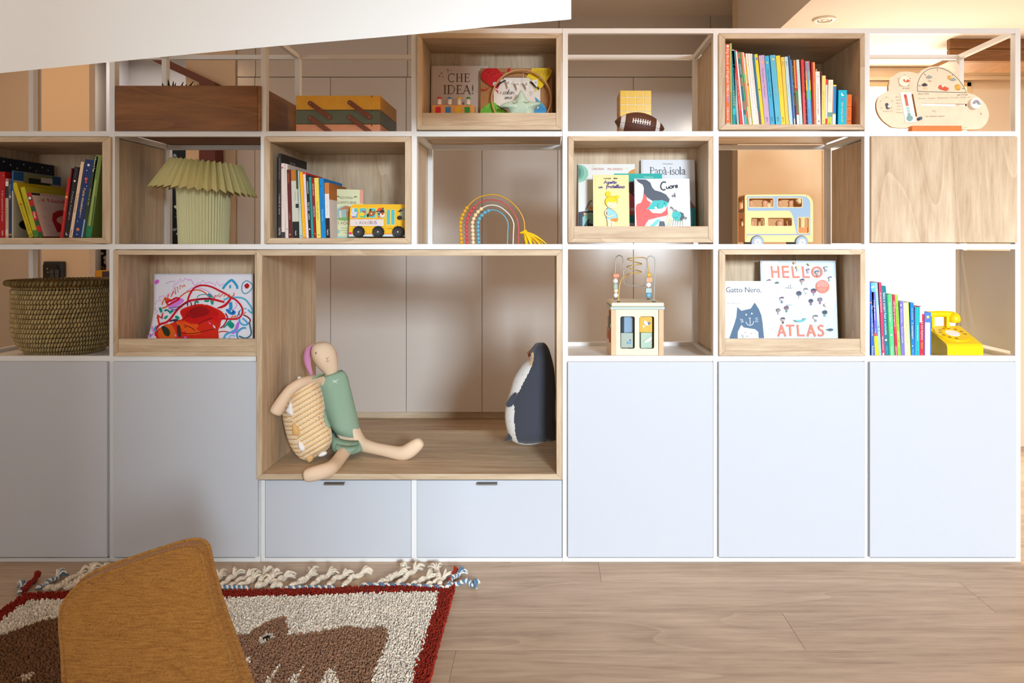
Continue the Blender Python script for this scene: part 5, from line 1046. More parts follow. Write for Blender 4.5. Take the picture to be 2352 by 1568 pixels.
# pleated lamp
Yl = .205; sl = sc(Yl); cxl = px(468, Yl)
lamp = thing('table_lamp', 'olive green pleated table lamp with a wide zigzag shade on a fluted column', 'lamp', (cxl, Yl, ZS2))
zt = pz(398, Yl)
prof = [(.0, .0), (.0905, .0), (.0915, .002), (.102, zt-ZS2), (.096, zt-ZS2), (0, zt-ZS2)]
olv = (186, 172, 114)
fixn(build('lamp_base', MB((204, 198, 152)).lathe(prof, (cxl, Yl, ZS2), 108, rf=lambda j, i: (1.0 if j % 2 else .955) if i in (1, 2, 3) else 1), MATTE, lamp))
rt, rb_ = 72*sl, 110*sl; hz = 71*sl; z0 = pz(442, Yl)
Ms = Matrix.Translation((cxl, Yl, z0)) @ Matrix.Rotation(R(5.0), 4, 'Y')
m = MB(olv); n = 76
vs = []
for r_, z_, am, dz in ((rt*.93, hz*.975, .04, -.004), (rt, hz, .06, -.008), (rb_*.985, .004, .06, .013), (rb_, 0, .06, .013), (rb_*.965, .0015, .06, .013), (rt*.95, hz*.96, .055, -.008)):
    for j in range(n):
        a = 2*math.pi*j/n; q = r_*(1+am if j % 2 else 1-am); vs.append(tuple(Ms @ Vector((q*math.cos(a), q*math.sin(a), z_+(0 if j % 2 else dz)))))
m.add(vs, [(r*n+j, r*n+(j+1) % n, (r+1)*n+(j+1) % n, (r+1)*n+j) for r in range(5) for j in range(n)])
build('lamp_shade', m, attr('paper_shade', .7, .3), lamp)
build('bulb_holder', MB((60, 56, 46)).lathe([(0, 0), (.018, 0), (.018, .05), (0, .05)], (cxl, Yl, zt), 16), SATIN, lamp)
# bead rainbow
Yr = .15; o4 = (1040, 430); kr = 9.408
rbw = thing('bead_rainbow', 'wooden bead rainbow toy with four coloured arches and a yellow tassel', 'toy', (px(1125, Yr), Yr, ZS2))
build('base', MB((222, 190, 146)).box(px(1048, Yr), px(1206, Yr), Yr-.03, Yr+.03, ZS2, ZS2+.008), TWOOD, rbw, bevel=.002)
arches = [((214, 158, 30), [(305, 445), (262, 515), (218, 595), (190, 675), (172, 762), (167, 850), (172, 935), (178, 1022), (185, 1108), (188, 1190)], [(350, 390), (420, 315), (520, 240), (640, 190), (760, 165), (880, 160), (1000, 178), (1120, 225), (1240, 300), (1350, 400), (1440, 510), (1510, 640), (1545, 760), (1552, 860), (1552, 1290)]),
 ((200, 74, 74), [(455, 445), (395, 518), (350, 595), (322, 680), (302, 762), (298, 850), (303, 935), (305, 1022), (308, 1108), (312, 1190)], [(520, 380), (600, 325), (700, 285), (800, 270), (900, 275), (1000, 295), (1100, 340), (1200, 420), (1290, 520), (1360, 620), (1405, 740), (1420, 850), (1420, 1000), (1420, 1290)]),
 ((240, 206, 160), [(613, 468), (545, 530), (490, 600), (452, 680), (428, 762), (425, 850), (430, 935), (435, 1022), (438, 1105), (440, 1190)], [(700, 415), (780, 390), (870, 385), (960, 400), (1050, 440), (1140, 510), (1220, 590), (1280, 680), (1315, 780), (1318, 860), (1310, 1000), (1302, 1290)]),
 ((98, 164, 188), [(770, 508), (695, 545), (628, 605), (577, 680), (550, 765), (545, 850), (548, 935), (553, 1022), (555, 1108), (560, 1190)], [(850, 490), (930, 498), (1010, 530), (1090, 590), (1150, 670), (1190, 760), (1195, 860), (1188, 1000), (1180, 1290)])]
bead0 = None
for ai, (c, beads, wire) in enumerate(arches):
    pts = Z(beads[::-1]+wire, o4, kr); pts = [(beads[-1][0]/kr+o4[0], 568)]+pts
    wp = smoothpath(pts, 90); wc = c if ai != 2 else (226, 218, 204)
    build('arch_wire', MB(wc).tube([P3(a, b, Yr) for a, b in wp], .0024, 8), GREYMETAL, rbw, smooth=True)
    for bi, (a, b) in enumerate(Z(beads, o4, kr)):
        bo = build('bead', MB(c).ball(P3(a, b, Yr), .0077, 14, 10), GLOSSY if ai != 2 else SATIN, rbw, smooth=True)
m = MB((240, 192, 20)); ts = []
base = P3(o4[0]+1570/kr, o4[1]+960/kr, Yr-.01)
for a, b, d in ((1600, 1290, -.02), (1720, 1290, -.035), (1830, 1290, -.02), (1940, 1290, -.03), (2030, 1225, -.015), (2010, 1290, .0)):
    tip = P3(o4[0]+a/kr, o4[1]+b/kr, Yr+d); mid = [(base[i]+tip[i])/2 for i in range(3)]; mid[1] -= .006; mid[2] += .006
    m.tube(smoothpath([base, tuple(mid), tip], 8), [.004, .006, .0075, .008, .008, .007, .006, .0045, .003], 8, [(238, 188, 18), (246, 202, 40), (226, 170, 20)][len(ts) % 3], flat=.55); ts.append(1)
m.tube(smoothpath([P3(o4[0]+1440/kr, o4[1]+985/kr, Yr-.01), P3(o4[0]+1520/kr, o4[1]+975/kr, Yr-.012), P3(o4[0]+1600/kr, o4[1]+945/kr, Yr-.01)], 6), [.001, .003, .0045, .006, .008, .008, .006], 8)
build('tassel', m, CLOTH, rbw, smooth=True)['kind'] = 'stuff'
# peg toy
Yg = .05
pg = thing('peg_toy', 'wooden pop up peg toy with red, blue, yellow and green peg people', 'toy', (px(1041, Yg), Yg, zb_che))
zg = pz(241, Yg)
build('block', MB((226, 158, 88)).box(px(991.5, Yg), px(1090, Yg), Yg, Yg+.045, zb_che, zg), TWOOD, pg, bevel=.003)
pcs = [((206, 16, 24), 1007.5, 1006.3), ((56, 122, 180), 1031.3, 1029.2), ((226, 184, 24), 1053.4, 1051.6), ((44, 146, 40), 1074.6, 1073.2)]
p = Print(lambda x, y, l: (px(x, Yg), Yg-l, pz(y, Yg)))
for c, x, sx in pcs:
    build('square', MB(c).box(px(sx-6.2, Yg), px(sx+6.2, Yg), Yg-.0008, Yg-.0001, pz(264, Yg), pz(245.4, Yg)), SATIN, pg)
    cx_ = px(x, Yg); r = 5.0*sc(Yg); zz = zg-.004; ht = pz(219.5, Yg)-zz
    cols = [c]*2+[(240, 234, 226)]*2+[c]*7
    pr = [(r*.96, 0), (r, .0085), (r, .0086), (r, ht-r*1.25), (r*1.04, ht-r*1.2), (r*1.04, ht-r)]+[(r*1.04*math.cos(t), ht-r+r*math.sin(t)) for t in (R(25), R(50), R(70), R(86))]+[(0, ht)]
    pe = fixn(build('peg_person', MB(c).lathe(pr, (cx_, Yg+.022, zz), 20, cols=cols), GLOSSY, pg, smooth=True))
    fm = MB((60, 40, 40))
    for dx in (-.0032, .0032): fm.ball((cx_+dx, Yg+.022-r*.92, zz+ht-r*1.75), .0009, 6, 4)
    build('eyes', fm, SATIN, pe)
# embroidery hoop with bunting
Yh = .085; chx, chy, rh = 1197.5, 228.5, 68.0
hp = thing('embroidery_hoop', 'round wooden embroidery hoop with a little letter bunting inside', 'hoop', (px(chx, Yh), Yh, zb_che))
m = MB((206, 150, 92)); n = 72; rr_ = rh*sc(Yh); zc = zb_che+rr_+.006; xc = px(chx, Yh); leanh = .10
def hp3(a, r, d): return (xc+r*math.cos(a), Yh+d+leanh*(rr_+r*math.sin(a)), zc+r*math.sin(a))
vs = []
for j in range(n):
    a = 2*math.pi*j/n
    vs += [hp3(a, rr_+.0025, -.006), hp3(a, rr_+.0025, .006), hp3(a, rr_-.0025, .006), hp3(a, rr_-.0025, -.006)]
m.add(vs, [(4*j+k, 4*j+(k+1) % 4, 4*((j+1) % n)+(k+1) % 4, 4*((j+1) % n)+k) for j in range(n) for k in range(4)])
weld(build('ring', m, TWOOD, hp))
def hq(x, y, l=0): return (px(x, Yh), Yh+leanh*max(0, pz(y, Yh)-zb_che)-l-.001, pz(y, Yh))
st = smoothpath([(1150, 176), (1162, 181), (1180, 185.5), (1198, 187.5), (1216, 185), (1232, 181), (1244, 175)], 24)
build('string', MB((232, 220, 200)).tube([hq(a, b) for a, b in st], .0007, 6).tube([hq(1201, 164), hq(1203, 186)], .0006, 6), CLOTH, hp)
for i, (cx_, cy_, lt, rt_) in enumerate(((1168, 188, 'E', 8), (1188.5, 191.5, 'N', 2), (1209, 191, 'E', -6), (1229.5, 187, 'A', -16))):
    wdt = 7.5; t = R(rt_)
    def fl(u, v): return (cx_+u*math.cos(t)-v*math.sin(t), cy_+u*math.sin(t)+v*math.cos(t))
    fm = MB((244, 234, 222)); q = [fl(-wdt, -6), fl(wdt, -6), fl(.5, 13)]
    fm.add([hq(a, b, .0015) for a, b in q]+[hq(a, b, .0007) for a, b in q], [(0, 1, 2), (5, 4, 3), (0, 3, 4, 1), (1, 4, 5, 2), (2, 5, 3, 0)])
    fo = build('flag', fm, CLOTH, hp)
    p = Print(lambda x, y, l: hq(x, y, .0015+l)); a, b = fl(0, 2); p.text(lt, a, b+1, 6, (60, 46, 40), rot=-rt_*.6, width=4.6); build('letter', p.m, PRINT, fo)
# star plush
Yst = .055
stp = thing('star_plush', 'pale mint stuffed star with sleepy eyes, in front of the hoop', 'plush toy', (px(1200, Yst), Yst, zb_che))
so = [(1197, 206), (1203, 214), (1209, 226), (1216, 232), (1230, 234), (1241, 236), (1242, 240), (1234, 246), (1227, 254), (1229, 266), (1231, 282), (1224, 288), (1210, 281), (1197, 278), (1184, 283), (1171, 289), (1165, 283), (1168, 266), (1170, 256), (1161, 249), (1150, 247), (1149, 243), (1158, 237), (1172, 233), (1183, 230), (1190, 218)]
spo = [(1186, 247), (1193, 244), (1210, 249), (1222, 244), (1203, 232), (1214, 262), (1180, 262)]
m = pillow(so, [(1192, 250), (1204, 250)], Yst, .030, lambda c, s: (222, 230, 214) if any(math.hypot(c[0]-a, c[1]-b) < 1.7 for a, b in spo) else (186, 208, 186), 110, 10)
sb = weld(build('body', m, FUZZ, stp, smooth=True))
for (a, b, c, d, e, f) in ((1177, 236, 1183, 237.5, 1189, 233), (1202, 233, 1208, 236.5, 1215, 234.5)):
    build('eye', MB((44, 50, 50)).tube([(q[0], Yst-.0285, q[2]) for q in [P3(a, b, Yst-.028), P3(c, d, Yst-.028), P3(e, f, Yst-.028)]], .0008, 6), MATTE, stp)
# sewing box
Yx = .03
sw = thing('sewing_box', 'three tier wooden sewing box in yellow, grey green and pink with leather straps', 'box', (px(776, Yx), Yx, ZS1))
zz = [pz(219.5, Yx), pz(252.3, Yx), pz(285, Yx), ZS1]
for (c, nm, z1, z0_) in (((226, 166, 50), 'top_tray', zz[0], zz[1]+.0006), ((98, 104, 84), 'middle_tray', zz[1]-.0006, zz[2]+.0006), ((226, 158, 120), 'bottom_tray', zz[2]-.0006, zz[3])):
    build(nm, MB(c).box(px(680, Yx), px(873.4, Yx), Yx, Yx+.30, z0_, z1), TWOOD, sw, bevel=.0016)
def strap(a, b):
    d = math.atan2(b[1]-a[1], b[0]-a[0]); l = math.hypot(b[0]-a[0], b[1]-a[1]); w_ = 5.4
    pts = [(-w_*math.sin(t) if 0 else (math.cos(t)*w_ if math.cos(t) < 0 else l+math.cos(t)*w_), math.sin(t)*w_) for t in [R(90+180*i/8) for i in range(9)]+[R(-90+180*i/8) for i in range(9)]]
    q = [(a[0]+u*math.cos(d)-v*math.sin(d), a[1]+u*math.sin(d)+v*math.cos(d)) for u, v in pts]
    o = fixn(build('strap', MB((120, 58, 24)).prism(P2(q, Yx), Yx-.0045, Yx-.002), SATIN, sw, bevel=.0005, seg=1))
    for e in (a, b): build('rivet', MB((226, 214, 200)).ball((px(e[0], Yx), Yx-.0045, pz(e[1], Yx)), (.0022, .0014, .0022), 12, 8), METAL, o, smooth=True)
    pm = MB((120, 58, 24))
    for e in (a, b): pm.box(px(e[0], Yx)-.003, px(e[0], Yx)+.003, Yx-.0021, Yx+.0002, pz(e[1], Yx)-.003, pz(e[1], Yx)+.003)
    build('strap_pin', pm, SATIN, o)
for a, b in (((713, 237.5), (757, 270)), ((804, 236), (849, 269)), ((712.5, 271), (757, 303)), ((803, 270), (849, 303))): strap(a, b)
for cx_ in (848,):
    for y in (221.5, 254.5, 287.5): build('peg_hole', MB((90, 60, 30)).ball((px(cx_+6, Yx), Yx+.0003, pz(y, Yx)), (.0022, .001, .0042), 10, 6), MATTE, sw)
# tiled box
Yt = .16
tbx = thing('tiled_box', 'yellow box covered in small square tiles with white joints, behind the football', 'box', (px(1460, Yt), Yt, ZS1))
x0, x1, z1 = px(1424, Yt), px(1496.4, Yt), pz(207.6, Yt)
build('body', MB((232, 226, 206)).box(x0, x1, Yt, Yt+.12, ZS1, z1), SATIN, tbx, bevel=.003)
tw = (x1-x0)/4; thh = 16.2*sc(Yt); nr = int((z1-ZS1)/thh)+1; t0 = None
for r in range(nr):
    for c in range(4):
        za_, zb_ = z1-(r+1)*thh, z1-r*thh
        if za_ < ZS1: za_ = ZS1
        if zb_-za_ < .004: continue
        m = MB((234, 190, 44)).box(x0+c*tw+.0011, x0+(c+1)*tw-.0011, Yt-.0016, Yt+.0004, za_+.0011, zb_-.0011); build('tile', m, GLOSSY, tbx, bevel=.0012, seg=2)
m = MB((176, 130, 66)).box(x0-.0012, x0+.0003, Yt+.006, Yt+.114, ZS1+.002, z1-.006); build('side_sheet', m, SATIN, tbx)
# football
Yf_ = .065; sf = sc(Yf_); cxf, czf = px(1469, Yf_), ZS1+.0475
fb = thing('football', 'small brown leather american football with two white bands and laces', 'ball', (cxf, Yf_, ZS1))
Lf, Rf = 58*sf, .0475
Mf = Matrix.Translation((cxf, Yf_, czf)) @ Matrix.Rotation(R(9), 4, 'Y')
def fprof(u): return Rf*(max(0, 1-abs(u)**2.0))**.78
m = MB(); n, k = 48, 72; vs = []
for i in range(k+1):
    u = -1+2*i/k
    for j in range(n): a = 2*math.pi*j/n; vs.append(tuple(Mf @ Vector((u*Lf, fprof(u)*math.cos(a), fprof(u)*math.sin(a)))))
base = 0; m.v = vs
for i in range(k):
    u = -1+2*(i+.5)/k; c = (212, 210, 206) if .60 < abs(u) < .78 else (86, 50, 38)
    for j in range(n): m.f.append([i*n+j, i*n+(j+1) % n, (i+1)*n+(j+1) % n, (i+1)*n+j]); m.c.append(c)
weld(build('skin', m, attr('football_leather', .5, .4, 900, .35), fb, smooth=True))
def fpt(u, ang, l=.0006): a = R(ang); q = fprof(u)+l; return tuple(Mf @ Vector((u*Lf, q*math.cos(a), q*math.sin(a))))
AL = 172
lm = MB((236, 234, 230)).tube([fpt(-.30+.05*i, AL, .0012) for i in range(14)], .0016, 6)
build('lace', lm, SATIN, fb)
for i in range(8):
    u = -.32+i*.094; build('lace', MB((236, 234, 230)).tube([fpt(u, AL-11+22*t/6, .0016) for t in range(7)], .0021, 6), SATIN, fb)
build('seam', MB((48, 28, 20)).tube([fpt(-.99+1.98*i/40, 198 if 0 else 190, -.0004) for i in range(41)], .0007, 5), MATTE, fb)
build('stitch', MB((120, 84, 66)).tube([fpt(-.06+.46*math.cos(R(t)), AL+20*math.sin(R(t)), .0) for t in range(0, 360, 10)], .0005, 4, closed=True), MATTE, fb)
# cloud weather board
Yc_ = .06; oc = (2000, 140); kc = 8.11
cl = thing('weather_board', 'cream cloud shaped wooden weather station toy with dials and thermometer', 'toy', (px(2142, Yc_), Yc_, ZS1))
co = smoothloop(Z([(470, 1243), (330, 1190), (210, 1090), (130, 960), (105, 820), (140, 690), (230, 600), (325, 560), (330, 470), (370, 350), (450, 260), (560, 205), (690, 198), (800, 215), (885, 235), (960, 170), (1070, 120), (1200, 100), (1340, 115), (1480, 170), (1600, 260), (1700, 390), (1765, 520), (1790, 585), (1920, 625), (2050, 710), (2150, 830), (2200, 980), (2180, 1110), (2110, 1210), (1990, 1270), (1600, 1275), (1000, 1250)], oc, kc), 150)
slot1 = Z([(945, 785), (1790, 800), (1790, 842), (945, 826)], oc, kc); slot2 = Z([(756, 610), (790, 618), (866, 1030), (830, 1040)], oc, kc)
body = fixn(build('board', MB((242, 222, 192)).prism(P2(co, Yc_), Yc_, Yc_+.013, [P2(slot1, Yc_), P2(slot2, Yc_)], sidecol=(190, 148, 96)), TWOOD, cl))
p = Print(lambda x, y, l: (px(x, Yc_), Yc_-l, pz(y, Yc_)), .00006)
def zz_(pts): return Z(pts, oc, kc)
bk = (56, 50, 50)
hm = zz_([(872, 566), (868, 470), (895, 350), (970, 230), (1080, 155), (1220, 128), (1360, 150), (1500, 225), (1620, 330), (1710, 450), (1765, 540), (1780, 592)])
p.stroke(smoothpath(hm, 40), 1.1, bk); p.stroke(zz_([(870, 566), (1780, 592)]), 1.1, bk)
for a in ([(990, 238), (1025, 264)], [(1238, 150), (1246, 184)], [(1508, 278), (1528, 256)], [(885, 456), (925, 464)], [(1700, 514), (1738, 512)]): p.stroke(zz_(a), 1.1, bk)
def cloud(cx, cy, s, c):
    a, b = oc[0]+cx/kc, oc[1]+cy/kc
    for dx, dy, r in ((-4, .6, 2.6), (0, -1.2, 3.6), (4, .6, 2.8), (0, 1.2, 3.2)): p.oval(a+dx*s, b+dy*s, r*s*1.15, r*s*.85, c, 14)
def sun(cx, cy, s, c):
    a, b = oc[0]+cx/kc, oc[1]+cy/kc
    for t in range(0, 360, 24): p.stroke([(a+3.4*s*math.cos(R(t)), b+3.4*s*math.sin(R(t))), (a+6.6*s*math.cos(R(t)), b+6.6*s*math.sin(R(t)))], 1.1*s, c)
    p.oval(a, b, 3.6*s, 3.6*s, c, 18)
sun(1462, 312, .8, (240, 180, 60)); cloud(1085, 300, 1.0, (160, 170, 164)); cloud(1530, 345, 1.0, (160, 172, 164)); cloud(998, 445, .95, (70, 60, 62)); sun(1618, 490, 1.15, (240, 184, 60))
for a in ([(1065, 365), (1070, 380)], [(1090, 370), (1096, 388)], [(1112, 368), (1118, 384)]): p.stroke(zz_(a), 1, bk)
for a in ([(1000, 490), (985, 510), (998, 520), (988, 540)], [(1040, 490), (1028, 512), (1040, 520), (1034, 538)]): p.stroke(zz_(a), .8, (236, 196, 110))
def tx(t, x, y, cap, w_, c=(80, 70, 66), rot=-1.5): p.text(t, oc[0]+x/kc, oc[1]+y/kc, cap, c, 'c', width=w_, rot=rot)
tx('W I N D', 650, 524, 2.9, 16); tx('W E T T E R', 975, 628, 3.2, 24); tx('B E T T E R', 1705, 646, 3.2, 23); tx('H U M I D I T Y', 312, 948, 2.2, 22, rot=0)
tx('Monday   Tuesday   Wednesday   Thursday   Friday   Sat', 1370, 696, 2.0, 120, (130, 116, 104)); tx('my weather station', 1190, 1040, 3.0, 44, (120, 106, 98), rot=-1)
for i, t in enumerate(('HOT', 'WARM', 'MILD', 'COOL', 'COLD', 'FREEZING')): tx(t, 488+i*8, 680+i*58, 1.8, 10+(4 if i == 5 else 0)*1.0, (120, 106, 96), rot=0)
def ticks(cx, cy, r, n, a0, a1, big):
    for i in range(n+1):
        t = R(a0+(a1-a0)*i/n); b = i % big == 0; a, q = oc[0]+cx/kc, oc[1]+cy/kc
        p.stroke([(a+r*math.cos(t), q-r*math.sin(t)), (a+(r+(2 if b else .8))*math.cos(t), q-(r+(2 if b else .8))*math.sin(t))], 1.2 if b else .6, bk)
ticks(613, 378, 13.4, 16, 225, -45, 4); ticks(282, 800, 14, 16, 222, -42, 4)
p.stroke(zz_([(1130, 925), (1160, 935), (1190, 930), (1195, 965)]), .7, (110, 100, 96)); p.text('8+', oc[0]+1755/kc, oc[1]+1250/kc, 2, (150, 130, 116), width=5)
build('print', p.m, PRINT, body)
def disc(nm, cx, cy, r, d, c, par=cl, nrm=36):
    return fixn(build(nm, MB(c).lathe([(0, -d), (r*sc(Yc_)*.96, -d), (r*sc(Yc_), -d+.0008), (r*sc(Yc_), -.0001), (0, -.0001)], (px(oc[0]+cx/kc, Yc_), Yc_, pz(oc[1]+cy/kc, Yc_)), nrm, axis='y'), SATIN, par))
def hand_(nm, pts, c, par, d0): return fixn(build(nm, MB(c).prism(P2(Z(pts, oc, kc), Yc_), Yc_-d0-.003, Yc_-d0), SATIN, par, bevel=.0006, seg=1))
d1 = disc('wind_dial', 613, 378, 12.2, .006, (246, 238, 214)); hand_('pointer', [(592, 352), (600, 345), (612, 352), (620, 385), (650, 380), (662, 352), (690, 362), (710, 382), (690, 402), (650, 402), (610, 392), (596, 376)], (226, 92, 34), d1, .0061)
hand_('pointer', [(1262, 470), (1282, 450), (1310, 452), (1312, 480), (1335, 496), (1352, 470), (1440, 505), (1444, 530), (1420, 556), (1380, 556), (1275, 520), (1258, 495)], (226, 84, 30), cl, .0008)
hand_('humidity_pointer', [(270, 795), (285, 785), (308, 785), (330, 830), (304, 850), (312, 878), (352, 870), (340, 892), (312, 900), (288, 888), (276, 840)], (56, 54, 66), cl, .0008)
for a, b in ((1331, 474), (324, 848)): disc('pin', a, b, 2.6, .005, (246, 238, 224), nrm=16)
th = fixn(build('thermometer', MB((250, 248, 244)).prism(P2(zz_([(540, 590), (746, 590), (832, 1146), (640, 1146)]), Yc_), Yc_-.003, Yc_-.0002), SATIN, cl, bevel=.0008, seg=1))
p = Print(lambda x, y, l: (px(x, Yc_), Yc_-.0031-l, pz(y, Yc_)), .00006)
p.stroke(zz_([(634, 640), (656, 740)]), 6.2, (214, 80, 44)); p.oval(oc[0]+634/kc, oc[1]+642/kc, 3.1, 2.4, (214, 80, 44)); p.stroke(zz_([(645, 695), (672, 840)]), 6.2, (216, 116, 90)); p.stroke(zz_([(676, 856), (702, 990)]), 6.2, (186, 214, 212)); p.stroke(zz_([(700, 980), (716, 1070)]), 6.2, (134, 176, 172)); p.oval(oc[0]+716/kc, oc[1]+1068/kc, 7.4, 7.0, (134, 176, 172), 24)
for i in range(9): p.stroke(zz_([(668+i*6, 740+i*30), (684+i*6, 740+i*30)]), .5, (90, 80, 80))
build('print', p.m, PRINT, th)
sd = build('slider', MB((66, 84, 122)).lathe([(0, -.016), (.0055, -.016), (.0062, -.015), (.0062, .002), (0, .002)], (px(oc[0]+895/kc, Yc_), Yc_, pz(oc[1]+1078/kc, Yc_)), 20, axis='y'), SATIN, cl); fixn(sd)
kn = disc('rainbow_knob', 1912, 800, 12.6, .018, (248, 244, 238)); 
p = Print(lambda x, y, l: (px(x, Yc_), Yc_-.0181-l, pz(y, Yc_)), .00006); ka, kb = oc[0]+1912/kc, oc[1]+800/kc
for r_, c in ((7.6, (200, 110, 110)), (6, (150, 150, 160)), (4.4, (130, 160, 190)), (2.8, (120, 90, 110))): p.stroke([(ka+r_*math.cos(R(t)), kb+1-r_*math.sin(R(t))) for t in range(-10, 191, 20)], 1.2, c)
p.oval(ka+7, kb+2, 4.4, 2, (150, 176, 170)); build('print', p.m, PRINT, kn)
disc('small_knob', 2062, 974, 2.8, .006, (240, 222, 200), nrm=18)
zst = pz(288.5, Yc_-.03)
fixn(build('stand', MB((216, 126, 52)).box(px(2094, Yc_-.028), px(2209, Yc_-.028), Yc_-.03, Yc_-.002, ZS1, zst), TWOOD, cl, bevel=.002)); build('stand', MB((216, 126, 52)).box(px(2096, Yc_), px(2206, Yc_), Yc_+.014, Yc_+.04, ZS1, zst-.004), TWOOD, cl, bevel=.002)
build('stand_floor', MB((206, 116, 46)).box(px(2096, Yc_), px(2206, Yc_), Yc_-.004, Yc_+.016, ZS1, ZS1+.006), TWOOD, cl)
# wooden double decker bus
Yd = .03; ob = (1670, 430); kb_ = 10.69
def q(pts): return P2(Z(pts, ob, kb_), Yd)
def rr4(x0, y0, x1, y1, r=30): return rrect(x0, y0, x1, y1, r, 4)
bus = thing('toy_bus', 'wooden double decker bus toy in natural and grey blue with peg passengers', 'toy', (px(1780, Yd), Yd, ZS2))
ol_ = [(440, 1345), (438, 230), (455, 195), (490, 182), (1900, 172), (1980, 190), (2050, 250), (2095, 320), (2112, 400), (2112, 1320), (2090, 1345)]
holes = [rr4(540, 272, 1138, 484), rr4(1250, 272, 1840, 484), rr4(590, 750, 920, 948), rr4(1003, 750, 1594, 948), rr4(1752, 745, 2006, 1122)]
DPB = .10
for y0, nm in ((Yd, 'side_panel'), (Yd+DPB-.009, 'side_panel')):
    so_ = fixn(build(nm, MB((246, 206, 136)).prism(q(ol_), y0, y0+.009, [q(h) for h in holes], sidecol=(240, 176, 84)), TWOOD, bus, bevel=.0006, seg=1))
    if y0 == Yd: front_ = so_
p = Print(lambda x, y, l: (px(x, Yd), Yd-l, pz(y, Yd)), .00007)
blu = (148, 172, 196)
def frame(outer, hls):
    flat = [outer]+hls; loops = [[Vector((a, b, 0)) for a, b in l] for l in flat]; tri = tessellate_polygon(loops); al = [x for l in flat for x in l]
    h = p.lift(); zc = Z(al, ob, kb_); p.m.add([p.T(a, b, h) for a, b in zc], [tuple(t) for t in tri], blu)
frame([(490, 220), (1850, 215), (1960, 240), (2025, 310), (2046, 400), (2046, 1168), (1720, 1168), (1700, 1130), (1660, 920), (1620, 720), (1570, 610), (1520, 572), (520, 578), (494, 550)], [rr4(524, 256, 1154, 500, 36), rr4(1234, 256, 1856, 500, 36), rr4(1736, 729, 2020, 1140, 36)])
p.poly(Z([(468, 1148), (1720, 1142), (2046, 1140), (2046, 1172), (468, 1180)], ob, kb_), (150, 160, 182))
for a, b in ((482, 296), (482, 1224), (1958, 212), (2078, 1208)): p.oval(ob[0]+a/kb_, ob[1]+b/kb_, 1.3, 1.3, (206, 160, 90), 10)
build('paint', p.m, PRINT, front_)
xl, xr_ = px(ob[0]+440/kb_, Yd), px(ob[0]+2110/kb_, Yd); zbt, ztp = pz(ob[1]+1345/kb_, Yd), pz(ob[1]+186/kb_, Yd)
zc = lambda v: pz(ob[1]+v/kb_, Yd)
ow = (206, 128, 52)
# end wall on the left with its two window holes, roof, deck, floor, right end
Yi0, Yi1 = Yd+.0092, Yd+DPB-.0092
lw = MB(ow).prism([(Yi0, zbt), (Yi1, zbt), (Yi1, ztp), (Yi0, ztp)], xl, xl+.008, [[(Yi0+.014, zc(560)), (Yi1-.010, zc(560)), (Yi1-.010, zc(250)), (Yi0+.014, zc(250))], [(Yi0+.016, zc(940)), (Yi1-.014, zc(940)), (Yi1-.014, zc(760)), (Yi0+.016, zc(760))]], to=lambda a, b, d: (d, a, b))
fixn(build('end_wall', lw, TWOOD, bus))
fr_ = MB((66, 60, 60)).prism([(Yi0+.006, zc(600)), (Yi1-.004, zc(600)), (Yi1-.004, zc(222)), (Yi0+.006, zc(222))], xl-.001, xl-.0001, [[(Yi0+.013, zc(562)), (Yi1-.009, zc(562)), (Yi1-.009, zc(248)), (Yi0+.013, zc(248))]], to=lambda a, b, d: (d, a, b))
fixn(build('window_frame', fr_, SATIN, bus))
build('roof', MB(ow).box(xl+.008, xr_-.02, Yi0, Yi1, zc(225), zc(190)), TWOOD, bus); build('upper_deck', MB(ow).box(xl+.008, xr_-.012, Yi0, Yi1, zc(640), zc(500)), TWOOD, bus)
build('lower_deck', MB(ow).box(xl+.008, xr_-.004, Yi0, Yi1, zc(1250), zc(985)), TWOOD, bus); build('end_wall', MB(ow).box(xr_-.012, xr_-.004, Yi0, Yi1, zc(480), zc(340)), TWOOD, bus)
pgs = [(612, 484, 66), (952, 484, 76), (1322, 484, 66), (1592, 484, 66), (640, 960, 60), (905, 960, 34), (1010, 960, 40), (1312, 960, 92), (1590, 960, 70)]
for a, b, r_ in pgs:
    r = r_/kb_*sc(Yd+.04); top = 285 if b < 600 else 795
    xx, zb_, zt_ = px(ob[0]+a/kb_, Yd+.035), zc(500 if b < 600 else 985)+.0002, zc(top)
    hb = zt_-zb_
    build('peg_passenger', MB((226, 168, 126)).lathe([(r*1.05, 0), (r*.95, hb-2*r if hb > 2.2*r else .002), (r*.8, max(.003, hb-1.85*r))]+[(r*math.cos(R(t)), hb-r+r*math.sin(R(t))) for t in (-40, -10, 20, 45, 65, 82)]+[(0, hb)], (xx, Yd+.05, zb_), 20), TWOOD, bus, smooth=True)
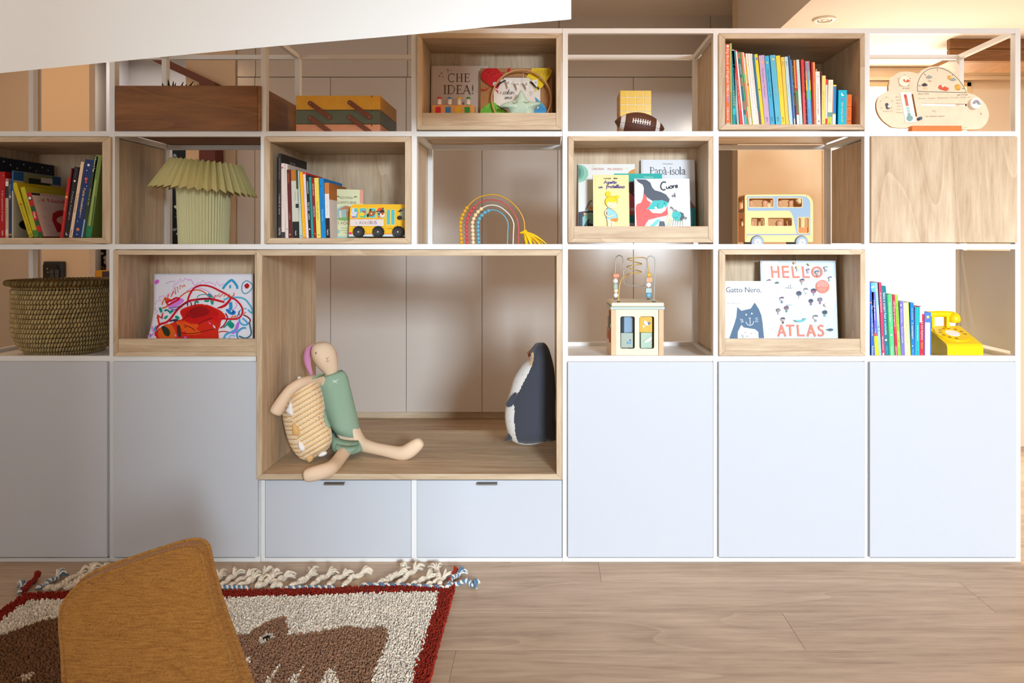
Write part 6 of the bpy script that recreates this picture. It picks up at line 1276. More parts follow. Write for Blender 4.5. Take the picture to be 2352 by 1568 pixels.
for a in (735, 1822):
    cx_ = px(ob[0]+a/kb_, Yd); rw = 150/kb_*sc(Yd); cz_ = ZS2+rw
    aw = fixn(build('wheel_arch', MB((40, 34, 30)).prism([(cx_+rw*1.12*math.cos(R(t)), cz_+rw*1.12*math.sin(R(t))) for t in range(0, 181, 10)], Yd-.0006, Yd-.0001), SATIN, bus))
    wl = fixn(build('wheel', MB((136, 152, 168)).lathe([(0, -.009), (rw*.62, -.009), (rw*.66, -.0085), (rw*.95, -.0085), (rw, -.007), (rw, -.0008), (0, -.0008)], (cx_, Yd, cz_), 40, axis='y'), SATIN, bus))
    hb = fixn(build('hub_cap', MB((236, 240, 246)).lathe([(0, -.0108), (rw*.5, -.0105), (rw*.6, -.0092), (0, -.0091)], (cx_, Yd, cz_), 32, axis='y'), SATIN, wl))
    hm_ = MB((60, 66, 76)); hm_.ball((cx_, Yd-.0108, cz_), (rw*.1, .0006, rw*.1), 10, 6)
    for t in range(0, 360, 36): hm_.ball((cx_+rw*.46*math.cos(R(t)), Yd-.0106, cz_+rw*.46*math.sin(R(t))), (rw*.06, .0005, rw*.06), 8, 6)
    build('hub_bolts', hm_, SATIN, hb)['kind'] = 'stuff'
    build('wheel', MB((136, 152, 168)).lathe([(0, .0), (rw, 0), (rw, .007), (0, .007)], (cx_, Yd+DPB+.0005, cz_), 32, axis='y'), SATIN, bus)
build('axle', MB((150, 120, 90)).box(xl+.02, xr_-.02, Yi0, Yi1, zc(1340), zc(1290)), TWOOD, bus)
# ================= basket, drawing, cube, telephone, soft toys, rug, chair =================
# seagrass basket: stacked coils wrapped with stitches
Yk = .215; sk_ = sc(Yk); cxk = px(150.5, Yk); zk = ZS3+.0005
bk_ = thing('seagrass_basket', 'large round coiled seagrass basket with dark green stitching and a wide rim', 'basket', (cxk, Yk, zk))
zrim = pz(650, Yk); rows_ = 15; hh = (zrim-zk)/rows_
rng = random.Random(8)
wov = attr('woven_seagrass', .7, .25, 300, .2)
def coil(m, Rr, zc, rc, nst, tone, skew, n=10):
    vs = []; fs = []; cs = []; k = 0
    tot = nst*4
    for i in range(tot):
        ph = i % 4; a = 2*math.pi*(i+skew)/tot; b = rc*(1.0 if ph in (1, 2) else .78)
        for j in range(n):
            t = 2*math.pi*j/n; tw = .012*math.sin(t)
            rr = Rr+b*math.cos(t)*.85; vs.append((cxk+rr*math.cos(a+tw), Yk+rr*math.sin(a+tw), zc+b*math.sin(t)))
    for i in range(tot):
        q = (i+1) % tot; ph = i % 4
        if ph == 0 and True: v = rng.uniform(-16, 16); tn = (max(0, tone[0]+v), max(0, tone[1]+v), max(0, tone[2]+v*.8))
        c = tn if ph != 3 else (36, 44, 18)
        for j in range(n): fs.append((i*n+j, i*n+(j+1) % n, q*n+(j+1) % n, q*n+j)); cs.append(tuple(int(x) for x in c))
    base = len(m.v); m.v += vs
    for f, c in zip(fs, cs): m.f.append([x+base for x in f]); m.c.append(c)
def br(t): return (72+34*min(1, t*3.2)**.6-(4 if t > .9 else 0))*sk_
for i in range(rows_):
    m = MB(); t = (i+.5)/rows_
    coil(m, br(t)-hh*.5, zk+hh*(i+.5), hh*.54, 96, (172, 150, 104), rng.uniform(0, 4)); o = build('coil', m, wov, bk_, smooth=True)
m = MB(); zr_ = zrim+.006
for rr, zz_2, rc in ((br(1)+.004, zrim+.002, .010), (br(1)+.016, zrim+.006, .011)): coil(m, rr, zz_2, rc, 84, (120, 98, 58), 1)
build('rim', m, wov, bk_, smooth=True)
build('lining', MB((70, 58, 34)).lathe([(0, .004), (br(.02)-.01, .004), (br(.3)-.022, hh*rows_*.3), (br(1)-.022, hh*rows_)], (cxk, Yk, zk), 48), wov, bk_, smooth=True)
m = MB()
for i, rr in enumerate((.02, .045, .07, .095, .12, .145, .17)): coil(m, rr, zrim+.004-.001*i, .0125, int(10+rr*420), (128, 96, 54), 0, 8)
build('lid', m, wov, bk_, smooth=True)
# the child's drawing: a curled sheet with marker strokes
Yw = .155; kd = 8.254; od = (320, 610)
def dpt(x, y, l=0):                       # sheet leans back and its lower left corner sweeps forward
    v = max(0, (y-628)/150.0); fwd = .05*max(0, (.28-(x-353)/230.0))*max(0, v-.45)**1.5*4
    Yq = Yw+.03*(1-v)-fwd-.02*v; return (px(x, Yq), Yq-l, pz(y, Yq))
dw = thing('drawing', "child's marker drawing on white paper with a big red and orange scribbled creature", 'drawing', (px(465, Yw), Yw, zb_draw))
def ledge(y): v = (y-628)/165.0; return 353-21*max(0, v-.45)**1.7*2.6-(353-350)*v*0
nx, ny = 40, 30; vs = []
for j in range(ny+1):
    y = 628.5+165*j/ny; xl_, xr2 = ledge(y), 581+.0*y
    for i in range(nx+1): vs.append(dpt(xl_+(xr2-xl_)*i/nx, y))
m = MB((236, 234, 242)); m.add(vs, [(j*(nx+1)+i, (j+1)*(nx+1)+i, (j+1)*(nx+1)+i+1, j*(nx+1)+i+1) for j in range(ny) for i in range(nx)])
pp = build('paper', m, MATTE, dw, smooth=True); sol = pp.modifiers.new('thick', 'SOLIDIFY'); sol.thickness = .0004; sol.offset = 0
p = Print(lambda x, y, l: dpt(min(x, 580.6), y, l+.0005), .00005)
def mk(pts, wd, col, sm=True, taper=False):
    q = Z(pts, od, kd); q = smoothpath(q, max(8, 4*len(q))) if sm and len(q) > 2 else q; p.stroke(q, wd*1.25/kd, col, taper)
def fill(pts, col, n=40):                 # marker fill: thin rows laid along the curved sheet
    pol = smoothloop(Z(pts, od, kd), n); y = min(b for a, b in pol)+.4; y1 = max(b for a, b in pol); h_ = p.lift(); hs = 1.5
    while y < y1:
        xs = sorted(a[0]+(y-a[1])*(b[0]-a[0])/(b[1]-a[1]) for a, b in zip(pol, pol[1:]+pol[:1]) if (a[1] > y) != (b[1] > y))
        for u0, u1 in zip(xs[::2], xs[1::2]):
            u1 = min(u1, 580.5); k = max(1, int((u1-u0)/14))
            if u1 <= u0: continue
            for q in range(k):
                a, b = u0+(u1-u0)*q/k, u0+(u1-u0)*(q+1)/k
                p.m.add([p.T(a, y-hs*.55, h_), p.T(b, y-hs*.55, h_), p.T(b, y+hs*.55, h_), p.T(a, y+hs*.55, h_)], [(0, 1, 2, 3)], col)
        y += hs
pk, og, rd, bl, tg, pu, dkr = (222, 130, 222), (228, 80, 20), (208, 14, 34), (50, 160, 208), (10, 152, 130), (150, 90, 200), (120, 20, 40)
mk([(500, 340), (540, 325), (580, 305), (640, 295), (680, 300)], 8, (190, 150, 200)); fill([(290, 300), (330, 265), (380, 280), (370, 320), (330, 350), (295, 345)], (232, 110, 226), 20)
mk([(650, 420), (670, 350), (720, 360), (690, 330), (740, 330), (730, 280), (790, 320), (765, 240), (830, 300), (870, 235), (900, 265), (950, 260), (930, 290), (980, 255), (1000, 300), (1030, 350), (1060, 375), (1130, 320), (1150, 355), (1210, 275), (1260, 345), (1310, 310), (1400, 340), (1440, 385), (1470, 300), (1530, 385), (1600, 340)], 9, pk, False)
mk([(300, 740), (330, 660), (400, 680), (380, 590), (460, 570), (500, 600), (560, 520), (620, 540), (640, 460), (700, 400)], 8, pk, False)
mk([(900, 480), (1000, 420), (1120, 420), (1260, 460), (1380, 560), (1440, 640)], 9, pk); mk([(320, 780), (300, 840), (340, 860), (300, 920)], 8, pk)
mk([(435, 740), (450, 680), (480, 610), (510, 680), (560, 545), (600, 590), (660, 480), (690, 540), (680, 420), (740, 510), (720, 400), (780, 440), (770, 370), (830, 400), (850, 360), (870, 395)], 16, og, False)
fill([(470, 610), (530, 610), (600, 640), (560, 690), (540, 760), (500, 690)], og, 24)
fill([(640, 620), (760, 610), (850, 650), (800, 720), (680, 780), (560, 800), (570, 740)], (224, 130, 230), 30); mk([(560, 810), (640, 790), (740, 780), (820, 760), (700, 830), (600, 830)], 26, (150, 130, 190))
mk([(540, 750), (640, 690), (740, 630), (800, 570), (900, 500), (1020, 465), (1130, 460), (1230, 500), (1310, 580), (1390, 680)], 17, og); mk([(500, 700), (620, 650), (700, 610), (760, 630), (640, 700), (530, 760)], 26, rd)
mk([(440, 800), (520, 780), (540, 740)], 20, og); mk([(1095, 610), (1130, 565), (1200, 545), (1290, 550), (1370, 580), (1420, 620)], 13, (70, 160, 160)); fill([(1290, 550), (1330, 525), (1390, 580), (1350, 610)], (60, 150, 160), 16)
mk([(1585, 440), (1640, 360), (1740, 275), (1790, 300), (1850, 380), (1862, 440)], 36, bl); fill([(1705, 390), (1730, 365), (1745, 400), (1720, 435)], bl, 14)
mk([(2010, 300), (1960, 340), (1945, 460), (1990, 525), (2060, 510), (2130, 440), (2150, 370), (2080, 300), (2010, 285)], 14, (80, 150, 180)); fill([(2000, 360), (2050, 335), (2090, 370), (2070, 420), (2030, 435), (2000, 400)], (196, 16, 24), 20)
mk([(1600, 650), (1700, 610), (1820, 600), (1920, 605), (2010, 640), (2080, 720), (2140, 820), (2140, 900), (2060, 830)], 26, (90, 180, 214))
mk([(1880, 880), (1960, 820), (2040, 810)], 18, (110, 190, 220)); mk([(1830, 690), (1850, 740), (1820, 800), (1770, 830)], 10, pk)
mk([(1730, 690), (1740, 780), (1720, 830)], 50, (40, 150, 206)); fill([(1640, 830), (1720, 830), (1810, 850), (1830, 900), (1780, 930), (1700, 910)], (30, 130, 206), 24); fill([(1735, 850), (1765, 850), (1765, 870), (1740, 872)], (236, 236, 242), 8); mk([(1770, 845), (1790, 870), (1770, 900)], 14, (30, 40, 110))
# the body
fill([(800, 830), (930, 770), (1100, 730), (1290, 740), (1420, 790), (1530, 840), (1600, 900), (1640, 980), (1560, 1040), (1540, 1130), (1500, 1230), (1510, 1330), (1480, 1390), (1200, 1400), (800, 1400), (400, 1400), (320, 1340), (360, 1200), (560, 1110), (720, 1040), (820, 1000), (780, 900)], (220, 40, 14), 80)
fill([(700, 1060), (860, 1060), (1000, 1110), (1130, 1120), (1090, 1200), (1180, 1260), (1100, 1300), (860, 1290), (760, 1180)], (236, 90, 16), 40); fill([(360, 1260), (480, 1120), (620, 1130), (700, 1300), (640, 1390), (420, 1390)], (226, 96, 24), 30)
fill([(820, 940), (800, 870), (960, 790), (1120, 750), (1300, 760), (1420, 820), (1500, 880), (1480, 980), (1300, 1040), (1100, 1090), (920, 1060), (860, 1010)], (206, 14, 14), 50)
fill([(980, 820), (1150, 770), (1290, 810), (1330, 900), (1200, 960), (1060, 980), (960, 920)], (160, 6, 10), 36); fill([(1400, 960), (1500, 960), (1540, 1010), (1490, 1080), (1420, 1040)], (226, 10, 20), 20)
for pts in ([(830, 1020), (920, 940), (960, 880), (1040, 830)], [(930, 850), (900, 920), (960, 960), (1080, 990)], [(1120, 1110), (1250, 1040), (1400, 990)], [(860, 1180), (900, 1140), (1000, 1180), (1060, 1230)], [(820, 1280), (1050, 1280), (1280, 1230), (1450, 1190)], [(700, 1090), (740, 1170), (800, 1260)]): mk(pts, 12, (130, 10, 14))
fill([(430, 1150), (520, 1160), (590, 1250), (570, 1330), (500, 1320), (450, 1240)], (40, 50, 26), 22); fill([(720, 1150), (780, 1140), (800, 1330), (740, 1330)], (60, 44, 24), 18); mk([(580, 1050), (660, 1030), (740, 1020), (660, 1060)], 26, (60, 44, 70))
fill([(680, 960), (730, 950), (770, 990), (720, 1020)], tg, 14); fill([(470, 990), (520, 945), (550, 960), (500, 1010)], tg, 14); fill([(375, 800), (430, 800), (440, 870), (410, 890)], tg, 14); mk([(480, 850), (540, 840), (590, 880), (650, 850)], 26, (20, 130, 140)); mk([(580, 900), (610, 880), (600, 850)], 24, tg)
mk([(350, 1000), (350, 930), (440, 1000), (450, 890), (430, 990)], 24, rd, False); mk([(360, 940), (370, 1040), (390, 1120)], 26, (226, 50, 20)); mk([(1060, 690), (1100, 680), (1130, 700)], 30, tg); mk([(1240, 660), (1300, 670), (1320, 650)], 30, tg); mk([(1360, 660), (1390, 730), (1410, 660)], 20, tg)
mk([(320, 1330), (330, 1200), (400, 1110), (520, 1070), (600, 1000), (660, 920), (740, 820), (860, 720), (960, 665), (1100, 640), (1260, 625), (1400, 635), (1520, 665), (1620, 690)], 32, rd); mk([(700, 850), (780, 770), (880, 710), (980, 670)], 18, dkr); mk([(1080, 640), (1240, 622), (1400, 632)], 14, (90, 20, 60))
for x in (915, 985, 1060): mk([(x, 690), (x+10, 760)], 16, (70, 20, 60))
mk([(925, 700), (940, 600), (1000, 480), (1080, 400), (1180, 372), (1290, 378), (1400, 410), (1520, 470), (1640, 530), (1740, 600), (1840, 650), (1930, 750), (1965, 850), (1940, 940), (1870, 1000), (1760, 1010), (1640, 1005), (1560, 1000)], 26, (204, 14, 34))
fill([(1500, 785), (1600, 740), (1660, 690), (1740, 600), (1750, 640), (1690, 720), (1640, 770), (1540, 810), (1480, 800)], rd, 26)
mk([(1420, 630), (1450, 560), (1490, 580), (1530, 520), (1520, 600), (1590, 530), (1610, 590), (1650, 510), (1690, 590), (1700, 530), (1740, 590), (1800, 560), (1800, 510)], 15, og, False)
mk([(1740, 1000), (1780, 950), (1790, 990), (1830, 940), (1840, 990)], 22, (240, 100, 40), False); mk([(1860, 970), (1910, 850), (1900, 940)], 12, (70, 50, 110), False); mk([(1960, 920), (2030, 880)], 12, og); mk([(1980, 930), (2060, 970), (2110, 1030), (2080, 1100)], 18, (120, 20, 20))
mk([(1640, 900), (1680, 980), (1650, 1060), (1600, 1140), (1540, 1180)], 20, (180, 20, 50)); mk([(1600, 1170), (1660, 1120), (1700, 1060), (1750, 1040)], 22, tg); fill([(1680, 1120), (1740, 1060), (1810, 1120), (1760, 1190)], tg, 20)
mk([(1500, 1260), (1600, 1240), (1760, 1270)], 16, (220, 60, 20)); fill([(1860, 1080), (1900, 1060), (1890, 1160), (1840, 1260), (1760, 1290), (1820, 1180)], (196, 110, 230), 24)
mk([(1900, 1000), (1920, 1080), (2000, 1120), (2060, 1100), (2020, 1040), (1960, 990)], 24, (70, 170, 220)); mk([(1610, 1380), (1650, 1300), (1760, 1250), (1850, 1200)], 30, (80, 170, 220)); mk([(1880, 1380), (1860, 1270), (1960, 1180), (2030, 1180)], 24, (60, 150, 200)); mk([(1900, 1330), (2000, 1370), (2080, 1350), (2130, 1280), (2110, 1160), (2100, 1090)], 22, (60, 110, 120)); mk([(1700, 1390), (1740, 1320), (1830, 1330)], 14, (120, 190, 230))
mk([(150, 1340), (230, 1290), (210, 1350), (290, 1270)], 12, (180, 100, 200)); mk([(240, 1140), (280, 1240), (330, 1210)], 30, (226, 150, 226)); mk([(330, 1140), (300, 1210), (340, 1230)], 24, (70, 160, 200)); mk([(860, 1360), (910, 1350)], 24, (210, 110, 230)); mk([(690, 1300), (710, 1340)], 20, (200, 150, 230)); fill([(1320, 1060), (1370, 1090), (1350, 1110)], (250, 100, 200), 8); fill([(1400, 1120), (1450, 1150), (1440, 1190)], (240, 220, 230), 10)
build('marker_strokes', p.m, MATTE, pp)
# activity cube
Ya = .05; ka_ = 5.808; oa = (1290, 560)
ac = thing('activity_cube', 'natural wooden activity cube with wire bead maze on top and turning blocks', 'toy', (px(1464, Ya), Ya, ZS3))
def az(v, Y=Ya): return pz(oa[1]+v/ka_, Y)
def ax(u, Y=Ya): return px(oa[0]+u/ka_, Y)
nat = (234, 206, 166); DA = .20
x0, x1 = ax(660), ax(1362)
build('top_plate', MB((244, 226, 196)).box(ax(664), ax(1365), Ya-.004, Ya+DA+.004, az(835), az(783)), TWOOD, ac, bevel=.004, seg=3)
build('band', MB((176, 190, 184)).box(ax(652), ax(1372), Ya-.005, Ya+DA+.005, az(875), az(837)), SATIN, ac, bevel=.0012)
for a in (660, 1296):
    for y in (Ya, Ya+DA-.013): build('post', MB((226, 180, 142)).box(ax(a), ax(a+66), y, y+.013, ZS3, az(876)), TWOOD, ac, bevel=.0008)
fp = MB((244, 224, 190)).prism(P2(Z([(727, 877), (1290, 877), (1290, 1560), (727, 1560)], oa, ka_), Ya), Ya+.002, Ya+.009, [P2(Z(rrect(a, 967, b, 1400, 26), oa, ka_), Ya) for a, b in ((783, 977), (1040, 1236))])
fixn(build('front_panel', fp, TWOOD, ac, bevel=.0005, seg=1))
build('back_panel', MB((208, 186, 158)).box(ax(727), ax(1290), Ya+DA-.009, Ya+DA-.002, ZS3, az(877)), TWOOD, ac)
for nm, xx in (('side_panel', ax(663)), ('side_panel', ax(1340))): build(nm, MB((226, 196, 156)).box(xx, xx+.005, Ya+.0132, Ya+DA-.0132, ZS3, az(877)), TWOOD, ac)
m = MB()
for (y0, y1, v0, v1, c) in ((.03, .075, 1330, 1130, (170, 70, 36)), (.08, .12, 1200, 1000, (90, 130, 120)), (.03, .07, 1080, 900, (120, 70, 40)), (.12, .17, 1320, 1180, (196, 120, 60))): m.box(ax(663)-.004, ax(663)-.0002, Ya+y0, Ya+y1, az(v0), az(v1), c)
build('side_shapes', m, SATIN, ac, bevel=.001)['kind'] = 'stuff'
def blk(u0, u1, v0, v1, col, ang, d=.052):
    cx_, cy_ = (ax(u0)+ax(u1))/2, Ya+.044; w_ = d/2
    m = MB(col).box(-w_, w_, -w_, w_, az(v1), az(v0)); m.rot(Matrix.Translation((cx_, cy_, 0)) @ Matrix.Rotation(R(ang), 4, 'Z')); return build('turning_block', m, SATIN, ac, bevel=.0012)
blk(803, 955, 980, 1192, (136, 162, 186), 24, .040); b2 = blk(803, 965, 1196, 1396, (164, 178, 168), -4, .046); b3 = blk(1058, 1222, 976, 1188, (228, 174, 58), -3, .047); b4 = blk(1050, 1215, 1192, 1402, (168, 192, 172), 8, .045)
def bp(pts, col, o, dy=.0232): fixn(build('printed_shape', MB(col).prism(P2(Z(pts, oa, ka_), Ya+.016), Ya+.044-dy-.0008, Ya+.044-dy), SATIN, o))
bp(smoothloop([(1102, 1030), (1125, 1025), (1150, 1060), (1160, 1085), (1130, 1088), (1105, 1065)], 20), (244, 240, 230), b3, .0252); bp(smoothloop([(1150, 1050), (1180, 1042), (1188, 1060), (1160, 1082)], 14), (84, 110, 140), b3, .0252); bp(smoothloop([(1080, 1090), (1105, 1090), (1108, 1108), (1090, 1116)], 12), (240, 240, 244), b3, .0252)
bp(smoothloop([(880, 1300), (905, 1318), (925, 1310), (930, 1330), (890, 1336), (874, 1318)], 18), (100, 150, 190), b2, .0258); bp(smoothloop([(912, 1272), (930, 1280), (922, 1300), (910, 1294)], 12), (90, 120, 150), b2, .0258)
bp(smoothloop([(1098, 1306), (1140, 1270), (1200, 1242), (1190, 1280), (1150, 1306), (1110, 1312)], 20), (222, 232, 224), b4, .0285)
for a in (880, 1138): build('axle', MB((226, 196, 150)).tube([(ax(a), Ya+.044, ZS3+.002), (ax(a), Ya+.044, az(878))], .003, 8), TWOOD, ac)
def wire(pts, col, nm='bead_wire'):
    P_ = [P3(oa[0]+a/ka_, oa[1]+b/ka_, Y_) for a, b, Y_ in smoothpath(pts, len(pts)*7)]
    build(nm, MB(col).tube(P_, .0019, 8), GREYMETAL, ac, smooth=True)
def tpt(u, Yq): return (u, (pz_top(Yq)-oa[1])*ka_)
def pz_top(Yq): return CY+(H-az(783))*F/(D0+Yq)
Yb1, Yb2 = Ya+DA-.035, Ya+.028
wire([tpt(718, Yb1)+(Yb1,), (718, 560, Yb1), (716, 380, Yb1), (718, 220, Yb1), (740, 165, Yb1), (780, 155, Yb1), (812, 180, Yb1), (822, 240, Yb1), (824, 400, Yb1), (828, 490, Yb1-.01), (855, 545, Yb1-.03), (960, 558, .16), (1080, 562, .13), (1122, 520, .10), (1134, 400, .09), (1136, 240, .085), (1155, 175, .08), (1195, 163, .078), (1235, 185, .078), (1246, 240, .078), (1240, 500, .078), tpt(1230, Yb2)+(Yb2,)], (176, 178, 172))
wire([tpt(760, Yb2)+(Yb2,), (764, 660, .08), (772, 560, .085), (800, 470, .09), (840, 440, .1), (880, 438, .12), (872, 412, .13), (930, 392, .10), (1066, 376, .14), (980, 345, .2), (872, 308, .16), (950, 285, .10), (1072, 268, .15), (980, 240, .2), (878, 202, .16), (960, 185, .12), (1090, 182, .16), (1138, 215, Yb1), (1152, 300, Yb1), (1158, 420, Yb1), tpt(1160, Yb1)+(Yb1,)], (212, 170, 74))
for u, Yq in ((718, Yb1), (1160, Yb1), (760, Yb2), (1230, Yb2)):
    a, b = tpt(u, Yq); build('grommet', MB((56, 50, 44)).lathe([(0, 0), (.0062, 0), (.006, .003), (0, .0035)], (px(oa[0]+a/ka_, Yq), Yq, az(783)), 16), SATIN, ac, smooth=True)
def bd(u, v, r, col, kind='b', Yq=Yb1):
    c = P3(oa[0]+u/ka_, oa[1]+v/ka_, Yq)
    s2 = sc(Yq)/ka_
    if kind == 'b': m = MB(col).ball(c, (r*s2, r*s2, r*s2*1.04), 16, 12)
    elif kind == 'c': m = MB(col).lathe([(0, -r*s2), (r*s2*.8, -r*s2), (r*s2*.85, -r*s2*.9), (r*s2*.85, r*s2*.9), (r*s2*.8, r*s2), (0, r*s2)], c, 18, axis='x')
    elif kind == 'v': m = MB(col).lathe([(0, -r*s2), (r*s2*.9, -r*s2), (r*s2*.9, r*s2), (0, r*s2)], c, 18)
    else: m = MB(col).box(c[0]-r*s2, c[0]+r*s2, Yq-r*s2, Yq+r*s2, c[2]-r*s2*.8, c[2]+r*s2*.8)
    build('bead', m, SATIN, ac, smooth=(kind == 'b'), bevel=0 if kind == 'b' else .0012)
for a in ((726, 424, 40, (226, 150, 116), 'c'), (716, 494, 34, (240, 240, 240)), (716, 566, 34, (168, 186, 172), 'v'), (722, 624, 30, (244, 214, 186)), (722, 684, 32, (226, 232, 240)),
          (1160, 414, 32, (236, 182, 58)), (1165, 476, 40, (226, 154, 104), 'k'), (1158, 546, 34, (244, 244, 242)), (1156, 618, 40, (166, 188, 182), 'k'), (1158, 684, 36, (112, 182, 214))): bd(*a)
# telephone
Yp0 = .028
tel = thing('toy_telephone', 'glossy yellow rotary dial toy telephone with its handset on the cradle', 'telephone', (px(2215, Yp0), Yp0, ZS3))
yel = (246, 208, 8); GY = attr('glossy_yellow_plastic', .25, .5, coat=.15)
xa, xb = px(2176, Yp0), px(2258.6, Yp0); zf = pz(792, Yp0); zt_ = pz(748, .185)
prof = [(Yp0, ZS3), (Yp0, zf-.012), (Yp0+.003, zf-.004), (Yp0+.010, zf+.003), (.185, zt_), (.192, zt_-.002), (.197, zt_-.010), (.205, ZS3)]
m = MB(yel).prism(prof, xa, xb, to=lambda a, b, d: (d, a, b)); fixn(build('body', m, GY, tel, bevel=.003, seg=3))
sy0, sz0, sy1, sz1 = Yp0+.010, zf+.003, .185, zt_; L_ = math.hypot(sy1-sy0, sz1-sz0); ey, ez = (sy1-sy0)/L_, (sz1-sz0)/L_; ny_, nz_ = -ez, ey
xm = (xa+xb)/2
def sp_(u, v, l): return (xm+u, sy0+ey*v+ny_*l, sz0+ez*v+nz_*l)
def sdisc(nm, u, v, r, l0, l1, col, par, n=40, r2=None):
    vs = [sp_(u+rr*math.cos(2*math.pi*j/n), v+rr*math.sin(2*math.pi*j/n), l) for rr, l in (((r), l0), (r, l1-.0008), (r-.001, l1)) for j in range(n)]
    m = MB(col).add(vs, [(k*n+j, k*n+(j+1) % n, (k+1)*n+(j+1) % n, (k+1)*n+j) for k in range(2) for j in range(n)]+[tuple(2*n+j for j in range(n)), tuple(reversed(range(n)))]); return fixn(build(nm, m, GY, par))
vm_ = L_*.53; rd_ = min((xb-xa)*.475, L_*.40)
dl = sdisc('dial', 0, vm_, rd_, .0002, .0035, yel, tel); sdisc('dial_centre', 0, vm_, rd_*.42, .0036, .0048, (244, 246, 250), dl, 32)
for i in range(10):
    a = R(-20+30*i+10); hx_, hv = rd_*.71*math.cos(a), vm_+rd_*.71*math.sin(a)
    sdisc('finger_hole', hx_, hv, rd_*.115, .0036, .0042, (176, 128, 0), dl, 16)
build('dial_ring', MB(yel).tube([sp_((rd_+.002)*math.cos(R(t)), vm_+(rd_+.002)*math.sin(R(t)), .001) for t in range(150, 350, 8)], .0017, 8), GY, dl, smooth=True)
hz_, hy_ = pz(722, .16), .165
zc0 = pz(750, hy_)
for x in (2140.5, 2174): build('cradle_post', MB(yel).box(px(x-3.5, hy_), px(x+3.5, hy_), hy_-.012, hy_+.012, zc0-.004, hz_-.004), GY, tel, bevel=.002)
hx1 = px(2190, hy_); hx0 = px(2122, hy_)
hs = build('handset', MB(yel).tube([(hx0-.004, hy_, hz_), (hx0+.02, hy_, hz_+.001), ((hx0+hx1)/2, hy_, hz_+.002), (hx1-.02, hy_, hz_+.001), (hx1, hy_, hz_)], [.011, .0125, .013, .0125, .011], 16), GY, tel, smooth=True)
for xx in (hx1, hx0): build('ear_piece', MB(yel).lathe([(0, .016), (.012, .014), (.020, .006), (.0235, -.006), (.024, -.014), (.020, -.022), (.010, -.0245), (0, -.025)], (xx, hy_-.004, hz_-.008), 28), GY, hs, smooth=True)
cpts = [(hx1+.018, hy_+.01, hz_-.012), (hx1+.028, hy_+.02, hz_-.035), (hx1+.022, hy_+.03, hz_-.06), (hx1+.03, hy_+.04, ZS3+.004)]
build('cord', MB((74, 70, 62)).tube(smoothpath(cpts, 20), .0013, 6), SATIN, tel, smooth=True)
# ---- sitting niche: bunny, striped plush, penguin ----
import bmesh
bpy.context.view_layer.update()
def skin_obj(name, chains, mat, col, parent, sub=2, shrink=1.0):
    """one continuous body grown along joints: chains of (px, py, Y, radius px); a chain starts from an existing joint by index"""
    bm = bmesh.new(); sl_ = bm.verts.layers.skin.verify(); vs = []
    for ch in chains:
        prev = None
        for it in ch:
            if isinstance(it, int): prev = vs[it]; continue
            v = bm.verts.new(P3(it[0], it[1], it[2])); rr = it[3]*sc(it[2])*shrink; v[sl_].radius = (rr, rr); vs.append(v)
            if prev is not None: bm.edges.new((prev, v))
            prev = v
    vs[0][sl_].use_root = True
    I = wm(parent).inverted()
    for v in bm.verts: v.co = I @ v.co
    me = bpy.data.meshes.new(name); bm.to_mesh(me); bm.free()
    o = bpy.data.objects.new(name, me); COL.objects.link(o); me.materials.append(mat); o.parent = parent; WM[o.name] = wm(parent)
    s_m = o.modifiers.new('skin', 'SKIN'); s_m.use_smooth_shade = True
    u = o.modifiers.new('sub', 'SUBSURF'); u.levels = sub; u.render_levels = sub
    return o
from mathutils.bvhtree import BVHTree
def surf_fn(o):
    bpy.context.view_layer.update(); dg = bpy.context.evaluated_depsgraph_get(); e = o.evaluated_get(dg); me = e.to_mesh(); M = WM[o.name]
    t = BVHTree.FromPolygons([M @ v.co for v in me.vertices], [tuple(p.vertices) for p in me.polygons]); e.to_mesh_clear()
    C0 = Vector((0, -D0, H))
    def f(x, y, l=.001):
        d = (Vector(P3(x, y, 0))-C0).normalized(); h = t.ray_cast(C0, d)
        return tuple(h[0]-d*l) if h[0] else P3(x, y, .2)
    return f
LINEN = paint('bunny_linen', (232, 204, 174), .95, .1, 500, .2)
SAGE = attr('sage_waffle_cloth', .95, .1, 420, .6, noise=.07, nscale=260)
bn = thing('bunny_doll', 'long limbed beige cloth bunny doll in a sage green top and shorts', 'plush toy', (px(800, .26), .26, ZBENCH))
chains = [
 [(800, 1008, .25, 21), (792, 972, .25, 26), (778, 925, .25, 27), (764, 888, .245, 26), (758, 868, .24, 17), (761, 853, .235, 17), (751, 832, .225, 27), (743, 811, .22, 31), (737, 795, .22, 26), (736.5, 784, .22, 14)],
 [3, (734, 872, .20, 13), (710, 874, .12, 13), (690, 879, .075, 12.5), (668, 893, .055, 13), (648, 920, .035, 14), (634, 945, .018, 17), (630, 953, .015, 13)],
 [0, (798, 1026, .19, 15), (795, 1034, .145, 15), (786, 1044, .11, 15.5), (772, 1064, .04, 16), (757, 1078, -.035, 18), (728, 1086, -.068, 19), (704, 1092, -.075, 17), (698, 1093, -.075, 12)],
 [0, (826, 1020, .22, 17), (860, 1029, .19, 14.5), (895, 1036, .165, 15), (924, 1043, .15, 18), (941, 1035, .15, 20), (962, 1018, .15, 16), (970, 1011, .15, 10)],
]
body = skin_obj('body', chains, LINEN, None, bn)
sf_ = surf_fn(body)
for (a, b) in ((725.5, 810.5),): build('eye', MB((40, 30, 28)).ball(sf_(a, b, .0005), (.0022, .0022, .0040), 10, 8), GLOSSY, bn)
rose = (170, 96, 84)
m = MB(rose)
for pts in ([(748.5, 820.5), (751.5, 824)], [(755.5, 819), (751.5, 824)], [(751.5, 824), (752.5, 829.5)], [(748, 829), (752.5, 831), (757.5, 827.5)]): m.tube([sf_(a, b, .0008) for a, b in pts], .0007, 5)
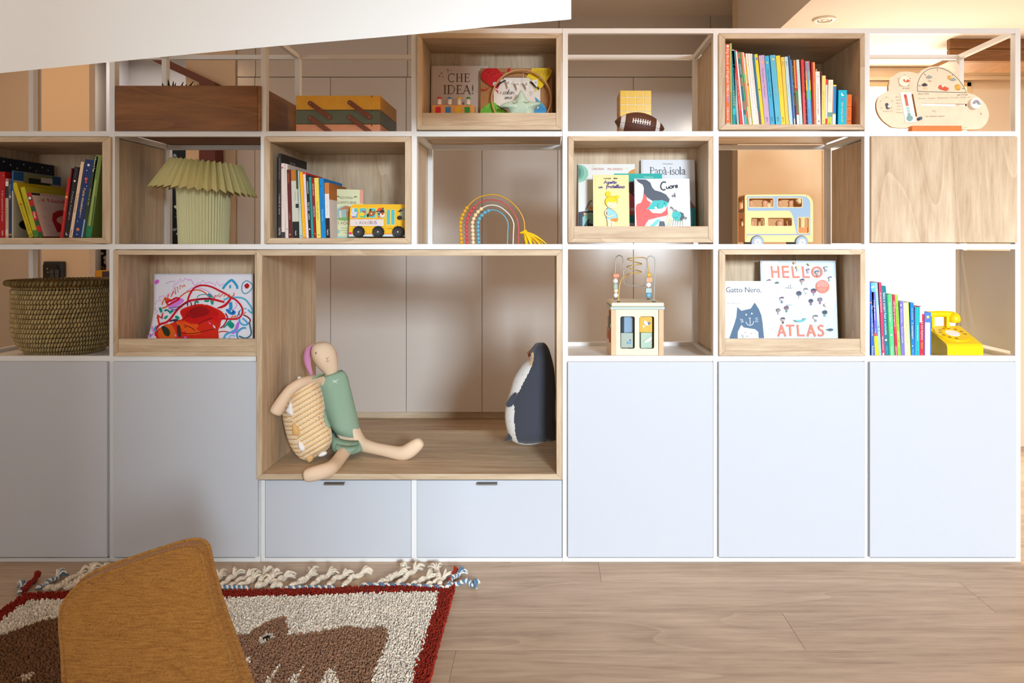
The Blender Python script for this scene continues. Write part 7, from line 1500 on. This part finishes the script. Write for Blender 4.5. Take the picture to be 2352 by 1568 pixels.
build('mouth', m, MATTE, bn)
def ear(pts, wd, Ys_, nm='ear'):
    m = MB(); n = len(pts); q = smoothpath(pts, 16); vs = []; 
    for i, (x, y, Yq) in enumerate(q):
        t = i/16; w_ = wd*(math.sin(math.pi*min(1, t*.86+.12))**.7)*sc(Yq); c = Vector(P3(x, y, Yq))
        for u in (-1, -.5, 0, .5, 1): vs.append((c.x+w_*u, c.y-.006*(1-u*u), c.z))
    N_ = len(vs); vs += [(a, b+.006, c) for a, b, c in vs]
    for i in range(16):
        for k in range(4):
            f = (i*5+k, i*5+k+1, (i+1)*5+k+1, (i+1)*5+k); m.f.append(list(f)); m.c.append((226, 150, 190) if k in (0, 1, 2, 3) and 0 < i else (226, 188, 152))
            m.f.append([N_+x for x in reversed(f)]); m.c.append((226, 188, 152))
    for i in range(16):
        for k in (0, 4): m.f.append([i*5+k, (i+1)*5+k, N_+(i+1)*5+k, N_+i*5+k]); m.c.append((226, 188, 152))
    m.v = vs; fixn(build(nm, m, CLOTH, bn, smooth=True))
ear([(724, 790, .235), (710, 800, .25), (705, 822, .26), (709, 845, .26), (718, 866, .26)], 8.5, .25)
ear([(752, 792, .25), (764, 808, .275), (767, 832, .28), (766, 858, .275)], 8, .27)
# top: a knitted tube round the torso, shorts below
def wrap(nm, rings, mat, col, n=40, thick=.003):
    m = MB(col); vs = []; k = len(rings)
    for (x, y, Yq, rx, ry, tilt) in rings:
        c = P3(x, y, Yq); s2 = sc(Yq)
        for j in range(n):
            a = 2*math.pi*j/n; wv = 1+.012*math.sin(a*7+y*.3)
            vs.append((c[0]+rx*s2*math.cos(a)*wv, Yq+ry*s2*math.sin(a)*wv, c[2]-tilt*s2*math.cos(a)))
    m.add(vs, [(i*n+j, i*n+(j+1) % n, (i+1)*n+(j+1) % n, (i+1)*n+j) for i in range(k-1) for j in range(n)])
    o = fixn(build(nm, m, mat, bn, smooth=True)); s_m = o.modifiers.new('thick', 'SOLIDIFY'); s_m.thickness = thick; s_m.offset = 1; return o
sage = (148, 174, 150)
tp = wrap('top', [(757, 860, .238, 27, 19, -9), (755, 863, .238, 37, 23, -6), (756, 872, .24, 41, 28, -4), (762, 890, .245, 40, 31, -2), (770, 915, .25, 38, 32, 0), (780, 945, .25, 35.5, 33, 2), (789, 972, .25, 33.5, 34, 5), (795, 992, .25, 32, 34, 10)], SAGE, sage)
wrap('sleeve', [(736, 871, .215, 14, 19, -15), (726, 873, .17, 14, 18, -15), (717, 874, .135, 13, 17, -14)], SAGE, sage, 24)
wrap('shorts', [(796, 999, .235, 34, 40, 9), (798, 1006, .23, 37, 48, 8), (800, 1015, .225, 38, 54, 6), (802, 1024, .22, 37, 54, 3), (802, 1031, .22, 31, 46, 0), (802, 1035, .22, 18, 30, 0)], SAGE, (142, 170, 148))
wrap('shorts_leg', [(798, 1018, .165, 25, 22, 3), (796, 1027, .145, 24, 21, 2), (794, 1034, .135, 20, 18, 1)], SAGE, (142, 170, 148), 24)
st = surf_fn(tp); m = MB((244, 244, 240))
for pts in ([(764, 873), (770, 875.5), (776, 871)], [(770, 875.5), (765, 878)], [(770, 875.5), (774, 879)]): m.tube([st(a, b, .0015) for a, b in pts], .0012, 6)
build('bow', m, CLOTH, bn)
build('care_tag', MB((50, 70, 60)).tube([st(729, 867, .001), st(729.5, 871, .001)], .0008, 5), MATTE, bn)
# striped round plush
Yd2 = .135
dn = thing('striped_plush', 'cream and tan striped stuffed dinosaur with white and tan spikes, under the bunny arm', 'plush toy', (px(705, Yd2), Yd2, ZBENCH))
do = [(694, 868), (712, 866), (728, 880), (738, 905), (744, 935), (748, 965), (758, 985), (761, 1008), (755, 1028), (738, 1042), (718, 1052), (704, 1055), (688, 1046), (672, 1025), (660, 995), (652, 960), (649, 932), (654, 905), (666, 885), (680, 873)]
def stripe(c):
    side = c[0] < 671+(c[1]-900)*.24
    u = (c[0]*.50+c[1]*.866) if not side else (c[1]+c[0]*.15)
    return (u/10.6) % 1.0
def dcol(c, s_): t = stripe(c); return (214, 166, 104) if t < .27 else (240, 216, 178)
m = pillow(do, [(697, 905), (704, 960), (712, 1010)], Yd2, .066, dcol, 260, 64, lambda c: .0022*math.cos(6.283*(stripe(c)-.12))*-1)
dm = weld(build('body', m, FUZZ, dn, smooth=True)); sd_ = surf_fn(dm)
for i, (pts, c) in enumerate((([(664, 905), (668, 888), (677, 892), (678, 905), (672, 914)], (232, 186, 118)), ([(668, 922), (660, 935), (656, 943), (664, 951), (673, 953), (672, 938)], (246, 244, 242)), ([(673, 973), (682, 978), (688, 988), (688, 998), (680, 1001), (673, 996), (672, 984)], (224, 178, 112)), ([(687, 1012), (696, 1020), (701, 1030), (697, 1036), (690, 1033), (686, 1022)], (244, 242, 242)), ([(702, 1042), (712, 1044), (720, 1046), (718, 1056), (711, 1061), (705, 1056)], (228, 182, 116)), ([(684, 866), (688, 864), (692, 868), (688, 871)], (246, 244, 242)))):
    cx_ = sum(a for a, b in pts)/len(pts); cy_ = sum(b for a, b in pts)/len(pts); h = sd_(cx_, cy_, 0)[1] if i not in (4, 5) else Yd2-.035
    m = pillow(pts, [(cx_-1, cy_), (cx_+1, cy_)], min(h-.002, Yd2-.01), .011, lambda q_, s_, c=c: c, 40, 7); weld(build('spike', m, FUZZ, dn, smooth=True))
m = pillow([(731, 1046), (738, 1038), (747, 1036), (751, 1041), (745, 1046), (737, 1048)], [(737, 1043), (745, 1041)], Yd2-.045, .012, lambda q_, s_: (246, 244, 242), 40, 7); weld(build('foot', m, FUZZ, dn, smooth=True))
build('eye', MB((60, 50, 44)).ball(sd_(732, 957.5, .0), .0022, 10, 8), GLOSSY, dn); build('cheek', MB((206, 130, 90)).ball(sd_(737.5, 972, -.0004), (.0042, .0016, .007), 12, 8), MATTE, dn)
m = pillow([(742, 938), (748, 945), (753, 962), (759, 978), (757, 983), (750, 981), (745, 968), (741, 950)], [(747, 950), (753, 974)], Yd2+.0, .012, lambda q_, s_: sage, 40, 7); weld(build('fin', m, SAGE, dn, smooth=True))['label'] = 'sage green cloth fin'
# penguin
Yn = .235
pn = thing('penguin_plush', 'grey and white stuffed penguin standing in profile at the right of the niche', 'plush toy', (px(1225, Yn), Yn, ZBENCH))
po = Z([(620, 118), (570, 125), (535, 165), (505, 205), (500, 262), (490, 290), (440, 330), (395, 390), (350, 470), (322, 560), (300, 640), (275, 720), (262, 800), (262, 880), (275, 960), (300, 1040), (335, 1090), (400, 1118), (480, 1127), (560, 1122), (640, 1105), (720, 1085), (770, 1072), (770, 960), (762, 860), (762, 740), (765, 600), (758, 440), (745, 340), (720, 240), (695, 170), (660, 125)], (1100, 760), 4.3545)
white_ = Z([(545, 186), (552, 215), (545, 270), (530, 330), (490, 410), (405, 575), (360, 640), (340, 690), (365, 728), (358, 800), (362, 900), (375, 1010), (400, 1085), (470, 1097), (560, 1095), (640, 1085), (700, 1090), (600, 1140), (480, 1150), (380, 1130), (280, 1080), (240, 960), (240, 780), (260, 660), (330, 470), (420, 320), (495, 270), (515, 230)], (1100, 760), 4.3545)
beige = Z([(545, 186), (554, 215), (547, 270), (528, 325), (505, 318), (499, 285), (512, 240), (520, 210)], (1100, 760), 4.3545)
def pcol(c, s_):
    if inpoly(c, beige): return (226, 190, 150)
    if inpoly(c, white_): return (226, 222, 216)
    return (66, 68, 77)
m = pillow(po, [(1240, 822), (1236, 870), (1226, 930), (1222, 975)], Yn, .082, pcol, 220, 40)
pb_ = weld(build('body', m, FUZZ, pn, smooth=True)); sp2 = surf_fn(pb_)
wg = Z([(405, 575), (370, 600), (320, 650), (285, 700), (272, 740), (290, 760), (330, 752), (370, 728), (395, 690), (420, 640)], (1100, 760), 4.3545)
m = pillow(wg, [(1170, 927), (1186, 908)], sp2(1178, 918, 0)[1]+.004, .013, lambda c, s_: (66, 68, 77), 60, 8); weld(build('wing', m, FUZZ, pn, smooth=True))
bkp = Z([(522, 182), (500, 196), (482, 208), (484, 225), (497, 262), (506, 240), (515, 212)], (1100, 760), 4.3545)
m = pillow(bkp, [(1216, 808), (1214, 814)], Yn-.006, .010, lambda c, s_: (150, 78, 44), 40, 7); weld(build('beak', m, FUZZ, pn, smooth=True))
build('eye', MB((30, 26, 26)).ball(sp2(1219, 815, .0005), (.0026, .0015, .0034), 10, 8), GLOSSY, pn)
m = MB((90, 90, 96))
for a, b in ((436, 434), (377, 510), (338, 620), (312, 905), (345, 1035)): m.ball(sp2(1100+a/4.3545, 760+b/4.3545, .0003), (.0013, .0008, .0016), 8, 6)
build('speckles', m, MATTE, pn)['kind'] = 'stuff'
m = pillow(Z([(305, 1020), (285, 1040), (265, 1085), (262, 1102), (290, 1098), (325, 1085), (340, 1060)], (1100, 760), 4.3545), [(1168, 1004), (1173, 1002)], Yn-.03, .02, lambda c, s_: (64, 62, 66), 40, 7); weld(build('foot', m, FUZZ, pn, smooth=True))
m = pillow([(1258, 1000), (1270, 997), (1277, 1003), (1276, 1010), (1264, 1013), (1256, 1008)], [(1265, 1005), (1270, 1004)], Yn-.02, .02, lambda c, s_: (64, 62, 66), 40, 7); weld(build('foot', m, FUZZ, pn, smooth=True))
# ---- rug ----
rrng = random.Random(21)
Rx0, Rx1 = -1.725, -.308
def rtop(x): t = (x-Rx0)/(Rx1-Rx0); return -.272+.058*t+.006*math.sin(t*9)
def fpoly(z, org, k): return [floor_pt(a, b) for a, b in Z(z, org, k)]
beast_r = fpoly([(60, 735), (120, 710), (200, 695), (330, 690), (380, 640), (470, 590), (560, 550), (640, 535), (655, 600), (685, 650), (660, 695), (780, 680), (930, 665), (1060, 640), (1160, 615), (1300, 635), (1480, 620), (1510, 660), (1500, 760), (1460, 860), (1430, 930), (1390, 1020), (1370, 1100), (1330, 1300), (150, 1300), (230, 1100), (300, 1000), (345, 890), (180, 885), (60, 860)], (480, 1280), 3.675)
notch = [fpoly(z, (480, 1280), 3.675) for z in ([(615, 900), (560, 990), (500, 1058), (420, 1200), (500, 1200), (540, 1058), (590, 980)], [(808, 945), (760, 1000), (690, 1058), (620, 1200), (690, 1200), (755, 1058), (780, 1000)], [(1060, 960), (990, 1010), (930, 1100), (900, 1250), (1110, 1250), (1100, 1080), (1060, 1030)])]
eye_w = fpoly([(540, 662), (545, 715), (480, 755), (415, 772), (420, 735), (460, 685)], (480, 1280), 3.675); eye_b = fpoly([(512, 692), (516, 716), (485, 738), (452, 716), (480, 706)], (480, 1280), 3.675)
beast_l = fpoly([(-60, 905), (0, 880), (170, 820), (390, 740), (470, 720), (545, 710), (700, 730), (760, 900), (800, 1400), (-300, 1400), (-200, 1000)], (0, 1260), 4.2)
spot_l = fpoly([(215, 1262), (310, 1240), (325, 1275), (260, 1330), (180, 1300)], (0, 1260), 4.2)
def rcol(x, y):
    e = min(x-Rx0, Rx1-x); t = rtop(x)-y; j = rrng.uniform(-.006, .006)
    if e < .048+j or t < .052+j*.8: return (150, 36, 16)
    p = (x+rrng.uniform(-.003, .003), y+rrng.uniform(-.003, .003))
    if inpoly(p, eye_b): return (26, 22, 20)
    if inpoly(p, eye_w): return (220, 208, 190)
    if any(inpoly(p, n_) for n_ in notch): return (246, 234, 214)
    if inpoly(p, beast_r): return (164, 124, 96)
    if inpoly(p, spot_l): return (222, 204, 178)
    if inpoly(p, beast_l): return (132, 94, 64)  # left animal's brown darkened for the dimmer light on that side
    return (246, 236, 220)
rug = thing('rug', 'cream woollen rug with two brown animals, a red border and knotted fringe', 'rug', ((Rx0+Rx1)/2, -.9, 0))
pts = [(Rx0+(Rx1-Rx0)*i/30, rtop(Rx0+(Rx1-Rx0)*i/30)) for i in range(31)]
m = MB((150, 110, 80)).prism([(a, b) for a, b in pts]+[(Rx1, -1.85), (Rx0, -1.85)], .0006, .005, to=lambda a, b, d: (a, b, d)); fixn(build('backing', m, CLOTH, rug))
m = MB(); sp = .0056
def tuft(x, y, s_, hgt):
    c = rcol(x, y); v = rrng.uniform(.80, 1.06); c = tuple(int(max(0, min(255, q*v))) for q in c)
    a = rrng.uniform(0, 6.28); dx, dy = rrng.uniform(-.5, .5)*s_, rrng.uniform(-.5, .5)*s_; h = hgt*rrng.uniform(.75, 1.15); n = len(m.v)
    for k in range(4): t = a+k*1.571; m.v.append((x+s_*.75*math.cos(t), y+s_*.75*math.sin(t), .004))
    for k in range(4): t = a+.4+k*1.571; m.v.append((x+dx+s_*.50*math.cos(t), y+dy+s_*.50*math.sin(t), .004+h*.82))
    m.v.append((x+dx*1.3, y+dy*1.3, .004+h))
    for k in range(4):
        q = (k+1) % 4; m.f.append([n+k, n+q, n+4+q, n+4+k]); m.c.append(c); m.f.append([n+4+k, n+4+q, n+8]); m.c.append(c)
y = -.20
while y > -1.84:
    near = y > -.86; s_ = sp if near else .016
    x = Rx0+.002
    while x < Rx1-.001:
        X_ = x+rrng.uniform(-.4, .4)*s_; Y_ = y+rrng.uniform(-.4, .4)*s_
        if Y_ < rtop(X_) and Rx0 <= X_ <= Rx1 and (near or rrng.random() < 1): tuft(X_, Y_, s_, .014)
        x += s_
    y -= s_
build('pile', m, CLOTH, rug)['kind'] = 'stuff'
# fringe: braided tassels with frayed ends
wool = (234, 222, 202)
def tassel(z, col, col2=None, r=.010, ends=12, ln=.035, spread=.9):
    p3 = [(a, b, .012) for a, b in [floor_pt(*q) for q in z]]; q = smoothpath(p3, 14); m = MB(col)
    q = [(a, b, c+.004*math.sin(i*.9)) for i, (a, b, c) in enumerate(q)]
    if col2:
        for s0 in (0, math.pi):
            qq = []; 
            for i in range(57):
                t = i/56*(len(q)-1); k = min(int(t), len(q)-2); f = t-k; P = [q[k][j]*(1-f)+q[k+1][j]*f for j in range(3)]; a = i*.75+s0
                qq.append((P[0]+r*.5*math.cos(a), P[1]+r*.5*math.cos(a), P[2]+r*.5*math.sin(a)))
            m.tube(qq, r*.62, 6, col if s0 == 0 else col2)
    else:
        for s0 in (0, 2.09, 4.19):
            qq = []
            for i in range(43):
                t = i/42*(len(q)-1); k = min(int(t), len(q)-2); f = t-k; P = [q[k][j]*(1-f)+q[k+1][j]*f for j in range(3)]; a = i*.62+s0
                qq.append((P[0]+r*.42*math.cos(a), P[1]+r*.42*math.cos(a), P[2]+r*.42*math.sin(a)))
            m.tube(qq, r*.58, 6, (lambda f: tuple(int(c*f) for c in col))(rrng.uniform(.93, 1.03)))
    o = build('tassel', m, CLOTH, rug, smooth=True); m = MB(col)
    e = q[-1]; d = Vector((q[-1][0]-q[-3][0], q[-1][1]-q[-3][1], 0)).normalized(); a0 = math.atan2(d.y, d.x)
    for i in range(ends):
        a = a0+rrng.uniform(-spread, spread); l = ln*rrng.uniform(.7, 1.15); up = rrng.uniform(-.004, .016)
        q2 = [(e[0]-d.x*.008, e[1]-d.y*.008, e[2]), (e[0]+l*.5*math.cos(a), e[1]+l*.5*math.sin(a), e[2]+up+.004), (e[0]+l*math.cos(a), e[1]+l*math.sin(a), max(.004, e[2]+up*.8-.004))]
        m.tube(smoothpath(q2, 6), [.0030, .0034, .0036, .0036, .0034, .0032, .0028], 5, (lambda f: tuple(int(min(255, c*f)) for c in (col2 if (col2 and i % 2) else col)))(rrng.uniform(.95, 1.05)))
    build('frayed_end', m, CLOTH, o, smooth=True)['kind'] = 'stuff'
o2, k2 = (480, 1280), 3.675
for pts in ([(10, 275), (50, 240), (90, 190)], [(100, 275), (160, 220), (215, 180)], [(250, 275), (330, 230), (375, 205)], [(180, 280), (240, 230), (330, 190)], [(410, 275), (430, 235), (470, 165)], [(420, 275), (480, 240), (540, 185)], [(600, 275), (560, 245), (530, 222)], [(540, 280), (590, 220), (640, 195)], [(690, 280), (760, 235), (840, 190)], [(700, 280), (820, 210), (860, 165)], [(870, 275), (920, 220), (1010, 175)], [(1010, 275), (1050, 215), (1140, 180)], [(1140, 275), (1190, 205), (1290, 165)], [(1440, 250), (1500, 205), (1600, 175)], [(1440, 240), (1540, 200), (1630, 130)], [(1590, 260), (1660, 190), (1740, 130)], [(1720, 262), (1780, 225), (1850, 200)], [(1950, 268), (1940, 210), (1920, 130)], [(1850, 262), (1900, 240), (1990, 190)]): tassel(Z(pts, o2, k2), wool)
o1, k1 = (0, 1260), 4.2
for pts in ([(440, 425), (560, 385), (690, 320), (780, 265)], [(520, 425), (660, 370), (820, 300), (880, 240)], [(640, 420), (760, 370), (940, 300), (1000, 235)], [(720, 380), (860, 320), (1080, 250)]): tassel(Z(pts, o1, k1), wool)
blue = (96, 128, 156); cream_ = (226, 222, 214)
tassel(Z([(370, 415), (450, 370), (560, 300)], o1, k1), cream_, blue, .008, 12, .034); tassel(Z([(190, 455), (200, 430), (215, 395)], o1, k1), cream_, blue, .006, 10, .016, 1.6); tassel(Z([(210, 445), (270, 390), (340, 320)], o1, k1), (140, 30, 18), None, .009, 10, .03, .4)
tassel(Z([(2010, 290), (2040, 220), (2110, 165)], o2, k2), cream_, blue, .009, 10, .03); tassel(Z([(2020, 285), (2080, 245), (2180, 235), (2235, 255)], o2, k2), cream_, blue, .008, 10, .022, .6); tassel(Z([(2030, 230), (2060, 180), (2075, 150)], o2, k2), (160, 40, 18), None, .008, 9, .016, .5)
for a, b in (((1290, 262), (2000, 285)), ((640, 292), (1060, 288)), ((20, 285), (330, 290))):
    q = [floor_pt(*Z([(a[0]+(b[0]-a[0])*i/60, a[1]+(b[1]-a[1])*i/60-6*math.sin(i/60*3.14))], o2, k2)[0]) for i in range(61)]; m = MB()
    for s0, c in ((0, cream_), (math.pi, blue)): m.tube([(x, y+.004*math.cos(i*.8+s0), .013+.004*math.sin(i*.8+s0)) for i, (x, y) in enumerate(q)], .0045, 6, c)
    build('edge_cord', m, CLOTH, rug, smooth=True)
# ---- mustard chair, its back towards the lower edge of the picture ----
def mustard():
    m, nt, N, L, b = newmat('mustard_linen'); tc = N.new('ShaderNodeTexCoord'); out = []
    for s in ((40, 260, 900), (700, 300, 26)):
        mp = N.new('ShaderNodeMapping'); mp.inputs['Scale'].default_value = s; L.new(tc.outputs['Object'], mp.inputs['Vector'])
        z = N.new('ShaderNodeTexNoise'); z.inputs['Scale'].default_value = 1; z.inputs['Detail'].default_value = 2; L.new(mp.outputs[0], z.inputs['Vector']); out.append(z)
    a = N.new('ShaderNodeMath'); a.operation = 'ADD'; L.new(out[0].outputs['Fac'], a.inputs[0]); L.new(out[1].outputs['Fac'], a.inputs[1])
    mr = N.new('ShaderNodeMapRange'); mr.inputs[1].default_value = .7; mr.inputs[2].default_value = 1.3; L.new(a.outputs[0], mr.inputs[0])
    mx = N.new('ShaderNodeMix'); mx.data_type = 'RGBA'; mx.inputs[6].default_value = lin((136, 88, 34)); mx.inputs[7].default_value = lin((184, 132, 62)); L.new(mr.outputs[0], mx.inputs[0]); L.new(mx.outputs[2], b.inputs['Base Color'])
    b.inputs['Roughness'].default_value = .9; b.inputs['Specular IOR Level'].default_value = .15; b.inputs['Sheen Weight'].default_value = .15
    bp_ = N.new('ShaderNodeBump'); bp_.inputs['Strength'].default_value = .25; bp_.inputs['Distance'].default_value = .001; L.new(a.outputs[0], bp_.inputs['Height']); L.new(bp_.outputs[0], b.inputs['Normal']); return m
MUS = mustard()
def cpt(x, y, d=0):                           # a leaning back rest plane about 1.3 m from the camera
    Yq = -1.33-.22*(y-1265)/300.0
    nrm = Vector((0, 1, .25)).normalized()*d; q = P3(x, y, Yq); return (q[0], q[1]+nrm.y, q[2]+nrm.z)
ch = thing('armchair', 'mustard yellow linen chair with piped edge in the lower left foreground', 'chair', (px(330, -1.6), -1.75, 0))
co_ = [(565, 640), (600, 540), (660, 455), (740, 385), (900, 305), (1100, 232), (1300, 162), (1500, 97), (1650, 48), (1770, 22), (1850, 22), (1905, 48), (1940, 100), (1960, 200), (1985, 330), (2015, 430), (2050, 580), (2100, 740), (2150, 880), (2190, 1000), (2240, 1150), (2290, 1300), (2380, 1560), (2440, 1800), (2300, 1900), (1500, 1920), (760, 1900), (640, 1780), (600, 1400), (580, 1000), (562, 800)]
cz = smoothloop(Z(co_, (0, 1260), 4.2), 150)
n = len(cz); cen = (sum(a for a, b in cz)/n, sum(b for a, b in cz)/n); m = MB(); vs = []
lev = [(0, -.016, .0), (0.55, -.016, 0), (.86, -.013, 0), (.955, -.006, 0), (1.0, .004, 0), (1.0, .036, 0), (.95, .046, 0), (.6, .05, 0), (0, .05, 0)]
for s_, d, _ in lev:
    for a, b in cz: vs.append(cpt(cen[0]+(a-cen[0])*s_, cen[1]+(b-cen[1])*s_, d))
m.add(vs, [(i*n+j, i*n+(j+1) % n, (i+1)*n+(j+1) % n, (i+1)*n+j) for i in range(len(lev)-1) for j in range(n)])
weld(build('backrest', m, MUS, ch, smooth=True))
for d in (.006, .034): build('piping', MB((150, 92, 34)).tube([cpt(a, b, d) for a, b in cz], .0035, 8, closed=True), MUS, ch, smooth=True)
sxa, sxb = px(170, -1.6)+.02, px(545, -1.6)-.02
zs_ = cpt(300, 1690)[2]
build('seat', MB().box(sxa, sxb, -2.25, -1.70, .24, .36), MUS, ch, bevel=.03, seg=4)
for lx in (sxa+.05, sxb-.05):
    for ly in (-2.2, -1.76): build('leg', MB((150, 110, 70)).tube([(lx, ly, .24), (lx, ly, 0)], [.018, .012], 12), TWOOD, ch, smooth=True)
